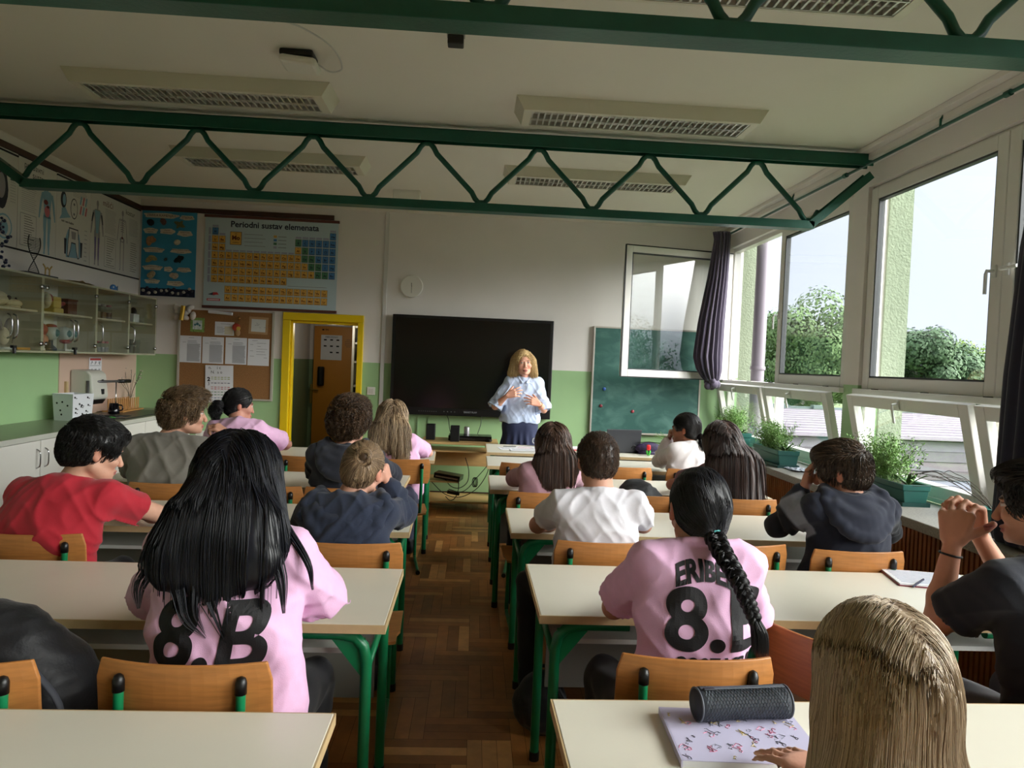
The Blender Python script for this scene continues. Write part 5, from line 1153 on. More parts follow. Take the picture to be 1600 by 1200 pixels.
    V, F = B_.mesh(); V = relax(V, F, 1); fast_mesh('skirt' if bo.get('skirt') else 'trousers', V, F, bo['mat'], root, loc)
    for s_ in (-1, 1):
        Sh = Field(an[s_]-.16, an[s_]+.26, .009); a = an[s_]; Sh.cap(a+np.array([0, 0, -.02])-fwd*.02, a+fwd*.13+np.array([0, 0, -.052]), .048, .036, k=.03); Sh.cap(a-fwd*.02+np.array([0, 0, -.02]), a-fwd*.02+np.array([0, 0, .03]), .046, .044, k=.02); Sh.plane((0, 0, max(.004, 0)), (0, 0, -1))
        V, F = Sh.mesh(); fast_mesh('shoe', V, F, bo.get('shoe', mat('dark_shoe', (28, 28, 30), .6)), root, loc)
    # ---- hair
    hs = g('hair'); hair_parts(root, loc, hc, HR, sc, hs, np.random.default_rng(int(g('seed', 1)*13+5)))
    for fn in g('extra', []): fn(root, loc, dict(hc=hc, HR=HR, sc=sc, neck=neck, rgt=rgt, bk=bk, fwd=fwd, elb=elb, wr=wr, sh=sh, tv=TV, tf=TF, hip=hip))
    PEOPLE[g('key')] = root
    return root

def hair_parts(root, loc, c, R, sc, hs, rg):
    """hs: kind short/long/tied/curly, base colour, light colour, volumes [(a,b,ra,rb,flat)], end (z range) ..."""
    X = lambda x, y, z: c+R @ (np.array([x, y, z])*sc); h = hs.get('h', .006)
    vols = hs.get('vols', []); pts = [X(*p) for p in ((-.14, -.17, -.12), (.14, .15, .14), (.14, -.17, .14), (-.14, .15, -.12), (.14, .15, -.12), (-.14, -.17, .14), (.14, -.17, -.12), (-.14, .15, .14))]+[np.array(v[0])-v[2] for v in vols]+[np.array(v[0])+v[2] for v in vols]+[np.array(v[1])-v[3] for v in vols]+[np.array(v[1])+v[3] for v in vols]
    lo = np.min(pts, 0)-.05; hi = np.max(pts, 0)+.05; H = Field(lo, hi, h); t = hs.get('thick', .016)
    H.ell(X(0, -.010, .026), np.array([.0745+t, .095+t*1.0, .086+t])*sc, R, .01)
    if hs.get('back', True): H.ell(X(0, -.045, -.022), np.array([.062+t*.7, .055+t*.8, .070])*sc, R, .03)
    for e in hs.get('lumps', []): H.ell(X(*e[0]), np.array(e[1])*sc, R, .02)
    hl = hs.get('line', (.055, .10))   # hairline: forward limit at brow, height of forehead
    fo = hs.get('face', (-.055, .125)); H.ell(X(0, .135, fo[0]), np.array([.078, .105, fo[1]])*sc, R, .012, 's')
    for s_ in (-1, 1): H.ell(X(s_*.086, .022, -.060), np.array([.030, .052, .062])*sc, R, .01, 's')
    if hs.get('ears', True):
        for s_ in (-1, 1): H.ell(X(s_*.092, -.008, -.020), np.array([.022, .026, .040])*sc, R, .008, 's')
    if hs.get('nape') is not None: H.plane(X(0, 0, hs['nape']), R @ np.array([0, hs.get('napetilt', .35), -1.]), .01)
    for (a, b, ra, rb, fl) in vols: H.cap(a, b, ra, rb, k=hs.get('vk', .04), sq=(np.array(fl[0], float), fl[1]) if fl else None)
    if hs.get('fade'):
        pass
    if hs.get('lumpy'):
        a = hs['lumpy']; H.warp(lambda x, y, z: -a*(np.sin(x*95+2*np.sin(y*70))*np.sin(y*88+2*np.sin(z*80))*np.sin(z*92+1.5*np.sin(x*60))))
    else: H.warp(lambda x, y, z: -.0015*np.sin(x*160+y*120+2*np.sin(z*25)))
    V, F = H.mesh(); V = relax(V, F, 1); c0, c1 = np.array(lin(hs['dark'])), np.array(lin(hs['light']))
    nz = lambda P, s_: .5+.25*np.sin(P[:, 0]*s_+2*np.sin(P[:, 2]*6))+.25*np.sin(P[:, 0]*s_*2.3+P[:, 1]*s_*1.7+1.5*np.sin(P[:, 2]*9))
    col = c0+(c1-c0)*(nz(V, 70)*(.85 if hs.get('kind') == 'long' else .35))[:, None]; n = hs.get('n', 1500); k = hs.get('seg', 12); r = hs.get('r', .0014); Ln = hs.get('len', .05); kind = hs.get('kind', 'short')
    GV, GF, GC = [V], [F], [col]; off = len(V)
    # roots on the cap
    q = ((V-c) @ R)/sc; fc = V[F].mean(1); qf = ((fc-c) @ R)/sc; gr = H.grad(V)
    if kind == 'long': ok = np.nonzero((q[:, 2] > hs.get('rootz', -.02)) & (np.linalg.norm(q*np.array([1, .8, .9]), axis=1) < .14))[0]
    elif kind == 'back': ok = np.nonzero((np.linalg.norm(q*np.array([1, .8, .9]), axis=1) < .14))[0]
    else: ok = np.arange(len(V))
    ok = ok[(gr[ok] @ (R @ np.array([0, 1., -.2])) < .93) & ~((q[ok][:, 1] > .035) & (q[ok][:, 2] < .055) & (np.abs(q[ok][:, 0]) < .062))]
    pick = rg.choice(ok, n); P = V[pick]+rg.normal(size=(n, 3))*h*.5; P = P-(H.sample(P)[:, None]+.003)*H.grad(P); paths = [P.copy()]; ql = ((P-c) @ R)/sc
    ln = Ln*(.65+.5*rg.random(n)); st = (ln/(k-1))[:, None]; tgt = .0006+.0030*rg.random(n)*hs.get('fluff', 1); zend = rg.uniform(*hs['end'], n) if 'end' in hs else np.full(n, -9.); ev = hs.get('endv')
    part = hs.get('part', 0.); sidesgn = np.sign(ql[:, 0]-part+rg.normal(size=n)*.007); cv = np.array(hs.get('tie', (0, 0, 0)), float); vel = None; ph = rg.random(n)*6.28; fr = hs.get('wavefreq', 9)
    for j in range(1, k):
        Pc = paths[-1]; g_ = H.grad(Pc); ql = ((Pc-c) @ R)/sc
        if kind == 'long': d = np.tile(np.array([0, 0, -1.]), (n, 1)); top = np.clip((ql[:, 2]-.005)/.10, 0, 1)[:, None]**1.5; d = d+top*(R @ np.array([1., 0, 0]))[None]*sidesgn[:, None]*1.3+top*(R @ np.array([0, -.9, 0]))[None]
        elif kind == 'tied': d = cv-Pc; d /= np.linalg.norm(d, axis=1)[:, None]+1e-9
        elif kind == 'curly': d = rg.normal(size=(n, 3)) if vel is None else vel
        else:
            b_ = hs.get('flow', (0, -.3, -1)); d = np.tile(R @ np.array(b_, float), (n, 1)); top = np.clip((ql[:, 2]-.045)/.05, 0, 1)[:, None]; d = d*(1-top)+top*(R @ np.array(hs.get('topflow', (.2, 1, 0)), float))
        d = d-g_*(d*g_).sum(1)[:, None]; d /= np.linalg.norm(d, axis=1)[:, None]+1e-9
        if kind == 'curly': vel = d*.75+.6*np.cross(d, g_)
        wv = hs.get('wave', 0)
        if wv: d = d+np.cross(d, g_)*(wv*np.sin(ph+j*fr/ k*3))[:, None]
        if vel is None: vel_ = d
        Pn = Pc+d*st
        e = H.sample(Pn)-tgt-(j/(k-1))**2*hs.get('lift', 0.)*rg.random(n); ze = zend if ev is None else zend+ev[1]*np.abs(Pc[:, 0]-ev[0]); free = (Pc[:, 2] < ze)[:, None] if 'end' in hs else np.zeros((n, 1), bool)
        Pn = Pn-(e[:, None]*H.grad(Pn))*np.where(free, 0, 1)
        if 'end' in hs: Pn = np.where((Pc[:, 2] < ze)[:, None], Pc+(Pn-Pc)*.02, Pn)
        if kind == 'long': und = ((g_[:, 2] < -.35) & (Pc[:, 2] < (ze if 'end' in hs else zend)+.05))[:, None]; Pn = np.where(und, Pc+np.array([0, 0, -1.])*st*(Pc[:, 2:3] > (ze if 'end' in hs else zend)[:, None]), Pn)
        paths.append(Pn)
    paths = np.stack(paths, 1); cc = c0+(c1-c0)*np.clip(rg.random(n)**hs.get('pow', 1.6)*.8+nz(paths[:, 0], 90)*.35-.1, 0, 1)[:, None]
    sv, sf, scx = strands_geo(paths, r, cc); GV.append(sv); GF.append(sf+off); GC.append(scx); off += len(sv)
    for (pp, rr, cl_) in hs.get('locks', []):   # explicit locks: bundles of strands following a curve
        B = bez(pp, 6); m_ = hs.get('lockn', 40); kk = len(B); tt = np.linspace(0, 1, kk); ra_ = np.array([np.interp(tt, np.linspace(0, 1, len(rr)), rr)])[0]
        an_ = rg.random(m_)*6.28; rd = np.sqrt(rg.random(m_)); T = np.gradient(B, axis=0); T /= np.linalg.norm(T, axis=1)[:, None]; A = np.cross(T, (0, 1, .1)); A /= np.linalg.norm(A, axis=1)[:, None]+1e-9; Bn = np.cross(T, A)
        tw = hs.get('twist', 0)*tt[None, :]; pa = B[None]+(ra_[None, :]*rd[:, None])[..., None]*(np.cos(an_[:, None]+tw)[..., None]*A[None]+np.sin(an_[:, None]+tw)[..., None]*Bn[None])
        cc = c0+(c1-c0)*np.clip(rg.random(m_)**1.3, 0, 1)[:, None]; sv, sf, scx = strands_geo(pa, r*1.2, cc); GV.append(sv); GF.append(sf+off); GC.append(scx); off += len(sv)
    fast_mesh('hair', np.concatenate(GV), np.concatenate(GF), HAIR, root, loc, np.concatenate(GC))
def tube_part(name, parent, loc, pts, r, m_, n=8): return MB().tube(np.array(pts)-loc, r, n).build(name, m_, parent, smooth=True)
# ================================================================== PEOPLE
PINK = cloth('pink_cotton', (232, 184, 220), .85); REDC = cloth('red_cotton', (176, 26, 44), .85); GREYC = cloth('grey_cotton', (116, 112, 104), .9)
NAVY = cloth('charcoal_fleece', (38, 40, 52), .95); DARKB = cloth('dark_blue_knit', (34, 42, 62), .95, var=.12, scale=120); WHITEC = cloth('white_cotton', (220, 218, 226), .85)
BLKC = cloth('black_cotton', (24, 27, 38), .95); VEST = cloth('navy_vest', (30, 35, 52), .9); MAUVE = cloth('mauve_stripe', (150, 112, 122), .9, var=.25, scale=18); ROSE = cloth('dusty_rose_cotton', (150, 112, 112), .9)
LBLUE = cloth('light_blue_stripe', (190, 204, 232), .8); GREYT = cloth('grey_jersey', (92, 92, 98), .95); NAVYS = cloth('navy_skirt_cloth', (28, 36, 70), .8); BLUESL = cloth('grey_patch', (108, 114, 128), .9); BLACKS = cloth('black_sleeve', (20, 22, 28), .95)
Z3 = np.array([0, 0, 1.]); BACK = ((0, 1, 0), 1.9)
rest = {'curl': (12, 20, 14), 'thumb': (35, 15, 10)}
flat_h = dict(curl=(12, 16, 10), thumb=(30, 10, 10))
def hairc(d, l, **k): return dict(dark=d, light=l, **k)

person(dict(key='blackhair', seed=1, label='person with very long black hair in a pink 8.B t-shirt, left foreground', fem=True, build=1.08, h=.006,
    hip=(-.60, 1.84, .56), neck=(-.615, 1.88, 1.075), head=(-.612, 1.93, 1.205), look=(-6, -14, 0), shw=.148, skin=(196, 150, 128), bend=.02,
    elbL=(-.86, 2.03, .84), wrL=(-.72, 2.30, .795), elbR=(-.405, 2.03, .84), wrR=(-.52, 2.30, .795), handL=flat_h, handR=flat_h,
    top=dict(mat=PINK, fit=.024, len=.86, flare=.022, fold=.009, prints=[
        dict(rows=[('8.B', -.012, -.222, .235, .0065, .20, 0)], sx=.92, name='printed_letters'), dict(rows=[('LUCIJA', .01, -.005, .080, .003, .0, 1.0)], name='printed_name')]),
    bottom=dict(mat=cloth('black_leggings', (20, 20, 24))),
    hair=hairc((5, 5, 8), (34, 36, 46), kind='long', thick=.024, n=4200, seg=26, r=.0011, len=.62, rootz=-.05, end=(.80, .88), endv=(-.565, .95), wave=.02, fluff=2.0, ears=False, line=(.05, .1), pow=2.2,
        vols=[((-.612, 1.89, 1.22), (-.612, 1.81, 1.08), .105, .120, BACK), ((-.665, 1.80, 1.09), (-.715, 1.765, 1.03), .105, .075, BACK), ((-.56, 1.80, 1.09), (-.525, 1.765, 1.04), .10, .065, BACK), ((-.61, 1.78, 1.03), (-.60, 1.745, .925), .10, .025, BACK),
              ((-.67, 1.88, 1.16), (-.73, 1.84, 1.06), .055, .055, None), ((-.55, 1.88, 1.16), (-.51, 1.84, 1.06), .055, .05, None)],
        locks=[([(-.50, 1.80, 1.10), (-.455, 1.76, 1.0), (-.44, 1.74, .92)], [.02, .015, .004], 0), ([(-.74, 1.79, 1.06), (-.79, 1.76, .98), (-.79, 1.75, .92)], [.03, .02, .004], 0), ([(-.60, 1.74, .95), (-.585, 1.73, .9), (-.57, 1.73, .845)], [.04, .02, .004], 0),
               ([(-.68, 1.75, .97), (-.66, 1.73, .91), (-.62, 1.73, .86)], [.04, .025, .004], 0), ([(-.47, 1.83, 1.12), (-.40, 1.80, 1.03), (-.385, 1.80, .96)], [.012, .009, .003], 0)])))

def scrunchie(col, r=.02):
    def fn(root, loc, q, col=col):
        p = q['tie']; 
    return fn
def braid(root, loc, q):
    mb = MB(); P = bez([(.655, 1.872, 1.125), (.662, 1.805, 1.085), (.690, 1.765, 1.03), (.712, 1.745, .975), (.732, 1.735, .925)], 14); n = 13; L = len(P)
    col = []; GV = []; GF = []; off = 0; rg = np.random.default_rng(4); T = np.gradient(P, axis=0); T /= np.linalg.norm(T, axis=1)[:, None]
    A = np.cross(T, (0, 1, 0)); A /= np.linalg.norm(A, axis=1)[:, None]; B = np.cross(T, A); t = np.linspace(0, 1, L); w_ = .024*(1-.35*t); w_[0] *= .6
    for s_ in range(3):   # three plaited strands
        ph = s_*2*PI/3; c_ = P+A*(w_*.62*np.sin(t*PI*9+ph))[:, None]+B*(w_*.45*np.sin(2*(t*PI*9+ph)))[:, None]
        c2 = bez(c_[::2], 3); k = len(c2); m_ = 90; an = rg.random(m_)*6.28; rd = np.sqrt(rg.random(m_))*.9+.1; T2 = np.gradient(c2, axis=0); T2 /= np.linalg.norm(T2, axis=1)[:, None]; A2 = np.cross(T2, (0, 1, .2)); A2 /= np.linalg.norm(A2, axis=1)[:, None]; B2 = np.cross(T2, A2)
        rr = np.interp(np.linspace(0, 1, k), np.linspace(0, 1, L), w_)*.62
        pa = c2[None]+(rr[None]*rd[:, None])[..., None]*(np.cos(an)[:, None, None]*A2[None]+np.sin(an)[:, None, None]*B2[None])
        cc = np.array(lin((7, 7, 9)))+(np.array(lin((44, 42, 46)))-np.array(lin((7, 7, 9))))*(rg.random(m_)**1.8)[:, None]; sv, sf, sc_ = strands_geo(pa, .0017, cc); GV.append(sv); GF.append(sf+off); GC = col; col.append(sc_); off += len(sv)
        core = MB().tube(c2, rr*.9, 8); GV.append(core.v[0]); F4 = np.array([f_ for f_ in core.f if len(f_) == 4])+off; GF.append(F4); col.append(np.tile(np.array(lin((8, 8, 10))), (len(core.v[0]), 1))); off += len(core.v[0])
    m_ = 260; pts = bez([P[-3], (.740, 1.733, .905), (.745, 1.733, .875), (.748, 1.738, .845)], 6); k = len(pts); an = rg.random(m_)*6.28; rd = np.sqrt(rg.random(m_)); rr = np.interp(np.linspace(0, 1, k), [0, .4, 1], [.014, .021, .022])
    pa = pts[None]+(rr[None]*rd[:, None])[..., None]*(np.cos(an)[:, None, None]*np.array([1., 0, 0])+np.sin(an)[:, None, None]*np.array([0, 1., 0])); sv, sf, sc_ = strands_geo(pa, .0014, np.tile(np.array(lin((12, 12, 15))), (m_, 1))); GV.append(sv); GF.append(sf+off); col.append(sc_)
    fast_mesh('braid', np.concatenate(GV), np.concatenate(GF), HAIR, root, loc, np.concatenate(col), smooth=True)
    a = MB(); p = np.array([.656, 1.866, 1.125]); a.tube([p+np.array([0, -.0, .012]), p+np.array([.001, -.004, 0]), p+np.array([.002, -.008, -.014])], [.021, .024, .021], 14); ob = a.build('hair_tie', mat('teal_elastic', (90, 190, 190), .6), root, smooth=True, rel=True)
person(dict(key='braid', seed=2, label='person with a long black braid and teal hair tie in a pink t-shirt reading ERIBEL', fem=True, build=.90, h=.006,
    hip=(.60, 1.90, .56), neck=(.635, 1.90, 1.07), head=(.645, 1.955, 1.165), look=(-4, -20, 2), shw=.122, skin=(196, 142, 118), scale=.97, bend=.02,
    elbL=(.445, 2.09, .835), wrL=(.60, 2.36, .79), elbR=(.835, 2.04, .80), wrR=(.72, 2.34, .79), handL=flat_h, handR=flat_h,
    top=dict(mat=PINK, fit=.018, len=.80, flare=.016, fold=.009, prints=[
        dict(rows=[('8.B', .028, -.170, .225, .0060, .0, 0)], sx=1.0, name='printed_letters'), dict(rows=[('ERIBEL', -.008, -.044, .068, .0028, .0, 2.2)], sx=.84, name='printed_name', tilt=-4), dict(rows=[('2007 VSA', .03, -.282, .055, .002, 0, 0)], name='printed_year')]),
    hair=hairc((6, 6, 8), (40, 40, 48), kind='tied', tie=(.655, 1.880, 1.135), thick=.007, n=3000, seg=14, r=.0012, len=.17, pow=2.2, fluff=.6, ears=True, vols=[((.65, 1.905, 1.16), (.656, 1.882, 1.132), .045, .024, None)], vk=.05), extra=[braid]))

def hair_curtain(): pass
person(dict(key='nearblonde', seed=3, label='person with long dark blonde hair closest to the camera, bottom right', fem=True, build=1.0, h=.007,
    hip=(.575, .70, .56), neck=(.572, .84, .995), head=(.566, .925, 1.135), look=(0, -16, 0), shw=.125, scale=.95, skin=(206, 160, 138),
    elbL=(.475, 1.08, .80), wrL=(.66, 1.20, .80), elbR=(.80, 1.06, .80), wrR=(.68, 1.24, .80), handL=flat_h, handR=flat_h,
    top=dict(mat=ROSE, fit=.012, sleeve='long', arm=.012, name='sweater'),
    hair=hairc((124, 102, 80), (226, 206, 176), kind='long', thick=.008, n=9000, seg=26, r=.0006, len=.42, rootz=-.05, end=(.72, .84), wave=.012, fluff=1.0, ears=False, part=.01, pow=.9,
        vk=.06, vols=[((.567, .912, 1.085), (.569, .855, .95), .062, .086, ((0, 1, 0), 1.15)), ((.569, .852, .97), (.572, .80, .72), .088, .104, ((0, 1, 0), 1.4)), ((.53, .93, 1.06), (.51, .93, .9), .034, .038, None), ((.61, .93, 1.06), (.63, .92, .9), .034, .040, None)])))

def wristband(root, loc, q):
    a, b = q['elb'][-1], q['wr'][-1]; d = unit(b-a); c = b-d*.035; n1 = unit(np.cross(d, (0, 1, 0.2))); n2 = np.cross(d, n1)
    MB().tube([c+(n1*math.cos(t)+n2*math.sin(t))*.0305-np.array(loc) for t in np.linspace(0, 2*PI, 22)], .0032, 6).build('wrist_band', mat('black_rubber', (12, 12, 14), .5), root, smooth=True)
person(dict(key='blacktee', seed=4, label='person in a black t-shirt with both hands raised, at the right edge', build=1.12, h=.0042,
    hip=(1.72, 1.86, .56), neck=(1.665, 1.90, 1.045), head=(1.655, 1.965, 1.205), look=(42, -6, 0), shw=.165, skin=(196, 144, 118),
    elbL=(1.452, 2.10, .80), wrL=(1.492, 2.10, 1.055), elbR=(1.80, 2.16, .81), wrR=(1.615, 2.16, 1.075), stub=(60, 50, 50),
    handL=dict(dir=(.12, .05, 1), palm=(.55, .80, -.1), side=1, curls=[(70, 85, 40), (72, 85, 40), (74, 85, 40), (76, 85, 40)], thumb=(58, 4, 10), size=1.08),
    handR=dict(dir=(-.35, .0, 1), palm=(-.75, -.25, -.2), side=1, curls=[(35, 60, 30), (40, 60, 30), (45, 60, 30), (50, 60, 30)], thumb=(40, 20, 15), size=1.05),
    top=dict(mat=BLKC, fit=.016, len=.72, flare=.020, fold=.009, h=.006), bottom=dict(mat=GREYT), shoulder=0,
    hair=hairc((12, 10, 9), (52, 44, 38), kind='short', thick=.020, n=3600, seg=7, r=.0013, len=.035, nape=-.045, flow=(0, -.4, -1), topflow=(0, 1, .1), fluff=3, lumps=[((0, .04, .085), (.062, .07, .036))]), extra=[wristband]))

person(dict(key='red', seed=5, label='person with short black hair in a red t-shirt at the left edge', build=1.12, h=.006,
    hip=(-1.70, 2.90, .56), neck=(-1.575, 2.88, 1.005), head=(-1.515, 2.93, 1.135), look=(-48, -14, 0), shw=.148, skin=(206, 158, 134), bend=.05,
    elbR=(-1.345, 3.20, .815), wrR=(-1.545, 3.34, .80), elbL=(-1.88, 3.15, .82), wrL=(-1.66, 3.36, .795), handR=rest, handL=rest,
    top=dict(mat=REDC, fit=.016, len=.50, flare=.014, fold=.010, collar=True),
    hair=hairc((8, 8, 9), (36, 32, 30), kind='short', thick=.022, n=3800, seg=7, r=.0014, len=.035, nape=-.040, topflow=(0, 1, -.2), fluff=3, lumps=[((0, .04, .07), (.07, .07, .045))])))

def bun(root, loc, q):
    c = q['hc']; rg = np.random.default_rng(8); GV = []; GF = []; GC = []; off = 0; ctr = c+np.array([.015, -.085, .062]); d0, d1 = np.array(lin((78, 60, 44))), np.array(lin((186, 156, 120)))
    core = MB().ell(ctr, (.030, .024, .030)); F4 = np.array([f_ if len(f_) == 4 else f_+(f_[2],) for f_ in core.f]); GV.append(core.v[0]); GF.append(F4); GC.append(np.tile(d0, (len(core.v[0]), 1))); off += len(core.v[0])
    m_ = 320; tt = np.linspace(0, 1, 18); pa = []
    for i in range(m_):
        a0 = rg.random()*6.28; R_ = .022+.008*rg.random(); rr = .012*rg.random(); ph = rg.random()*6.28; a = a0+tt*5
        pa.append(ctr+np.stack([(R_+rr*np.cos(ph+tt*6))*np.cos(a), -.012*np.sin(ph+tt*6)-.012, (R_+rr*np.cos(ph+tt*6))*np.sin(a)*1.1], 1))
    cc = d0+(d1-d0)*rg.random(m_)[:, None]; sv, sf, sx = strands_geo(np.array(pa), .0013, cc); GV.append(sv); GF.append(sf+off); GC.append(sx)
    fast_mesh('hair_bun', np.concatenate(GV), np.concatenate(GF), HAIR, root, loc, np.concatenate(GC))
person(dict(key='bun', seed=6, label='person with a light brown hair bun in a dark blue hoodie, cheek on fist', build=1.0, h=.006,
    hip=(-.49, 2.90, .56), kneew=.07, neck=(-.495, 2.93, .955), head=(-.452, 3.0, 1.085), look=(-14, -12, 8), shw=.135, skin=(206, 156, 134), bend=.05,
    elbR=(-.295, 3.18, .855), wrR=(-.352, 3.10, .995), elbL=(-.70, 3.14, .84), wrL=(-.54, 3.38, .80), handL=rest,
    handR=dict(dir=(-.25, -.12, 1), palm=(-.9, .1, .0), side=1, curls=[(60, 80, 40)]*4, thumb=(40, 30, 20)),
    top=dict(mat=DARKB, fit=.026, sleeve='long', arm=.024, hood=1.5, fold=.013, name='hoodie', neckhole=.07),
    hair=hairc((86, 66, 50), (188, 160, 126), kind='tied', tie=(-.44, 2.915, 1.14), thick=.007, n=2600, seg=9, r=.0012, len=.09, nape=-.08, pow=1.0, fluff=.8), extra=[bun]))

person(dict(key='grey', seed=7, label='person with wavy light brown hair in a grey t-shirt, right hand at the mouth', build=1.2, h=.006,
    hip=(-1.66, 4.0, .56), neck=(-1.665, 3.98, 1.055), head=(-1.600, 4.03, 1.205), look=(-62, -2, 0), shw=.165, skin=(206, 156, 132),
    elbR=(-1.36, 4.34, .83), wrR=(-1.425, 4.24, 1.065), elbL=(-1.98, 4.26, .83), wrL=(-1.75, 4.42, .80), handL=rest,
    handR=dict(dir=(-.80, -.15, .55), palm=(-.55, .2, -.8), side=1, curls=[(45, 70, 40)]*4, thumb=(35, 20, 10)),
    top=dict(mat=GREYC, fit=.024, len=.80, flare=.022, fold=.011),
    hair=hairc((66, 50, 36), (158, 128, 92), kind='short', thick=.018, n=3600, seg=8, r=.0014, len=.045, nape=-.05, topflow=(.1, 1, .3), wave=.9, wavefreq=6, fluff=7, lift=.012, lumps=[((0, .035, .095), (.062, .07, .034)), ((0, .08, .080), (.05, .035, .03))], pow=1.1)))

person(dict(key='curly', seed=8, label='person with curly brown hair in a charcoal hoodie behind the front row', build=1.0, h=.007,
    hip=(-.70, 4.0, .56), neck=(-.70, 3.98, 1.04), head=(-.688, 4.03, 1.19), look=(-22, -4, 0), shw=.145, skin=(206, 152, 130),
    elbR=(-.475, 4.28, .84), wrR=(-.60, 4.50, .80), elbL=(-.92, 4.28, .84), wrL=(-.78, 4.5, .80), handL=rest, handR=rest,
    top=dict(mat=NAVY, fit=.024, sleeve='long', arm=.020, hood=1.3, fold=.012, name='hoodie', neckhole=.07),
    hair=hairc((34, 24, 18), (122, 92, 64), kind='short', thick=.022, n=3600, seg=11, r=.0018, len=.065, nape=-.060, fluff=8, lift=.014, wave=1.9, wavefreq=9, topflow=(.3, 1, .1), lumpy=.007, lumps=[((0, .02, .085), (.076, .085, .048)), ((0, -.05, .05), (.072, .05, .06))], pow=1.2)))

def ponytail(pts, rr, d0, d1, name='ponytail', r=.002, n=420, wave=.01, tiecol=(20, 20, 24)):
    def fn(root, loc, q):
        rg = np.random.default_rng(9); B = bez(pts, 6); k = len(B); tt = np.linspace(0, 1, k); R_ = np.interp(tt, np.linspace(0, 1, len(rr)), rr); an = rg.random(n)*6.28; rd = np.sqrt(rg.random(n))
        T = np.gradient(B, axis=0); T /= np.linalg.norm(T, axis=1)[:, None]; A = np.cross(T, (0, 1, .1)); A /= np.linalg.norm(A, axis=1)[:, None]; Bn = np.cross(T, A); ph = rg.random(n)*6.28
        pa = B[None]+(R_[None]*rd[:, None])[..., None]*(np.cos(an)[:, None, None]*A[None]+np.sin(an)[:, None, None]*Bn[None])+wave*tt[None, :, None]*np.sin(ph[:, None]+tt[None]*12)[..., None]*A[None]
        a, b = np.array(lin(d0)), np.array(lin(d1)); cc = a+(b-a)*(rg.random(n)**1.6)[:, None]; sv, sf, sx = strands_geo(pa, r, cc); core = MB().tube(B, R_*.8, 8); F4 = np.array([f_ for f_ in core.f if len(f_) == 4])
        V = np.concatenate([sv, core.v[0]]); F = np.concatenate([sf, F4+len(sv)]); C = np.concatenate([sx, np.tile(a, (len(core.v[0]), 1))]); fast_mesh(name, V, F, HAIR, root, loc, C)
        MB().tube([B[0]-(B[1]-B[0])*.3-loc, B[0]-loc, B[1]-loc], [R_[0]*1.0, R_[0]*1.25, R_[0]*1.0], 12).build('hair_tie', mat('dark_elastic_%d' % tiecol[0], tiecol, .8), root, smooth=True)
    return fn
person(dict(key='lari', seed=9, label='person with a black ponytail in a pink t-shirt reading LARI', fem=True, build=1.15, h=.008,
    hip=(-1.62, 5.33, .56), neck=(-1.725, 5.28, 1.035), head=(-1.735, 5.36, 1.165), look=(-62, -8, 0), shw=.140, skin=(196, 140, 120), bend=.06,
    elbR=(-1.42, 5.55, .86), wrR=(-1.52, 5.78, .80), elbL=(-1.97, 5.5, .85), wrL=(-1.75, 5.74, .80), handL=rest, handR=rest,
    top=dict(mat=PINK, fit=.026, len=.8, flare=.016, fold=.010, prints=[dict(rows=[('LARI', .03, -.07, .10, .004, .35, 0)], tilt=-3, name='printed_name')]),
    hair=hairc((6, 6, 8), (34, 32, 34), kind='tied', tie=(-1.815, 5.27, 1.16), thick=.012, n=1800, seg=10, r=.0017, len=.14, fluff=1, pow=2),
    extra=[ponytail([(-1.82, 5.27, 1.165), (-1.85, 5.25, 1.16), (-1.865, 5.25, 1.11), (-1.86, 5.25, 1.055)], [.022, .045, .045, .012], (6, 6, 8), (36, 34, 36), wave=.02)]))

person(dict(key='blonde2', seed=10, label='person with long loose blonde hair in a pink t-shirt beside the aisle', fem=True, build=1.0, h=.008,
    hip=(-.53, 5.24, .56), kneew=.06, neck=(-.575, 5.28, .985), head=(-.598, 5.34, 1.112), look=(5, -10, 3), shw=.122, skin=(214, 164, 144),
    elbR=(-.335, 5.56, .83), wrR=(-.47, 5.76, .80), elbL=(-.80, 5.5, .84), wrL=(-.68, 5.74, .80), handL=rest, handR=rest,
    top=dict(mat=PINK, fit=.020, len=.72, flare=.014, fold=.010, prints=[dict(rows=[('VANJA', .0, -.10, .09, .003, .1, 0)], name='printed_name')]), bottom=dict(mat=cloth('grey_blue_jeans', (78, 80, 104))),
    hair=hairc((70, 50, 38), (214, 186, 150), kind='long', thick=.020, n=2600, seg=22, r=.0020, len=.44, rootz=-.04, end=(.80, .90), wave=.28, fluff=4, ears=False, pow=.9,
        vols=[((-.60, 5.31, 1.12), (-.60, 5.23, 1.0), .095, .115, BACK), ((-.64, 5.22, 1.0), (-.68, 5.18, .92), .10, .06, BACK), ((-.56, 5.22, 1.0), (-.50, 5.17, .84), .10, .06, BACK)])))

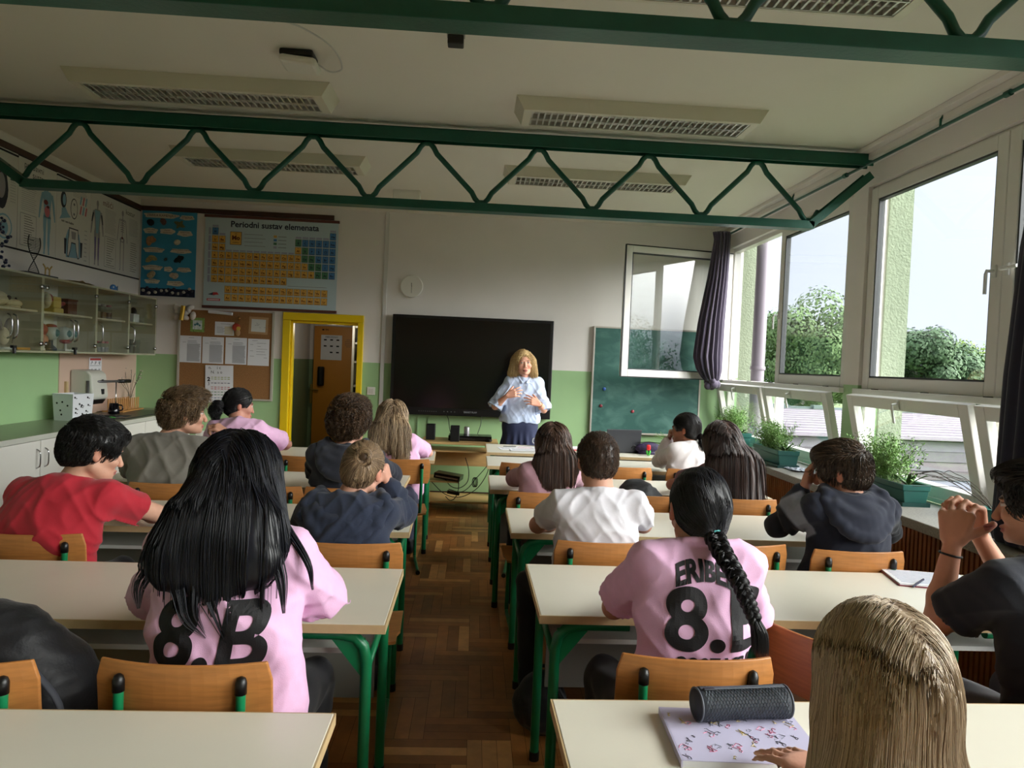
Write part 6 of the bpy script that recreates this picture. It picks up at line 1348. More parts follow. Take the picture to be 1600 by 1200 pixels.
person(dict(key='cgirl', seed=11, label='person with long brown hair and light pink top before the white t-shirt boy', fem=True, build=.95, h=.008,
    hip=(.44, 4.10, .56), neck=(.465, 4.20, .955), head=(.490, 4.27, 1.078), look=(-6, -12, 0), shw=.118, skin=(206, 156, 136),
    elbL=(.275, 4.40, .825), wrL=(.42, 4.60, .80), elbR=(.68, 4.38, .83), wrR=(.56, 4.60, .80), handL=rest, handR=rest,
    top=dict(mat=cloth('light_pink_knit', (206, 160, 176)), fit=.018, sleeve='long', arm=.018, fold=.005, name='long_sleeved_top'),
    hair=hairc((36, 24, 20), (112, 82, 66), kind='long', thick=.018, n=2600, seg=20, r=.0018, len=.46, rootz=-.04, end=(.79, .88), wave=.03, fluff=2.5, ears=False, pow=1.3,
        vols=[((.49, 4.24, 1.08), (.50, 4.16, .97), .09, .105, BACK), ((.47, 4.15, .96), (.475, 4.10, .82), .095, .075, BACK), ((.54, 4.15, .96), (.55, 4.12, .88), .09, .06, BACK)])))

person(dict(key='white', seed=12, label='person with cropped brown hair in a white t-shirt, centre right, seen from behind', build=1.05, h=.006,
    hip=(.555, 3.02, .56), neck=(.548, 2.975, 1.015), head=(.545, 3.04, 1.150), look=(4, -10, 0), shw=.148, skin=(206, 154, 130), neckr=1.15,
    elbL=(.315, 3.20, .825), wrL=(.48, 3.44, .795), elbR=(.80, 3.20, .84), wrR=(.62, 3.44, .795), handL=rest, handR=rest, knee={-1: (.30, 3.28, .53), 1: (.70, 3.32, .53)}, ankle={-1: (.30, 3.12, .09), 1: (.72, 3.25, .09)},
    top=dict(mat=WHITEC, fit=.015, len=.60, flare=.014, fold=.010),
    hair=hairc((40, 28, 22), (104, 78, 58), kind='short', thick=.009, n=4200, seg=5, r=.0010, len=.016, nape=-.060, topflow=(0, 1, .2), fluff=2.5, pow=1.3)))

person(dict(key='dgirl', seed=13, label='person with a black ponytail in a white blouse, below the chalkboard', fem=True, build=.95, h=.008,
    hip=(1.63, 5.18, .56), neck=(1.655, 5.28, .985), head=(1.630, 5.35, 1.110), look=(58, -4, 0), shw=.115, skin=(150, 98, 74), lip=(130, 70, 64),
    elbL=(1.475, 5.52, .815), wrL=(1.535, 5.46, 1.0), elbR=(1.83, 5.48, .83), wrR=(1.68, 5.70, .80), handR=rest, handL=dict(dir=(.1, -.2, 1), palm=(.8, -.1, 0), side=-1, curls=[(60, 70, 40)]*4),
    top=dict(mat=cloth('white_crepe', (226, 220, 222)), fit=.020, sleeve='long', arm=.020, fold=.008, name='blouse'),
    hair=hairc((8, 7, 8), (36, 30, 30), kind='tied', tie=(1.70, 5.29, 1.075), thick=.014, n=2000, seg=10, r=.0016, len=.13, fluff=1, pow=2),
    extra=[ponytail([(1.705, 5.285, 1.075), (1.735, 5.25, 1.04), (1.74, 5.23, .97), (1.73, 5.22, .90)], [.018, .034, .040, .018], (8, 7, 8), (40, 32, 30), wave=.02)]))

person(dict(key='c2girl', seed=14, label='person with very long dark brown hair over the chair back, near window ledge', fem=True, build=1.0, h=.008,
    hip=(1.57, 4.10, .56), neck=(1.54, 4.16, .995), head=(1.505, 4.22, 1.125), look=(8, -8, 0), shw=.120, skin=(196, 140, 116),
    elbL=(1.275, 4.42, .83), wrL=(1.42, 4.62, .80), elbR=(1.76, 4.40, .83), wrR=(1.62, 4.6, .80), handL=rest, handR=rest,
    top=dict(mat=MAUVE, fit=.018, len=.7, flare=.02, name='striped_top'),
    hair=hairc((26, 18, 17), (86, 62, 54), kind='long', thick=.022, n=3200, seg=24, r=.0018, len=.60, rootz=-.04, end=(.74, .80), wave=.03, fluff=2.5, ears=False, pow=1.4,
        vols=[((1.51, 4.19, 1.12), (1.54, 4.10, .98), .105, .135, BACK), ((1.53, 4.10, .98), (1.54, 4.04, .74), .13, .105, BACK), ((1.61, 4.10, .97), (1.64, 4.05, .74), .12, .095, BACK)])))

def vest_yoke(P, sh, elb, neck, bk):
    """body navy, sleeves black, upper part of the left sleeve grey"""
    col = np.tile(np.array(lin((30, 35, 52))), (len(P), 1))
    for s_ in (-1, 1):
        d = elb[s_]-sh[s_]; L_ = np.linalg.norm(d); t = (P-sh[s_]) @ d/(d @ d); rr = np.linalg.norm(P-(sh[s_]+d*t[:, None]), axis=1)
        m_ = np.clip((t*L_-.035)/.008, 0, 1)*np.clip((.105-rr)/.008, 0, 1)*np.clip(((P[:, 0]-neck[0])*s_-.115)/.008, 0, 1); m_ = np.maximum(m_, (t > .75)*np.clip((.12-rr)/.008, 0, 1)*((P[:, 0]-neck[0])*s_ > .10))
        col = col*(1-m_[:, None])+np.array(lin((20, 22, 28)))*m_[:, None]
        if s_ == -1: g_ = m_*np.clip((.62*L_+.5*(P[:, 1]-sh[s_][1]-.08)-t*L_)/.008, 0, 1); col = col*(1-g_[:, None])+np.array(lin((140, 146, 160)))*g_[:, None]
    return col
person(dict(key='vest', seed=15, label='person in a dark hooded vest with black sleeves, hand on the forehead', build=1.02, h=.006,
    hip=(1.66, 3.03, .56), neck=(1.665, 3.005, 1.025), head=(1.635, 3.05, 1.14), look=(52, -14, -4), shw=.145, skin=(196, 146, 122),
    elbL=(1.415, 3.16, .845), wrL=(1.505, 3.12, 1.045), elbR=(1.93, 3.16, .84), wrR=(1.75, 3.38, .80), handR=rest,
    handL=dict(dir=(.30, .05, 1), palm=(.75, -.6, 0), side=-1, curls=[(10, 18, 14), (12, 22, 14), (14, 26, 14), (18, 30, 16)], thumb=(35, 10, 5)),
    top=dict(mat=mat('vest_cloth', (30, 35, 52), .9, attr='Col', var=.05, scale=40, sheen=.15, bump=.12, bscale=420), yoke=vest_yoke, fit=.020, sleeve='long', arm=.018, cuff=.12, hood=1.3, fold=.009, name='hooded_vest', hoodmat=VEST, neckhole=.065),
    hair=hairc((30, 24, 20), (108, 88, 70), kind='short', thick=.020, n=4600, seg=9, r=.0013, len=.055, nape=-.055, topflow=(0, .9, .25), flow=(0, .3, -1), fluff=4, lumps=[((0, .03, .085), (.066, .07, .036)), ((0, -.075, .02), (.06, .035, .06))], pow=1.3)))

def collar_buttons(root, loc, q):
    n, f_, r_ = q['neck'], q['bk'], q['rgt']; m_ = MB(); F_ = Field(n-.2, n+.2, .006)
    for s_ in (-1, 1):
        a = n+r_*s_*.055+f_*.045+np.array([0, 0, .010]); b = n+r_*s_*.022+f_*.098+np.array([0, 0, -.035]); c_ = n+r_*s_*.070+f_*.080+np.array([0, 0, -.045]); bk_ = n+r_*s_*.04-f_*.04+np.array([0, 0, .03])
        F_.cap(bk_, a, .012, .012, k=.01); F_.cap(a, b, .012, .009, k=.008); F_.cap(a, c_, .012, .008, k=.02); F_.cap(b, c_, .008, .007, k=.02)
    V, F = F_.mesh(); V = relax(V, F, 1); fast_mesh('collar', V, F, LBLUE, root, loc)
    bvh = BVHTree.FromPolygons(q['tv'].tolist(), q['tf'].tolist()); b = MB()
    for k in range(5):
        h_ = bvh.ray_cast(Vector(n+f_*.5-np.array([0, 0, .06+.075*k])), Vector(-f_))
        if h_[0]: b.ell(np.array(h_[0])+f_*.001, (.006, .003, .006), n=8, m=5)
    b.build('button_row', mat('button_white', (226, 226, 230), .4), root, rel=True)
def bracelet(root, loc, q):
    a, b = q['elb'][-1], q['wr'][-1]; d = unit(b-a); c = b-d*.015; n1 = unit(np.cross(d, (0, 1, 0.2))); n2 = np.cross(d, n1)
    MB().tube([c+(n1*math.cos(t)+n2*math.sin(t))*.027-np.array(loc) for t in np.linspace(0, 2*PI, 20)], .003, 6).build('bracelet', mat('brass', (190, 160, 90), .3, metal=1), root, smooth=True)
person(dict(key='teacher', seed=16, label='person with curly blonde hair in a light blue shirt standing before the screen', fem=True, build=1.08, h=.005, legs='stand', yaw=180, scale=1.05,
    hip=(.485, 7.24, .93), neck=(.505, 7.23, 1.405), head=(.492, 7.19, 1.565), look=(186, 2, 4), shw=.128, skin=(222, 166, 142), lip=(190, 116, 108), brow=(120, 90, 66), iris=(80, 90, 100),
    elbR=(.222, 7.17, 1.115), wrR=(.330, 7.03, 1.235), elbL=(.715, 7.17, 1.10), wrL=(.655, 7.03, 1.165),
    handR=dict(dir=(.85, -.15, .35), palm=(.2, .9, -.35), side=-1, curls=[(8, 18, 12), (14, 22, 14), (20, 26, 16), (26, 28, 16)], spread=11, thumb=(48, 5, 5)),
    handL=dict(dir=(-.85, -.15, .32), palm=(-.2, .9, -.35), side=1, curls=[(8, 18, 12), (14, 22, 14), (20, 26, 16), (26, 28, 16)], spread=11, thumb=(48, 5, 5)),
    top=dict(mat=LBLUE, fit=.030, len=1.04, flare=.020, fold=.009, name='shirt', hem=.03, collar=False, neckhole=.055, hips=True), bottom=dict(mat=NAVYS, skirt=True),
    hair=hairc((168, 128, 76), (246, 220, 164), kind='long', h=.006, thick=.012, n=2600, seg=16, r=.0019, len=.24, ears=False, fluff=5, wave=.9, wavefreq=12, part=-.03, rootz=-.03, lumpy=.004, pow=.9, face=(-.030, .122), end=(1.405, 1.46),
        vols=[((.575, 7.20, 1.585), (.592, 7.21, 1.455), .034, .040, None), ((.410, 7.20, 1.585), (.392, 7.21, 1.450), .036, .044, None), ((.49, 7.25, 1.56), (.49, 7.265, 1.46), .075, .075, ((0, 1, 0), 1.3))]), extra=[collar_buttons, bracelet]))
# ================================================================== WINDOW LEDGE: PLANTERS
PLG = mat('planter_green', (40, 100, 92), .4); LF1 = mat('fern_green', (112, 150, 78), .7, var=.3, scale=20); LF2 = mat('aloe_green', (70, 104, 56), .5, var=.3, scale=16); SOIL = mat('soil', (50, 40, 32), .95)
def planter(x, y, label, L, W=.17, H=.155, seed=1, rz=0, bush=.20, aloe=8, twig=0, bx=0.):
    R_ = np.random.default_rng(seed); t = thing('flower_box', label, 'planter', (x, y, ZS), math.radians(rz)); l, w_ = L/2, W/2; k = .82
    def ring(z, s_, o=0): return [(-w_*s_-o, -l*(.94+.06*s_)-o, z), (w_*s_+o, -l*(.94+.06*s_)-o, z), (w_*s_+o, l*(.94+.06*s_)+o, z), (-w_*s_-o, l*(.94+.06*s_)+o, z)]
    V = ring(.02, k)+ring(H*.72, .96)+ring(H*.74, .96, .006)+ring(H, 1, .006)+ring(H, 1, -.004)+ring(H-.03, .98, -.006); F = [(3, 2, 1, 0)]
    for i in range(5): F += [(i*4+j, i*4+(j+1) % 4, i*4+4+(j+1) % 4, i*4+4+j) for j in range(4)]
    F.append((20, 21, 22, 23)); MB().add(V, F).build('box', PLG, t, bevel=.003)
    MB().box(-w_*1.05, w_*1.05, -l*1.03, l*1.03, 0, .008).box(-w_*1.05, -w_*1.02, -l*1.03, l*1.03, .008, .024).box(w_*1.02, w_*1.05, -l*1.03, l*1.03, .008, .024).box(-w_, w_, -l*1.03, -l*1.015, .008, .024).box(-w_, w_, l*1.015, l*1.03, .008, .024).build('saucer', mat('planter_dark_green', (30, 78, 74), .4), t)
    MB().box(-w_*.9, w_*.9, -l*.95, l*.95, H-.04, H-.018).build('soil', SOIL, t)
    V = []; F = []; n = 0; st = MB()
    for i in range(150):     # airy feathery stems with little leaves
        a = R_.random()*2*PI; b0 = np.array([R_.normal()*.02, bx+R_.normal()*l*.38, H-.02]); hgt = bush*(.45+.65*R_.random()); tip = b0+np.array([math.cos(a)*.09*R_.random()*1.8, math.sin(a)*.10*R_.random()*1.8, hgt]); md = (b0+tip)/2+R_.normal(size=3)*.018
        p = bez([b0, md, tip], 4); st.tube(p, .0011, 3, caps=False)
        for q in p[2:]:
            for m_ in range(5):
                c = q+R_.normal(size=3)*.012; d = R_.normal(size=3); d /= np.linalg.norm(d); e = np.cross(d, R_.normal(size=3)); e /= np.linalg.norm(e); s_ = .007+.006*R_.random(); V += [c-d*s_, c+e*s_*.35, c+d*s_, c-e*s_*.35]; F.append((n, n+1, n+2, n+3)); n += 4
    st.build('stems', LF1, t)
    MB().add(V, F).build('foliage', LF1, t)
    al = MB()
    for (ay) in (-l*.72,):
        for i in range(aloe):
            a = i*2*PI/aloe+R_.random()*.5; ln = .10+.05*R_.random(); o_ = np.array([0, ay, H-.02]); d = np.array([math.cos(a)*.7, math.sin(a)*.7, .55+.5*R_.random()]); d /= np.linalg.norm(d); s_ = np.cross(d, (0, 0, 1)); s_ /= np.linalg.norm(s_); up = np.cross(s_, d)
            vs = []
            for k_, (u, wd) in enumerate([(0, .010), (.3, .016), (.65, .012), (1, .001)]):
                c = o_+d*ln*u+np.array([0, 0, -.03*u*u]); vs += [c-s_*wd, c-up*.004, c+s_*wd, c+up*.002]
            al.add(vs, [(k_*4+j, k_*4+(j+1) % 4, k_*4+4+(j+1) % 4, k_*4+4+j) for k_ in range(3) for j in range(4)])
    al.build('broad_leaves', LF2, t, smooth=True)
    if twig:
        tw = MB()
        for i in range(twig):
            a = R_.random()*2*PI; o_ = np.array([0, l*.2*R_.normal(), H]); p = [o_]
            for k_ in range(5): p.append(p[-1]+np.array([math.cos(a)*.03, math.sin(a)*.05, .07-.012*k_])+R_.normal(size=3)*.012)
            tw.tube(bez(p, 3), .0012, 4, caps=False)
        tw.build('bare_stems', mat('twig_brown', (70, 60, 50), .8), t)
    return t
planter(2.665, 4.39, 'big dark green flower box with feathery bush and broad leaves, nearest on the window ledge', .62, W=.16, H=.13, seed=2, bush=.27, twig=14, rz=-2, bx=.06)
planter(2.575, 5.89, 'middle dark green flower box on the window ledge with airy bush', .56, H=.14, seed=3, bush=.22, twig=10, rz=-2, bx=.04)
planter(2.70, 7.20, 'farthest green flower box on the window ledge, under the knotted curtain', .50, seed=4, bush=.24, twig=5, bx=.03)
o = thing('bare_plant', 'bare long twigs on the window ledge in front of the navy curtain', 'plant', (2.68, 3.48, ZS)); R_ = np.random.default_rng(14); tw = MB()
for i in range(9):
    p = [np.array([0, 0, .10])]; a = 1.2+R_.random()*1.6
    for k_ in range(6): p.append(p[-1]+np.array([-.02-.03*R_.random(), .045*math.sin(a)+.02, .06-.016*k_])+R_.normal(size=3)*.012)
    tw.tube(bez(p, 3), .0016, 4, caps=False)
tw.build('twigs', mat('twig_brown', (70, 60, 50), .8), o)
MB().lathe([(.05, 0), (.065, .09), (.072, .09), (.072, .115), (.06, .115), (.06, .10), (.001, .10)], n=20).build('pot', PLG, o, auto=.6)
o = thing('crumpled_foil', 'crumpled white plastic foil on the ledge beside the middle flower box', 'foil', (2.60, 5.52, ZS)); m = MB(); n_ = 9; R_ = np.random.default_rng(5)
V = [((i/n_-.5)*.15, (j/n_-.5)*.26, .004+.014*R_.random()) for i in range(n_+1) for j in range(n_+1)]; m.add(V, [(i*(n_+1)+j, (i+1)*(n_+1)+j, (i+1)*(n_+1)+j+1, i*(n_+1)+j+1) for i in range(n_) for j in range(n_)]); m.build('foil', mat('foil_white', (196, 200, 214), .25), o)

# ================================================================== LEFT SIDE: COUNTER WITH SINK
CXF = -3.13; CABW = mat('cabinet_white', (220, 219, 212), .4)
ys = [2.2, 3.0, 3.8, 4.25, 4.85, 5.35, 5.85, 6.45, 7.0, 7.55, 8.08]
for i, (a, b) in enumerate(zip(ys[:-1], ys[1:])):
    t = thing('base_cabinet', ['white base cabinet nearest the camera at the left edge, first of the row', 'white base cabinet at the left edge, second of the row', 'white base cabinet, third of the row under the worktop', 'white base cabinet left of the red shirted boy\'s head', 'white base cabinet directly behind the red shirted boy\'s head',
                                  'white base cabinet in the middle of the row', 'white base cabinet with arched handle left of the grey shirt boy', 'white base cabinet behind the grey shirt boy\'s shoulder', 'white base cabinet under the sink', 'white base cabinet in the room corner, last of the row'][i], 'cabinet', (XL, a, 0), group='white base cabinets along the left wall')
    w_ = b-a; MB().box(.02, CXF-XL-.03, .004, w_-.004, .09, .855).box(.02, CXF-XL-.07, .004, w_-.004, 0, .09).build('body', CABW, t)
    d = MB().box(CXF-XL-.03, CXF-XL-.012, .004, w_-.004, .10, .850).build('door', CABW, t, bevel=.002)
    hy = .05 if i % 2 else w_-.05
    MB().tube(bez([(CXF-XL-.012, hy, .79), (CXF-XL+.012, hy, .77), (CXF-XL+.016, hy, .72), (CXF-XL+.012, hy, .67), (CXF-XL-.012, hy, .65)], 4), .005, 8).build('handle', CHROME, d, smooth=True)
MB_ = MB().box(XL+.001, CXF+.005, 2.0, 5.93, .858, .895).box(XL+.001, CXF+.005, 5.935, 8.095, .858, .895)
t = thing('worktop', 'grey green worktop running along the left wall', 'worktop', (XL, 2.0, .858)); 
MB().box(.001, CXF-XL+.005, 0, 6.095, 0, .037).build('slab', mat('worktop_grey_green', (132, 140, 118), .3), t, bevel=.003); MB().box(CXF-XL+.005, CXF-XL+.009, 0, 6.095, 0, .037).build('front_edge', mat('worktop_edge', (190, 192, 182), .4), t)
struct('trim_7', MB().box(XL, XL+.008, 6.62, 8.075, .896, 1.48), mat('backsplash_beige', (206, 178, 160), .4))
STEEL = mat('dark_sink', (58, 58, 56), .35, metal=.2)
t = thing('sink', 'dark sink set into the left worktop near the room corner', 'sink', (-3.42, 7.1, .896)); MB().box(-.22, .24, -.42, .62, 0, .008).build('drainer', STEEL, t, bevel=.004)
MB().lathe([(.17, .009), (.165, .004), (.15, -.0), (.001, .001)], (0, -.18, .004), 28).build('bowl', mat('bowl_dark', (34, 34, 34), .3), t, smooth=True); MB().lathe([(.035, .0), (.035, .004), (.001, .005)], (.0, -.18, .008), 16).build('drain', CHROME, t, smooth=True)
t = thing('faucet', 'tall grey tap with long horizontal spout beside the soap dispenser', 'faucet', (-3.58, 6.80, .896))
MB().tube([(0, 0, 0), (0, 0, .335)], .019, 12).tube([(0, 0, .325), (.10, .36, .325)], .012, 10).build('spout', mat('tap_grey', (110, 110, 112), .35, metal=.5), t, smooth=True)
MB().tube([(.10, .36, .325), (.14, .50, .325)], .018, 10).build('handle', BLACKP, t, smooth=True); MB().tube([(.09, .33, .32), (.09, .335, .0)], .006, 8).build('hose', CHROME, t, smooth=True)
t = thing('towel_dispenser', 'white paper towel dispenser with dark outlet on the beige splashback', 'dispenser', (XL+.008, 6.93, 1.05))
F_ = Field((-.02, -.2, -.06), (.30, .2, .34), .006); 
prof = [(0, .28), (.15, .275), (.19, .24), (.215, .03), (.20, .0), (0, .0)]
MB().prism([(x, z) for x, z in prof][::-1], -.14, .14, R=rotm(PI/2)).build('body', mat('dispenser_white', (206, 206, 196), .35), t, bevel=.018)
MB().prism([(.02, .0), (.20, .0), (.17, -.045), (.06, -.03)], -.12, .12, R=rotm(PI/2)).build('outlet', BLACKP, t, bevel=.004); MB().box(.205, .212, .02, .05, .16, .19).box(.207, .214, .01, .06, .05, .10).build('indicator', INK, t)
tag(MB().box(XL+.009, XL+.03, 6.70, 6.73, 1.0, 1.22).build('wooden_strip', EDGE, origin=(XL+.01, 6.7, 1.0)), 'thin wooden strip on the wall left of the towel dispenser', 'strip')
t = thing('calendar_sheet', 'small hygiene sheet with little drawings above the sink', 'sheet', (XL+.012, 7.22, 1.285)); MB().box(0, .0015, -.115, .115, -.16, .16).build('paper', PAPER, t)
m = MB(); 
for j in range(4):
    for i in range(3): m.tube([(.002, -.07+i*.07+.015*math.cos(k*1.4), -.12+.075*j+.018*math.sin(k*2.1+i)) for k in range(5)], .003, 4)
    m.box(.0015, .0022, -.10, .10, -.148+.075*j, -.144+.075*j)
m.build('drawings', INKG, t); MB().box(.0015, .0022, -.10, .10, .13, .15).build('red_heading', mat('heading_red', (190, 70, 70), .7), t)
t = thing('cardboard_box', 'open white carton with small black prints on the worktop', 'box', (-3.52, 6.45, .896), math.radians(-12))
m = MB(); 
for a, b in (((-.09, -.11), (.09, -.11)), ((.09, -.11), (.09, .11)), ((.09, .11), (-.09, .11)), ((-.09, .11), (-.09, -.11))):
    k = 1.12; m.add([(a[0], a[1], 0), (b[0], b[1], 0), (b[0]*k, b[1]*k, .235), (a[0]*k, a[1]*k, .235), (a[0]*.96, a[1]*.96, 0), (b[0]*.96, b[1]*.96, 0), (b[0]*k*.97, b[1]*k*.97, .235), (a[0]*k*.97, a[1]*k*.97, .235)], [(0, 1, 2, 3), (5, 4, 7, 6), (3, 2, 6, 7), (0, 4, 5, 1)])
m.box(-.09, .09, -.11, .11, 0, .004); m.build('carton', mat('carton_white', (214, 216, 222), .6), t)
m = MB(); R_ = np.random.default_rng(3)
for k in range(11): yy, zz = -.10+.2*R_.random(), .03+.18*R_.random(); xx = .09*(1+.12*zz/.235)+.0015; m.lathe([(.009, 0), (.009, .001)], (xx+.0008, yy, zz), 8, R=rotm(0, PI/2-.046)).lathe([(.005, 0), (.005, .001)], (xx+.0008, yy+.018, zz-.008), 8, R=rotm(0, PI/2-.046))
for k in range(5): xx, zz = -.06+.12*R_.random(), .04+.16*R_.random(); yy = -.11*(1+.12*zz/.235)-.0015; m.lathe([(.009, 0), (.009, .001)], (xx, yy, zz), 8, R=rotm(PI/2+.056))
m.build('black_prints', INK, t)['kind'] = 'stuff'
t = thing('green_cloth', 'bright green cleaning cloth folded on the worktop edge of the sink', 'cloth', (-3.38, 6.62, .897)); m = MB(); n_ = 8; V = [((i/n_-.5)*.24, (j/n_-.5)*.34, .006+.008*math.sin(i*1.3+j)) for i in range(n_+1) for j in range(n_+1)]
m.add(V+[(a, b, 0) for a, b, c in V], [(i*9+j, (i+1)*9+j, (i+1)*9+j+1, i*9+j+1) for i in range(8) for j in range(8)]); m.build('cloth', mat('cloth_green', (90, 190, 90), .8), t, smooth=True)
t = thing('drying_rack', 'wooden peg rack standing at the back of the sink', 'rack', (-3.60, 7.52, .905), math.radians(4)); MB().box(-.10, .10, -.26, .26, 0, .012).build('base', mat('rack_wood', (190, 140, 80), .5), t, bevel=.002)
for sx in (-.05, .05):
    for k in range(11): MB().tube([(sx, -.24+k*.048, .012), (sx, -.24+k*.048, .13)], .007, 8).build('peg', mat('rack_wood', (190, 140, 80), .5), t)
t = thing('kettle', 'small shiny black mug standing upside down beside the peg rack', 'mug', (-3.50, 7.12, .906)); t.name = 'mug'; MB().lathe([(.05, 0), (.052, .02), (.040, .10), (.001, .102)], n=20).build('cup', mat('black_gloss', (12, 12, 18), .1), t, smooth=True); MB().tube(bez([(.045, 0, .03), (.08, 0, .04), (.075, 0, .08), (.042, 0, .085)], 5), .007, 8).build('handle', mat('black_gloss', (12, 12, 18), .1), t, smooth=True)
t = thing('vase', 'small clear vase with bare blossoming twigs behind the peg rack', 'vase', (-3.66, 7.78, .896)); MB().lathe([(.03, 0), (.035, .03), (.028, .12), (.032, .16)], n=18).build('glass', glass('clear_glass', (.93, .96, .95), 1.5), t, smooth=True)
m = MB(); b = MB(); R_ = np.random.default_rng(6)
for k in range(9):
    a = k*.9; p = bez([(0, 0, .02), (.02*math.cos(a), .03*math.sin(a), .18), (.07*math.cos(a), .10*math.sin(a), .26+.08*R_.random()), (.10*math.cos(a), .15*math.sin(a), .30+.14*R_.random())], 5); m.tube(p, .002, 4); 
    for q in p[9::3]: b.ell(q+R_.normal(size=3)*.006, .006, n=6, m=4)
m.build('twigs', mat('twig_brown', (70, 60, 50), .8), t); b.build('blossoms', mat('blossom', (200, 190, 180), .8), t)['kind'] = 'stuff'
t = thing('bathroom_poster_strip', None, None); bpy.data.objects.remove(t)

# ---- wall cabinets with glass doors
CREAM = mat('cream_laminate_cabinet', (196, 192, 168), .45); GD = glass('cabinet_glass', (.93, .95, .92), 1.5, boost=1.2); CX0, CX1, CZ0, CZ1 = XL+.002, -3.41, 1.485, 2.09
units = [(4.18, 4.99, 2, 'glass fronted wall cabinet at the left picture edge, partly outside'), (4.99, 5.79, 2, 'glass fronted wall cabinet holding the animal skulls'), (5.79, 6.59, 2, 'glass fronted wall cabinet holding the anatomical head models'), (6.59, 7.19, 1, 'glass fronted wall cabinet holding jars and small bottles'), (7.19, 7.78, 1, 'glass fronted wall cabinet at the right end, holding the water bottle')]
for (a, b, nd, lb) in units:
    t = thing('glass_cabinet', lb, 'cabinet', (CX0, a, CZ0), group='glass fronted wall cabinets'); w_ = b-a; dp = CX1-CX0; h = CZ1-CZ0; th = .016
    MB().box(0, dp, 0, th, 0, h).box(0, dp, w_-th, w_, 0, h).box(0, dp, th, w_-th, 0, th).box(0, dp, th, w_-th, h-th, h).build('body', CREAM, t, bevel=.001)
    MB().box(0, .004, th, w_-th, th, h-th).build('back_panel', mat('cabinet_back_white', (214, 212, 204), .6), t)
    MB().box(.01, dp-.03, th, w_-th, .315, .331).build('shelf', CREAM, t)
    for k in range(nd):
        y0, y1 = k*w_/nd+.002, (k+1)*w_/nd-.002; g_ = MB().box(dp+.002, dp+.007, y0, y1, .004, h-.004).build('glass_door', GD, t)
        hy = (y0+.03 if nd == 1 else (y1-.03 if k == 0 else y0+.03)); hg = y1-.03 if (nd == 1 or k == 1) else y0+.03
        MB().tube(bez([(dp+.008, hy, .10), (dp+.035, hy, .12), (dp+.042, hy, .19), (dp+.035, hy, .26), (dp+.008, hy, .28)], 5), .006, 8).build('handle', CHROME, g_, smooth=True)
        for z in (.07, h-.09): MB().lathe([(.001, 0), (.018, .002), (.018, .012), (.001, .014)], (dp+.006, hg, z), 12, R=rotm(0, PI/2)).lathe([(.001, 0), (.014, .002), (.014, .012), (.001, .014)], (dp-.012, hg+(.022 if hg > (y0+y1)/2 else -.022), z), 12, R=rotm(0, PI/2)).build('hinge', CHROME, g_, smooth=True)
    if nd == 2: MB().box(dp+.007, dp+.03, w_/2+.005, w_/2+.045, .03, .05).tube([(dp+.02, w_/2+.03, .03), (dp+.022, w_/2+.03, -.01)], .012, 8).build('lock', BLACKP, t)
# contents
BONE = mat('bone', (196, 184, 156), .7, var=.12, scale=30); FLESH = mat('model_flesh', (190, 130, 110), .5, var=.15, scale=20); ORG = mat('model_red', (150, 60, 56), .45, var=.2, scale=30); YELM = mat('model_yellow', (200, 176, 90), .5); TEAL = mat('model_teal', (70, 120, 120), .4)
SH0, SH1 = CZ0+.016, CZ0+.331; cx = -3.56
def item(name, label, cat, y, z, x=cx, g=None): return thing(name, label, cat, (x, y, z), group=g)
t = item('animal_skull', 'large pale animal skull on the upper shelf at the left edge', 'skull', 5.28, SH1); m = MB().ell((0, 0, .09), (.08, .09, .07)).ell((.05, .13, .055), (.05, .10, .045)).ell((.04, -.05, .03), (.05, .08, .03)); m.build('cranium', BONE, t, smooth=True); MB().ell((.07, .03, .10), (.02, .025, .022)).ell((.065, .10, .06), (.02, .02, .015)).build('eye_socket', mat('socket_dark', (70, 60, 50), .9), t, smooth=True)
t = item('animal_skull', 'longer pale skull with muzzle beside the large skull on the upper shelf', 'skull', 5.53, SH1); m = MB().ell((0, -.03, .065), (.06, .07, .055)).ell((.03, .09, .04), (.035, .10, .032)).ell((.03, .08, .012), (.03, .10, .010)); m.build('cranium', BONE, t, smooth=True); MB().ell((.055, .0, .075), (.014, .02, .018)).build('eye_socket', mat('socket_dark', (70, 60, 50), .9), t, smooth=True)
t = item('stone_sample', 'dark pyramid-like stone right of the skulls', 'stone', 5.70, SH1); MB().lathe([(.05, 0), (.035, .04), (.001, .09)], n=6).build('stone', mat('rock_dark', (50, 50, 46), .8), t)
t = item('bell_jar', 'white model under a clear glass dome on the lower shelf at the left edge', 'model', 5.30, SH0); MB().lathe([(.10, 0), (.10, .18), (.07, .25), (.001, .28)], n=24).build('dome', glass('clear_glass', (.93, .96, .95), 1.5), t, smooth=True); MB().ell((0, 0, .10), (.06, .06, .09)).build('figure', mat('plaster', (205, 205, 200), .8), t, smooth=True)
t = item('horned_skull', 'small skull with two curved horns on the lower shelf', 'skull', 5.56, SH0); m = MB().ell((0, 0, .10), (.04, .045, .07)); m.build('cranium', BONE, t, smooth=True)
for s_ in (-1, 1): MB().tube(bez([(0, s_*.03, .15), (.0, s_*.07, .22), (.0, s_*.11, .21), (0, s_*.13, .13), (0, s_*.11, .05)], 5), [.02]*8+list(np.linspace(.02, .004, 13)), 8).build('horn', mat('horn_grey', (120, 110, 96), .5), t, smooth=True)
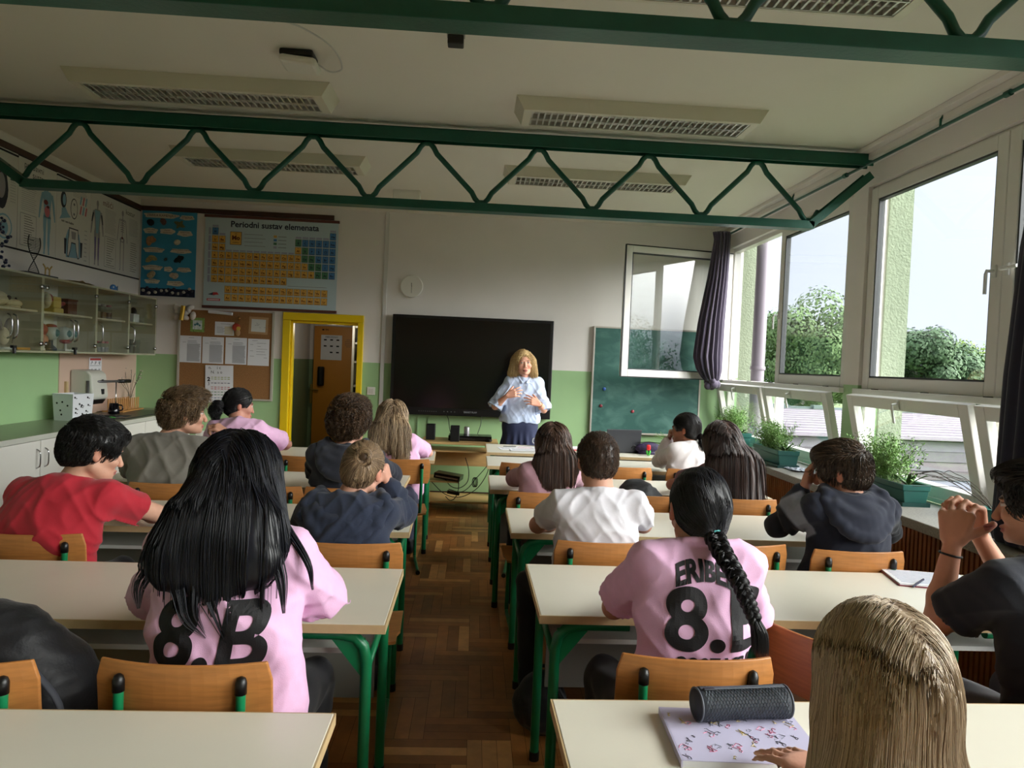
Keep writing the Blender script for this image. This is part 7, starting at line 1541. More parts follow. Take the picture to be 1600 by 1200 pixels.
for k, (y, c, lb) in enumerate([(5.50, (206, 206, 200), 'white flat box on the bottom of the left cabinet'), (5.66, (190, 140, 60), 'yellow brown book on the bottom of the left cabinet')]): tag(MB().box(-3.68, -3.48, y-.10, y+.10, SH0+.001+.0*k, SH0+.02).build('flat_box' if k == 0 else 'book', mat('flatbox_%d' % k, c, .6), origin=(-3.58, y, SH0)), lb, 'box' if k == 0 else 'book')
for k in (0, 1): bpy.data.objects['flat_box' if k == 0 else 'book'].location.y += 0
t = item('ear_model', 'red and yellow ear model on the upper shelf of the middle cabinet', 'model', 6.10, SH1); MB().ell((0, -.03, .10), (.05, .05, .07)).ell((.03, -.05, .10), (.03, .03, .05)).build('outer_ear', BONE, t, smooth=True); MB().tube(bez([(0, -.0, .10), (.02, .05, .11), (.02, .13, .08), (.02, .20, .09)], 5), .018, 10).ell((0, .02, .13), (.03, .04, .03)).build('canal', ORG, t, smooth=True); MB().box(-.05, .05, .02, .16, .0, .045).box(-.04, .04, .03, .14, .045, .14).build('bone_block', YELM, t, bevel=.01)
t = item('wooden_box', 'dark brown wooden box beside the ear model', 'box', 6.37, SH1); MB().box(-.06, .06, -.07, .07, 0, .13).build('box', mat('box_brown', (92, 56, 40), .5), t, bevel=.004); MB().box(-.065, .065, -.075, .075, .118, .135).build('lid', mat('box_brown_2', (110, 68, 46), .5), t, bevel=.003)
tag(MB().box(-3.62, -3.50, 5.84, 5.90, SH1, SH1+.09).build('yellow_block', YELM, origin=(-3.56, 5.87, SH1), bevel=.006), 'small yellow model block at the left of the middle cabinet shelf', 'block')
t = item('head_model', 'anatomical half head model with open throat on the lower shelf', 'model', 5.95, SH0); m = MB().ell((0, 0, .15), (.07, .09, .09)).ell((.02, .05, .09), (.05, .05, .05)); m.build('head', FLESH, t, smooth=True); MB().lathe([(.075, 0), (.07, .02), (.04, .06), (.04, .09)], n=18).build('neck_base', mat('plaster', (205, 205, 200), .8), t, smooth=True); MB().ell((.05, .01, .17), (.03, .06, .05)).build('brain', ORG, t, smooth=True)
t = item('eye_model', 'large eyeball model with blue iris, left of the pair', 'model', 6.16, SH0); MB().ell((0, 0, .15), .065).build('eyeball', mat('eyeball', (190, 200, 196), .35), t, smooth=True); MB().ell((.045, .0, .15), (.026, .035, .035)).build('iris', TEAL, t, smooth=True); MB().ell((0, -.0, .205), (.045, .05, .02)).build('muscle', ORG, t, smooth=True); MB().lathe([(.05, 0), (.05, .02), (.02, .05), (.02, .10)], n=16).build('stand', mat('stand_dark_blue', (50, 66, 84), .4), t, smooth=True)
t = item('eye_model', 'eyeball model with two blue irises on a white stand, right of the pair', 'model', 6.38, SH0); MB().ell((0, -.03, .15), .062).ell((0, .06, .15), .055).build('eyeball', mat('eyeball', (190, 200, 196), .35), t, smooth=True); MB().ell((.042, -.035, .15), (.026, .033, .033)).ell((.040, .07, .15), (.022, .028, .030)).build('iris', TEAL, t, smooth=True); MB().ell((0, 0, .085), (.04, .07, .022)).build('muscle', ORG, t, smooth=True); MB().box(-.05, .05, -.09, .10, 0, .018).tube([(0, 0, .018), (0, 0, .08)], .010, 8).build('stand', mat('plaster', (205, 205, 200), .8), t)
GJ = glass('jar_glass', (.9, .93, .92), 1.5)
def jar(y, z, r, h, c, lid, label, x=cx, name='glass_jar', g='glass jars in the wall cabinets'):
    t = item(name, label, 'jar', y, z, x, g); MB().lathe([(r, 0), (r, h*.8), (r*.75, h*.9), (r*.75, h)], n=16).build('glass', GJ, t, smooth=True)
    MB().lathe([(r*.88, .004), (r*.88, h*.55), (.001, h*.56)], n=14).build('contents', mat('jar_fill_%d_%d_%d' % c, c, .6), t); MB().lathe([(r*.85, h), (r*.85, h+.018), (.001, h+.02)], n=16).build('lid', mat('lid_%d_%d_%d' % lid, lid, .4), t, auto=.6)
wl = 0
for k, (y, h, c, l_, lb) in enumerate([(6.66, .15, (120, 110, 90), (190, 170, 120), 'tall glass jar at the left on the upper shelf of the jar cabinet'), (6.74, .11, (80, 70, 54), (60, 60, 60), 'small dark filled jar second on the upper jar shelf'), (6.85, .12, (150, 130, 100), (150, 146, 140), 'wide brown filled jar with grey lid in the middle of the upper jar shelf'), (6.97, .12, (130, 96, 60), (120, 110, 104), 'brown filled jar right of the middle on the upper jar shelf'), (7.07, .12, (90, 60, 50), (120, 40, 44), 'jar with dark red lid at the right on the upper jar shelf')]): jar(y, SH1, .04 if k != 2 else .052, h, c, l_, lb)
for k, lb in enumerate(['leftmost of the six small bottles with red caps', 'second from left of the six small bottles with red caps', 'third from left of the six small bottles with red caps', 'third from right of the six small bottles with red caps', 'second from right of the six small bottles with red caps', 'rightmost of the six small bottles with red caps']): jar(6.70+k*.072, SH0, .026, .085, (150, 146, 150), (150, 60, 64), lb, name='small_bottle', g='small bottles in a row in the wall cabinet')
for k in range(1): pass
t = item('metal_canister', 'black metal device standing on the upper shelf of the right end cabinet', 'device', 7.32, SH1); MB().lathe([(.05, 0), (.05, .16), (.04, .20), (.001, .21)], n=18).tube(bez([(.0, .05, .15), (0, .09, .12), (0, .09, .05), (0, .05, .03)], 4), .008, 8).build('body', mat('device_black', (24, 24, 24), .3), t, smooth=True)
t = item('plastic_tub', 'white tub with a brush and dark tool on the right end cabinet shelf', 'tub', 7.56, SH1); MB().box(-.05, .05, -.06, .06, 0, .09).build('tub', PAPER, t, bevel=.008); MB().tube([(0, -.03, .05), (0, -.04, .20)], .006, 8).build('brush', mat('tool_cream', (200, 190, 160), .5), t); MB().ell((0, .03, .11), (.035, .025, .05)).build('dark_tool', BLACKP, t, smooth=True)
t = item('water_bottle', 'clear bottle with blue cap on the lower shelf of the right end cabinet', 'bottle', 7.34, SH0); MB().lathe([(.04, 0), (.042, .15), (.018, .21), (.014, .25)], n=18).build('bottle', GJ, t, smooth=True); MB().lathe([(.017, .25), (.017, .28), (.001, .281)], n=14).build('cap', mat('cap_blue', (40, 90, 180), .4), t, auto=.6); MB().lathe([(.043, .06), (.043, .12)], n=18).build('bottle_label', mat('bottle_label', (190, 200, 220), .6), t, smooth=True)
for k, lb in enumerate(['tall clear drinking glass right of the blue capped bottle', 'tall clear drinking glass in the middle of the three', 'tall clear drinking glass at the right end of the cabinet']):
    t = item('drinking_glass', lb, 'glass', 7.48+k*.10, SH0, g='tall drinking glasses in the end cabinet'); MB().lathe([(.03, 0), (.035, .14), (.033, .14), (.028, .006), (.001, .006)], n=18).build('glass', glass('clear_glass', (.93, .96, .95), 1.5), t, smooth=True)
# things on top of the wall cabinets
CT = CZ1+.001
t = item('molecule_model', 'ball and stick molecule model with dark blue balls standing on the left cabinet', 'model', 5.62, CT, -3.62); R_ = np.random.default_rng(8); m = MB(); s_ = MB(); P = [np.array([.03*math.sin(k*1.1), .045*math.cos(k*1.1)+R_.normal()*.015, .04+k*.032]) for k in range(12)]
for k, p in enumerate(P):
    m.ell(p, .015, n=8, m=5); q = p+np.array([R_.normal()*.02, .04*math.copysign(1, math.cos(k*2)), .012]); m.ell(q, .011, n=8, m=5); s_.tube([p, q], .004, 5)
    if k: s_.tube([P[k-1], p], .004, 5)
s_.tube([(0, 0, 0), P[0]], .005, 6); m.build('atom_balls', mat('atom_navy', (20, 30, 70), .3), t, smooth=True)['kind'] = 'stuff'; s_.lathe([(.05, 0), (.05, .008), (.001, .009)], n=14).build('sticks', mat('stick_grey', (150, 150, 150), .4), t)
t = item('dna_model', 'black twisted ladder model of DNA on a dark grey base', 'model', 5.98, CT, -3.60); MB().box(-.07, .07, -.20, .22, 0, .03).build('base', mat('base_dark_grey', (60, 62, 64), .6), t, bevel=.002)
m = MB(); z = np.linspace(0, 1, 24); a = z*PI*1.05; h_ = .30; A = np.stack([.02*np.sin(a), -.075*np.cos(a), .03+h_*z], 1); B = np.stack([-.02*np.sin(a), .075*np.cos(a)-.0, .03+h_*z], 1); m.tube(A, .004, 6).tube(B, .004, 6)
for k in range(1, 23): m.tube([A[k], B[k]], .0022, 4)
m.build('double_helix', BLACKP, t)
t = item('twig_figure', 'small yellow twisted figure beside the DNA model on its base', 'figure', 6.13, CT+.031, -3.58); MB().tube(bez([(0, -.03, 0), (0, -.03, .06), (.0, -.06, .09)], 4), .006, 6).tube(bez([(0, -.03, .04), (0, .0, .07), (0, .02, .05)], 4), .005, 6).tube(bez([(0, .03, 0), (0, .03, .05), (0, .06, .085)], 4), .006, 6).build('figure', mat('figure_yellow', (190, 160, 90), .6), t, smooth=True)
t = item('paper_stack', 'yellowish crumpled wrapping lying on top of the middle wall cabinet', 'wrapping', 6.42, CT, -3.56); m = MB(); R_ = np.random.default_rng(2); V = [((i/8-.5)*.22, (j/8-.5)*.42, .012+.02*R_.random()*(1-abs(j/4-1))) for i in range(9) for j in range(9)]; m.add(V+[(a, b, 0) for a, b, c in V], [(i*9+j, (i+1)*9+j, (i+1)*9+j+1, i*9+j+1) for i in range(8) for j in range(8)]+[(81+i*9+j, 81+i*9+j+1, 81+(i+1)*9+j+1, 81+(i+1)*9+j) for i in range(8) for j in range(8)]); m.build('paper', mat('wrap_ochre', (176, 150, 100), .8), t)
t = item('fish_model', 'small blue and white fish figure on top of the wall cabinets', 'figure', 7.17, CT, -3.56); MB().ell((0, 0, .04), (.02, .055, .035)).add([(0, .04, .04), (0, .09, .075), (0, .09, .01), (.004, .04, .04)], [(0, 1, 2), (3, 2, 1)]).build('body', mat('fish_blue', (60, 120, 180), .5, var=.4, scale=40), t, smooth=True); MB().ell((.016, -.03, .045), (.006, .010, .010)).build('eye', PAPER, t, smooth=True)
tag(MB().box(-3.66, -3.5, 6.92, 7.04, CT, CT+.015).build('white_block', PAPER, origin=(-3.58, 6.98, CT), bevel=.003), 'flat white block on top of the wall cabinets, left of the fish', 'block')

# ================================================================== LEFT WALL CHARTS
CH_W = mat('chart_white', (212, 210, 204), .6); CH_B = mat('chart_blue', (130, 170, 190), .7); CH_P = mat('chart_pink', (196, 110, 120), .7); CH_R = mat('chart_dark_red', (110, 40, 44), .7); CH_G = mat('chart_grey', (150, 146, 150), .7); CH_K = mat('chart_black', (40, 42, 54), .7); CH_V = mat('chart_violet', (110, 96, 150), .7)
XP = XL+.004
def chart(y0, y1, z0, z1, label):
    t = thing('anatomy_chart', label, 'chart', (XP, (y0+y1)/2, z0)); w_ = (y1-y0)/2; MB().box(-.003, 0, -w_, w_, 0, z1-z0).build('sheet', CH_W, t)
    MB().box(-.004, .008, -w_, w_, -.012, .0).box(-.004, .008, -w_, w_, z1-z0, z1-z0+.012).build('hanging_rod', INK, t); return t
class PF:   # flat printed figures on a chart, in the chart's own y (to the right) and z
    def __init__(s, t, base): s.t = t; s.b = base; s.m = {}
    def mb(s, k): return s.m.setdefault(k, MB())
    def blob(s, k, y, z, ry, rz, lv=.0006, n=18, w=0.): s.mb(k).add([(lv, y-s.b[0]+ry*math.cos(2*PI*i/n)*(1+w*math.sin(5*i)), z-s.b[1]+rz*math.sin(2*PI*i/n)) for i in range(n)], [tuple(range(n))])
    def strip(s, k, pts, r, lv=.0006):
        P = np.array([(lv, y-s.b[0], z-s.b[1]) for y, z in pts]); T = np.gradient(P, axis=0); T /= np.linalg.norm(T, axis=1)[:, None]+1e-9; Nn = np.stack([np.zeros(len(P)), -T[:, 2], T[:, 1]], 1); r = np.broadcast_to(r, len(P))[:, None]; K = len(P); s.mb(k).add(np.concatenate([P-Nn*r, P+Nn*r]), [(i, i+1, K+i+1, K+i) for i in range(K-1)])
    def lines(s, k, y0, y1, z0, z1, n, th=.0022, jag=.2):
        for i in range(n): z = z1-(z1-z0)*i/(n-1); s.mb(k).box(.0003, .0006, y0-s.b[0], y1-s.b[0]-(y1-y0)*jag*R5.random(), z-s.b[1]-th/2, z-s.b[1]+th/2)
    def frame(s, k, y0, y1, z0, z1, r=.002):
        for a, b in (((y0, z0), (y1, z0)), ((y1, z0), (y1, z1)), ((y1, z1), (y0, z1)), ((y0, z1), (y0, z0))): s.strip(k, [a, b], r)
    def text(s, k, txt, y, z, sz, bold=0.): put_text(s.mb(k), txt, (.0008, y-s.b[0], z-s.b[1]), sz, R_LEFT, bold=bold)
    def man(s, k, y, z0, z1, lv=.0006, arms=.11, k2=None):
        h = z1-z0; s.blob(k, y, z1-.05*h, .034*h, .050*h, lv); s.strip(k, [(y, z1-.09*h), (y, z1-.15*h)], .018*h, lv); s.strip(k, [(y, z1-.14*h), (y, z1-.17*h), (y, z1-.30*h), (y, z1-.42*h), (y, z1-.50*h)], np.array([.06, .105, .085, .070, .085])*h, lv)
        for q in (-1, 1):
            s.strip(k, [(y+q*.10*h, z1-.175*h), (y+q*.14*h, z1-.30*h), (y+q*.165*h, z1-.44*h), (y+q*.18*h, z1-.53*h)], np.array([.028, .025, .018, .012])*h, lv); s.strip(k, [(y+q*.045*h, z1-.48*h), (y+q*.05*h, z1-.62*h), (y+q*.045*h, z1-.72*h), (y+q*.045*h, z1-.84*h), (y+q*.05*h, z1-.96*h), (y+q*.055*h, z1-h)], np.array([.042, .036, .026, .028, .014, .018])*h, lv)
    def done(s, names):
        for k, m_ in s.m.items(): m_.build(names.get(k.name, 'print'), k, s.t)
NM = {'black_ink': 'lettering', 'grey_print': 'fine_print', 'chart_blue': 'blue_figure', 'chart_pink': 'pink_organs', 'chart_dark_red': 'red_organs', 'chart_grey': 'grey_figure', 'chart_black': 'dark_figure', 'chart_violet': 'violet_figure'}
t = chart(5.10, 5.985, 2.32, 3.05, 'white chart with a purple organ drawing at the left picture edge'); p = PF(t, (5.5425, 2.32)); p.blob(CH_V, 5.76, 2.90, .07, .09); p.blob(CH_K, 5.80, 2.76, .075, .16, .0009, w=.06); p.blob(CH_G, 5.79, 2.78, .05, .10, .0012); p.blob(CH_B, 5.83, 2.47, .10, .10); p.blob(CH_W, 5.83, 2.47, .085, .085, .001); p.blob(CH_B, 5.83, 2.46, .05, .06, .0013); p.lines(INKG, 5.90, 5.97, 2.68, 2.92, 12); p.text(INK, 'koža', 5.55, 2.99, .06); p.lines(INKG, 5.2, 5.6, 2.4, 2.9, 24); p.done(NM)
t = chart(5.995, 6.515, 2.32, 3.07, 'white chart titled probavni sustav with a blue figure and red organs'); p = PF(t, (6.255, 2.32)); p.text(INK, 'probavni', 6.20, 3.02, .075); p.text(INK, 'sustav', 6.27, 2.955, .075); p.lines(INKG, 6.04, 6.25, 2.65, 2.90, 16); p.frame(INKG, 6.03, 6.24, 2.36, 2.62); p.lines(INK, 6.08, 6.22, 2.38, 2.60, 12, .004, .5); p.man(CH_B, 6.39, 2.33, 2.96); p.blob(CH_R, 6.37, 2.775, .03, .022, .001); p.blob(CH_P, 6.39, 2.70, .038, .05, .001, w=.08); p.blob(CH_R, 6.40, 2.74, .02, .012, .0013); p.done(NM)
t = chart(6.525, 7.07, 2.32, 3.05, 'white chart with a dark head profile above a large tooth section'); p = PF(t, (6.7975, 2.32)); p.blob(CH_K, 6.63, 2.86, .045, .075); p.blob(CH_B, 6.64, 2.86, .025, .05, .001); p.strip(CH_B, [(6.63, 2.79), (6.65, 2.74), (6.66, 2.70)], [.03, .05, .09]); p.blob(CH_K, 6.80, 2.81, .058, .095); p.blob(CH_W, 6.80, 2.81, .05, .086, .001); p.blob(INKG, 6.80, 2.85, .014, .012, .0013); p.blob(INKG, 6.80, 2.76, .014, .012, .0013)
for k in range(6): p.strip([CH_P, CH_B][k % 2], [(6.90+.045*(k % 3), 2.78+.09*(k//3)), (6.92+.045*(k % 3), 2.86+.09*(k//3))], .012)
p.lines(INKG, 6.78, 7.03, 2.93, 3.0, 6); p.text(INK, 'zubi i usna šupljina', 6.70, 2.67, .026, .0008); p.strip(CH_B, [(6.80, 2.60), (6.79, 2.50), (6.80, 2.36)], [.09, .13, .115]); p.strip(CH_K, [(6.80, 2.63), (6.80, 2.52), (6.80, 2.49)], [.075, .085, .04], .001); p.strip(CH_W, [(6.80, 2.62), (6.80, 2.53), (6.80, 2.50)], [.066, .075, .032], .0013); p.strip(CH_G, [(6.80, 2.60), (6.80, 2.53)], [.04, .03], .0016)
for q in (-1, 1): p.strip(CH_K, [(6.80+q*.055, 2.53), (6.80+q*.07, 2.43), (6.80+q*.085, 2.36)], [.034, .026, .012], .001); p.strip(CH_W, [(6.80+q*.055, 2.53), (6.80+q*.07, 2.43), (6.80+q*.084, 2.37)], [.026, .018, .006], .0013); p.strip(CH_K, [(6.80+q*.13, 2.52), (6.80+q*.13, 2.38)], [.02, .012], .001)
for k in range(8): p.lines(INKG, 6.98, 7.03, 2.36+.04*k, 2.365+.04*k, 2)
p.done(NM)
t = chart(7.08, 8.085, 2.32, 3.06, 'wide white chart with a muscle figure titled mišići and a skeleton titled kostur'); p = PF(t, (7.5825, 2.32)); p.text(CH_R, 'mišići', 7.40, 2.98, .085); p.text(INK, 'kostur', 7.86, 2.985, .075); p.man(CH_G, 7.205, 2.35, 2.98); p.strip(CH_B, [(7.205, 2.88), (7.205, 2.74), (7.205, 2.66)], [.05, .03, .02], .001); p.lines(INKG, 7.35, 7.57, 2.70, 2.93, 18); p.frame(INKG, 7.35, 7.57, 2.36, 2.66); p.lines(INK, 7.39, 7.55, 2.38, 2.64, 12, .004, .5)
for q in (-1, 1): p.strip(CH_V, [(7.205+q*.03, 2.62), (7.205+q*.03, 2.40)], [.012, .006], .001); p.strip(CH_K, [(7.205+q*.075, 2.85), (7.205+q*.10, 2.76)], [.012, .008], .001)
p.blob(CH_G, 7.70, 2.955, .022, .03); p.strip(CH_G, [(7.70, 2.93), (7.70, 2.66)], .007)
for k in range(6): p.strip(CH_G, [(7.70-.05+.003*k, 2.87-.022*k), (7.70, 2.88-.022*k), (7.70+.05-.003*k, 2.87-.022*k)], .0045)
p.blob(CH_G, 7.70, 2.68, .05, .028); p.blob(CH_W, 7.70, 2.675, .02, .012, .001); p.blob(CH_R, 7.70, 2.70, .02, .012, .0012)
for q in (-1, 1): p.strip(CH_G, [(7.70, 2.89), (7.70+q*.065, 2.885), (7.70+q*.085, 2.78), (7.70+q*.105, 2.66)], .0055); p.strip(CH_G, [(7.70+q*.035, 2.67), (7.70+q*.035, 2.52), (7.70+q*.032, 2.38), (7.70+q*.04, 2.36)], [.010, .007, .006, .010])
p.lines(INKG, 7.84, 8.05, 2.76, 2.93, 14); p.lines(INK, 7.88, 8.03, 2.38, 2.68, 14, .004, .5); p.done(NM)

# ================================================================== THINGS ON THE DESKS
DZ = .7605
def flat_thing(name, label, cat, x, y, rz, z=DZ): return thing(name, label, cat, (x, y, z), math.radians(rz))
t = flat_thing('notebook', 'pale lilac patterned notebook under the pencil case on the nearest desk', 'notebook', .60, 1.475, -3, z=DZ)
MB().box(-.148, .148, -.108, .108, 0, .014).build('pages', PAPER, t); MB().box(-.15, .15, -.11, .11, .014, .0155).box(-.152, -.149, -.11, .11, 0, .0155).build('cover', mat('notebook_lilac', (198, 194, 222), .5), t)
R_ = np.random.default_rng(21)
for nm, c, kk in (('pink_doodles', (196, 120, 150), 26), ('grey_doodles', (120, 120, 140), 30), ('yellow_doodles', (200, 180, 120), 14)):
    m = MB()
    for k in range(kk):
        x, y, s_, a = -.14+.28*R_.random(), -.10+.2*R_.random(), .006+.010*R_.random(), R_.random()*6; pp = [(x+s_*(.4+.6*math.sin(j*1.7+a))*math.cos(a+j*.9), y+s_*math.sin(a+j*.9)*.8, .0158) for j in range(7)]
        pp = [(min(max(q[0], -.146), .146), min(max(q[1], -.106), .106), q[2]) for q in pp]; m.tube(pp, .0009, 4)
    m.build(nm, mat('doodle_'+nm, c, .6), t)['kind'] = 'stuff'
t = flat_thing('pencil_case', 'dark grey cylindrical pencil case with mesh fabric lying on the lilac notebook', 'pencil case', .628, 1.545, 6, z=DZ+.0156)
m = MB(); n1, n2 = 40, 26; prof_r = .037
def pc(r0, x0, x1, mi=0):
    V = []; 
    for i in range(n1+1):
        u = x0+(x1-x0)*i/n1; e = min(1, 8*(1-abs(u/.108))); rr = r0*(.90+.10*math.sqrt(max(0, e)))*(1-.04*math.cos(u*26))
        for k in range(n2): a = 2*PI*k/n2; z = rr*math.sin(a)*.94+.0355; V.append((u, rr*math.cos(a), max(z, .0005)))
    return V
V = pc(prof_r, -.108, .108); m.add(V, [(i*n2+k, (i+1)*n2+k, (i+1)*n2+(k+1) % n2, i*n2+(k+1) % n2) for i in range(n1) for k in range(n2)]+[tuple(range(n2)), tuple(range(n1*n2, (n1+1)*n2))[::-1]])
m.build('body', mat('mesh_case_dark', (42, 46, 54), .7), t, smooth=True)
m = MB()     # diamond mesh
for s_ in (-1, 1):
    for k in range(-16, 44):
        pts = []
        for j in range(19):
            a = -1.0+j*.24; u = -.100+(k*.0075)+s_*(j-9)*.0042
            if -.100 < u < .100:
                e = min(1, 8*(1-abs(u/.108))); rr = prof_r*(.90+.10*math.sqrt(max(0, e)))*(1-.04*math.cos(u*26))+.0006; pts.append((u, -rr*math.cos(a), max(rr*math.sin(a)*.94+.0355, .001)))
        if len(pts) > 1: m.tube(pts, .0007, 3, caps=False)
m.build('mesh_netting', mat('mesh_grey', (104, 112, 122), .6), t)['kind'] = 'stuff'
for sx in (-1, 1): MB().tube([(sx*.106, .0365*math.cos(a), .0355+.0345*math.sin(a)) for a in np.linspace(0, 2*PI, 25)], .0025, 6).build('piping', mat('case_piping', (86, 90, 98), .6), t, smooth=True)
MB().box(-.10, .10, -.006, .006, .0695, .0725).build('zip', mat('case_zip', (84, 90, 98), .4), t, bevel=.001); MB().box(-.095, -.070, -.012, -.004, .071, .075).build('zip_pull', mat('zip_pull', (60, 62, 66), .3, metal=.5), t, bevel=.001)
t = flat_thing('notebook', 'open notebook with white pages and dark red cover on the second desk', 'notebook', 1.83, 2.70, -12, z=DZ); MB().box(-.15, .16, -.11, .11, 0, .004).build('cover', mat('cover_dark_red', (110, 30, 50), .5), t); MB().box(-.145, .155, -.105, .105, .004, .009).build('pages', PAPER, t)
m = MB(); 
for k in range(9): m.box(-.13, .14-.06*R_.random(), .085-k*.02, .088-k*.02, .009, .0094)
m.build('handwriting', mat('ink_blue', (90, 110, 170), .6), t)
tag(MB().tube([(1.70, 2.60, DZ+.006), (1.78, 2.66, DZ+.018)], .004, 6).build('pen', mat('pen_dark', (30, 34, 60), .4), origin=(1.7, 2.6, DZ)), 'dark pen lying at the left edge of the open notebook', 'pen')
TT = .7605
for k, (x, y, rz, w_, h_, lb) in enumerate([(.40, 6.62, 8, .21, .15, "loose white sheet at the left of the paper pile on the teacher's table"), (.56, 6.68, -12, .21, .15, "white sheet with pink print in the middle of the pile on the teacher's table"), (.50, 6.52, 4, .21, .14, "front white sheet of the paper pile on the teacher's table"), (.70, 6.60, 15, .15, .21, "right white sheet of the paper pile beside the mug")]):
    t = flat_thing('paper_sheet', lb, 'paper', x, y, rz, z=TT+.0015*k); MB().box(-w_*.7, w_*.7, -h_*.7, h_*.7, 0, .0012).build('paper', PAPER, t)
    m = MB()
    for j in range(7): m.box(-w_*.6, w_*.4, h_*.5-j*h_*.15, h_*.5-j*h_*.15+.003, .0012, .0015)
    m.build('printed_text', INKG if k != 1 else CH_P, t)
tag(MB().box(.30, .42, 6.70, 6.705, TT+.007, TT+.012).build('pencil', mat('pencil_dark', (60, 60, 70), .5), origin=(.3, 6.7, TT+.007)), 'dark pencil on the paper pile', 'pencil')
t = flat_thing('mug', "white mug with a black print on the teacher's table", 'mug', .66, 6.90, 0, z=TT); MB().lathe([(.03, 0), (.037, .01), (.04, .095), (.037, .095), (.034, .01), (.001, .01)], n=22).build('cup', PAPER, t, smooth=True); MB().tube(bez([(-.038, 0, .075), (-.062, 0, .07), (-.064, 0, .035), (-.036, 0, .02)], 5), .005, 8).build('handle', PAPER, t, smooth=True)
t = flat_thing('laptop', "dark open laptop on the teacher's table, lid seen from behind", 'laptop', 1.40, 6.68, 8, z=TT); MB().box(-.17, .17, -.10, .13, 0, .016).build('base', BLACKP, t, bevel=.004); ld = MB().obox((0, -.118, .117), (.34, .010, .215), rotm(math.radians(-9)+math.radians(18))).build('lid', mat('laptop_grey', (52, 54, 60), .45), t, bevel=.004)
t = flat_thing('pencil_case', "dark violet patterned pencil case on the teacher's table", 'pencil case', 1.66, 6.56, 0, z=TT); MB().ell((0, 0, .055), (.13, .045, .055), n=22, m=12).box(-.10, .10, -.042, .042, .0, .03).build('body', mat('case_violet', (44, 30, 66), .7, var=.6, scale=50), t, smooth=True); MB().tube([(-.12, 0, .07), (-.15, -.01, .08), (-.17, -.02, .05)], .005, 6).build('strap', BLACKP, t, smooth=True); MB().tube([(-.11, -.0, .106), (.0, 0, .114), (.11, 0, .106)], .004, 6).build('zip', BLACKP, t)
t = flat_thing('tulip_ornament', "small red tulip ornament with green leaves before the violet pencil case", 'ornament', 1.625, 6.44, 0, z=TT); 
for k in range(5): a = k*1.257; MB().ell((.010*math.cos(a), .010*math.sin(a), .075), (.010, .010, .026)).build('petal', mat('tulip_red', (226, 30, 30), .4), t, smooth=True)
for k in range(4): a = k*1.57+.4; MB().ell((.015*math.cos(a), .015*math.sin(a), .025), (.008, .010, .026), rotm(0, .3*math.cos(a), 0)).build('leaf', mat('tulip_green', (60, 176, 50), .4), t, smooth=True)
t = flat_thing('potted_plant', "small feathery green plant on the teacher's table left of the white blouse girl", 'plant', 1.88, 6.80, 0, z=TT); MB().lathe([(.035, 0), (.045, .06), (.04, .06), (.001, .05)], n=16).build('pot', mat('pot_white', (200, 200, 204), .4), t, smooth=True); m = MB(); R_ = np.random.default_rng(31)
for k in range(26): a = R_.random()*6.28; m.tube(bez([(0, 0, .05), (.03*math.cos(a), .03*math.sin(a), .12), (.09*math.cos(a)*(.5+R_.random()), .09*math.sin(a), .13+.06*R_.random())], 4), .0014, 4)
m.build('foliage', LF1, t)
t = flat_thing('folder', "red and white folder on the teacher's table beside the long brown hair", 'folder', 1.0, 6.75, 6, z=TT); MB().box(-.16, .16, -.11, .11, 0, .008).build('cover', mat('folder_red', (190, 50, 60), .5), t); MB().box(-.15, .15, -.10, .10, .008, .016).build('pages', PAPER, t)
t = flat_thing('cable_bundle', "tangled blue white cable beside the violet pencil case", 'cable', 1.84, 6.55, 0, z=TT); MB().tube([(.035*math.cos(a)+.01*math.sin(3*a), .03*math.sin(a), .008+.003*a) for a in np.linspace(0, 12, 40)], .004, 6).build('cable', mat('cable_blue', (110, 120, 170), .5), t, smooth=True)
t = thing('wall_socket', 'white double wall socket below the cork board', 'socket', (-3.0, YF, .62)); MB().box(-.085, .085, -.012, 0, -.042, .042).build('plate', WPLAST, t, bevel=.004); 
for s_ in (-.042, .042): MB().lathe([(.024, .002), (.024, .004), (.001, .0045)], (s_, -.012, 0), 16, R=rotm(PI/2)).build('outlet', mat('rocker_white', (210, 206, 196), .3), t)
t = thing('wall_socket', 'white wall socket right below the lower corner of the cork board', 'socket', (-2.66, YF, .70)); MB().box(-.045, .045, -.012, 0, -.05, .05).build('plate', WPLAST, t, bevel=.004)

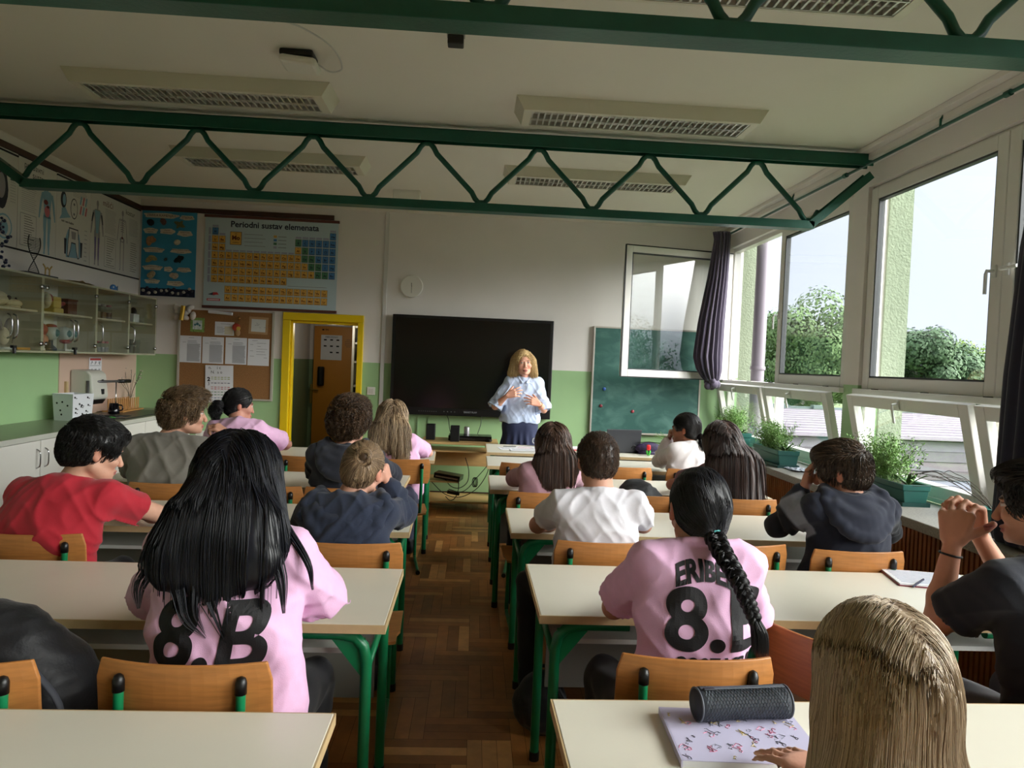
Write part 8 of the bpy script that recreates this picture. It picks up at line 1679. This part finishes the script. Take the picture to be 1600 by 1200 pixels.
# ================================================================== BAGS
BAG = cloth('bag_black_nylon', (16, 17, 22), .6, bump=.2, bs=80)
def bag(label, c, r, rz=0, seed=1, h=.010, straps=True, z0=0., lumps=8):
    R_ = np.random.default_rng(seed); t = thing('backpack', label, 'backpack', (c[0], c[1], z0)); R = rotm(0, 0, math.radians(rz)); c = np.array(c); r = np.array(r)
    F_ = Field(c-r*1.4-.04, c+r*1.4+.06, h); F_.ell(c, r, R, .02)
    for k in range(lumps): d = R_.normal(size=3); d /= np.linalg.norm(d); F_.ell(c+R @ (d*r*.62), r*(.40+.15*R_.random()), R, .05)
    F_.ell(c+R @ np.array([0, -r[1]*.75, -r[2]*.25]), r*np.array([.75, .40, .5]), R, .02); F_.plane((0, 0, z0+.001), (0, 0, -1)); F_.warp(lambda x, y, z: .004*np.sin(x*60+3*np.sin(z*40))*np.sin(z*55+y*30))
    V, F = F_.mesh(); V = relax(V, F, 1); fast_mesh('bag_body', V, F, BAG, t, np.array([c[0], c[1], z0]))
    if straps:
        top = np.array([0, 0, c[2]-z0+r[2]*.9]); MB().tube(bez([top+np.array([-.04, 0, -.02]), top+np.array([-.03, 0, .035]), top+np.array([.03, 0, .035]), top+np.array([.04, 0, -.02])], 5), .008, 8).build('carry_loop', BAG, t, smooth=True)
        MB().tube(bez([(r[0]*.6, -r[1]*.9, top[2]*.9), (r[0]*1.02, -r[1]*1.1, top[2]*.6), (r[0]*.7, -r[1]*1.0, top[2]*.15)], 6), .010, 8, flat=.5).build('shoulder_strap', mat('strap_grey', (60, 62, 70), .7), t, smooth=True)
    return t
bag('big black backpack on the left edge chair behind the front desk', (-1.17, 1.83, .655), (.235, .13, .21), seed=1, z0=.452)
bag('black bag on the empty chair right of the long brown haired girl', (1.0, 4.14, .665), (.15, .12, .225), seed=2, z0=.452, straps=False)
bag('black bag on the empty chair left of the hooded vest boy', (1.13, 3.09, .60), (.16, .11, .155), seed=3, z0=.452, straps=False)
bag('black bag on the floor between the rows, beside the white t-shirt boy', (.34, 2.94, .13), (.10, .08, .13), seed=4, z0=0.001)
bag('black bag on the floor beside the nearest desk on the right', (.27, 1.95, .18), (.13, .17, .18), seed=5, z0=0.001)
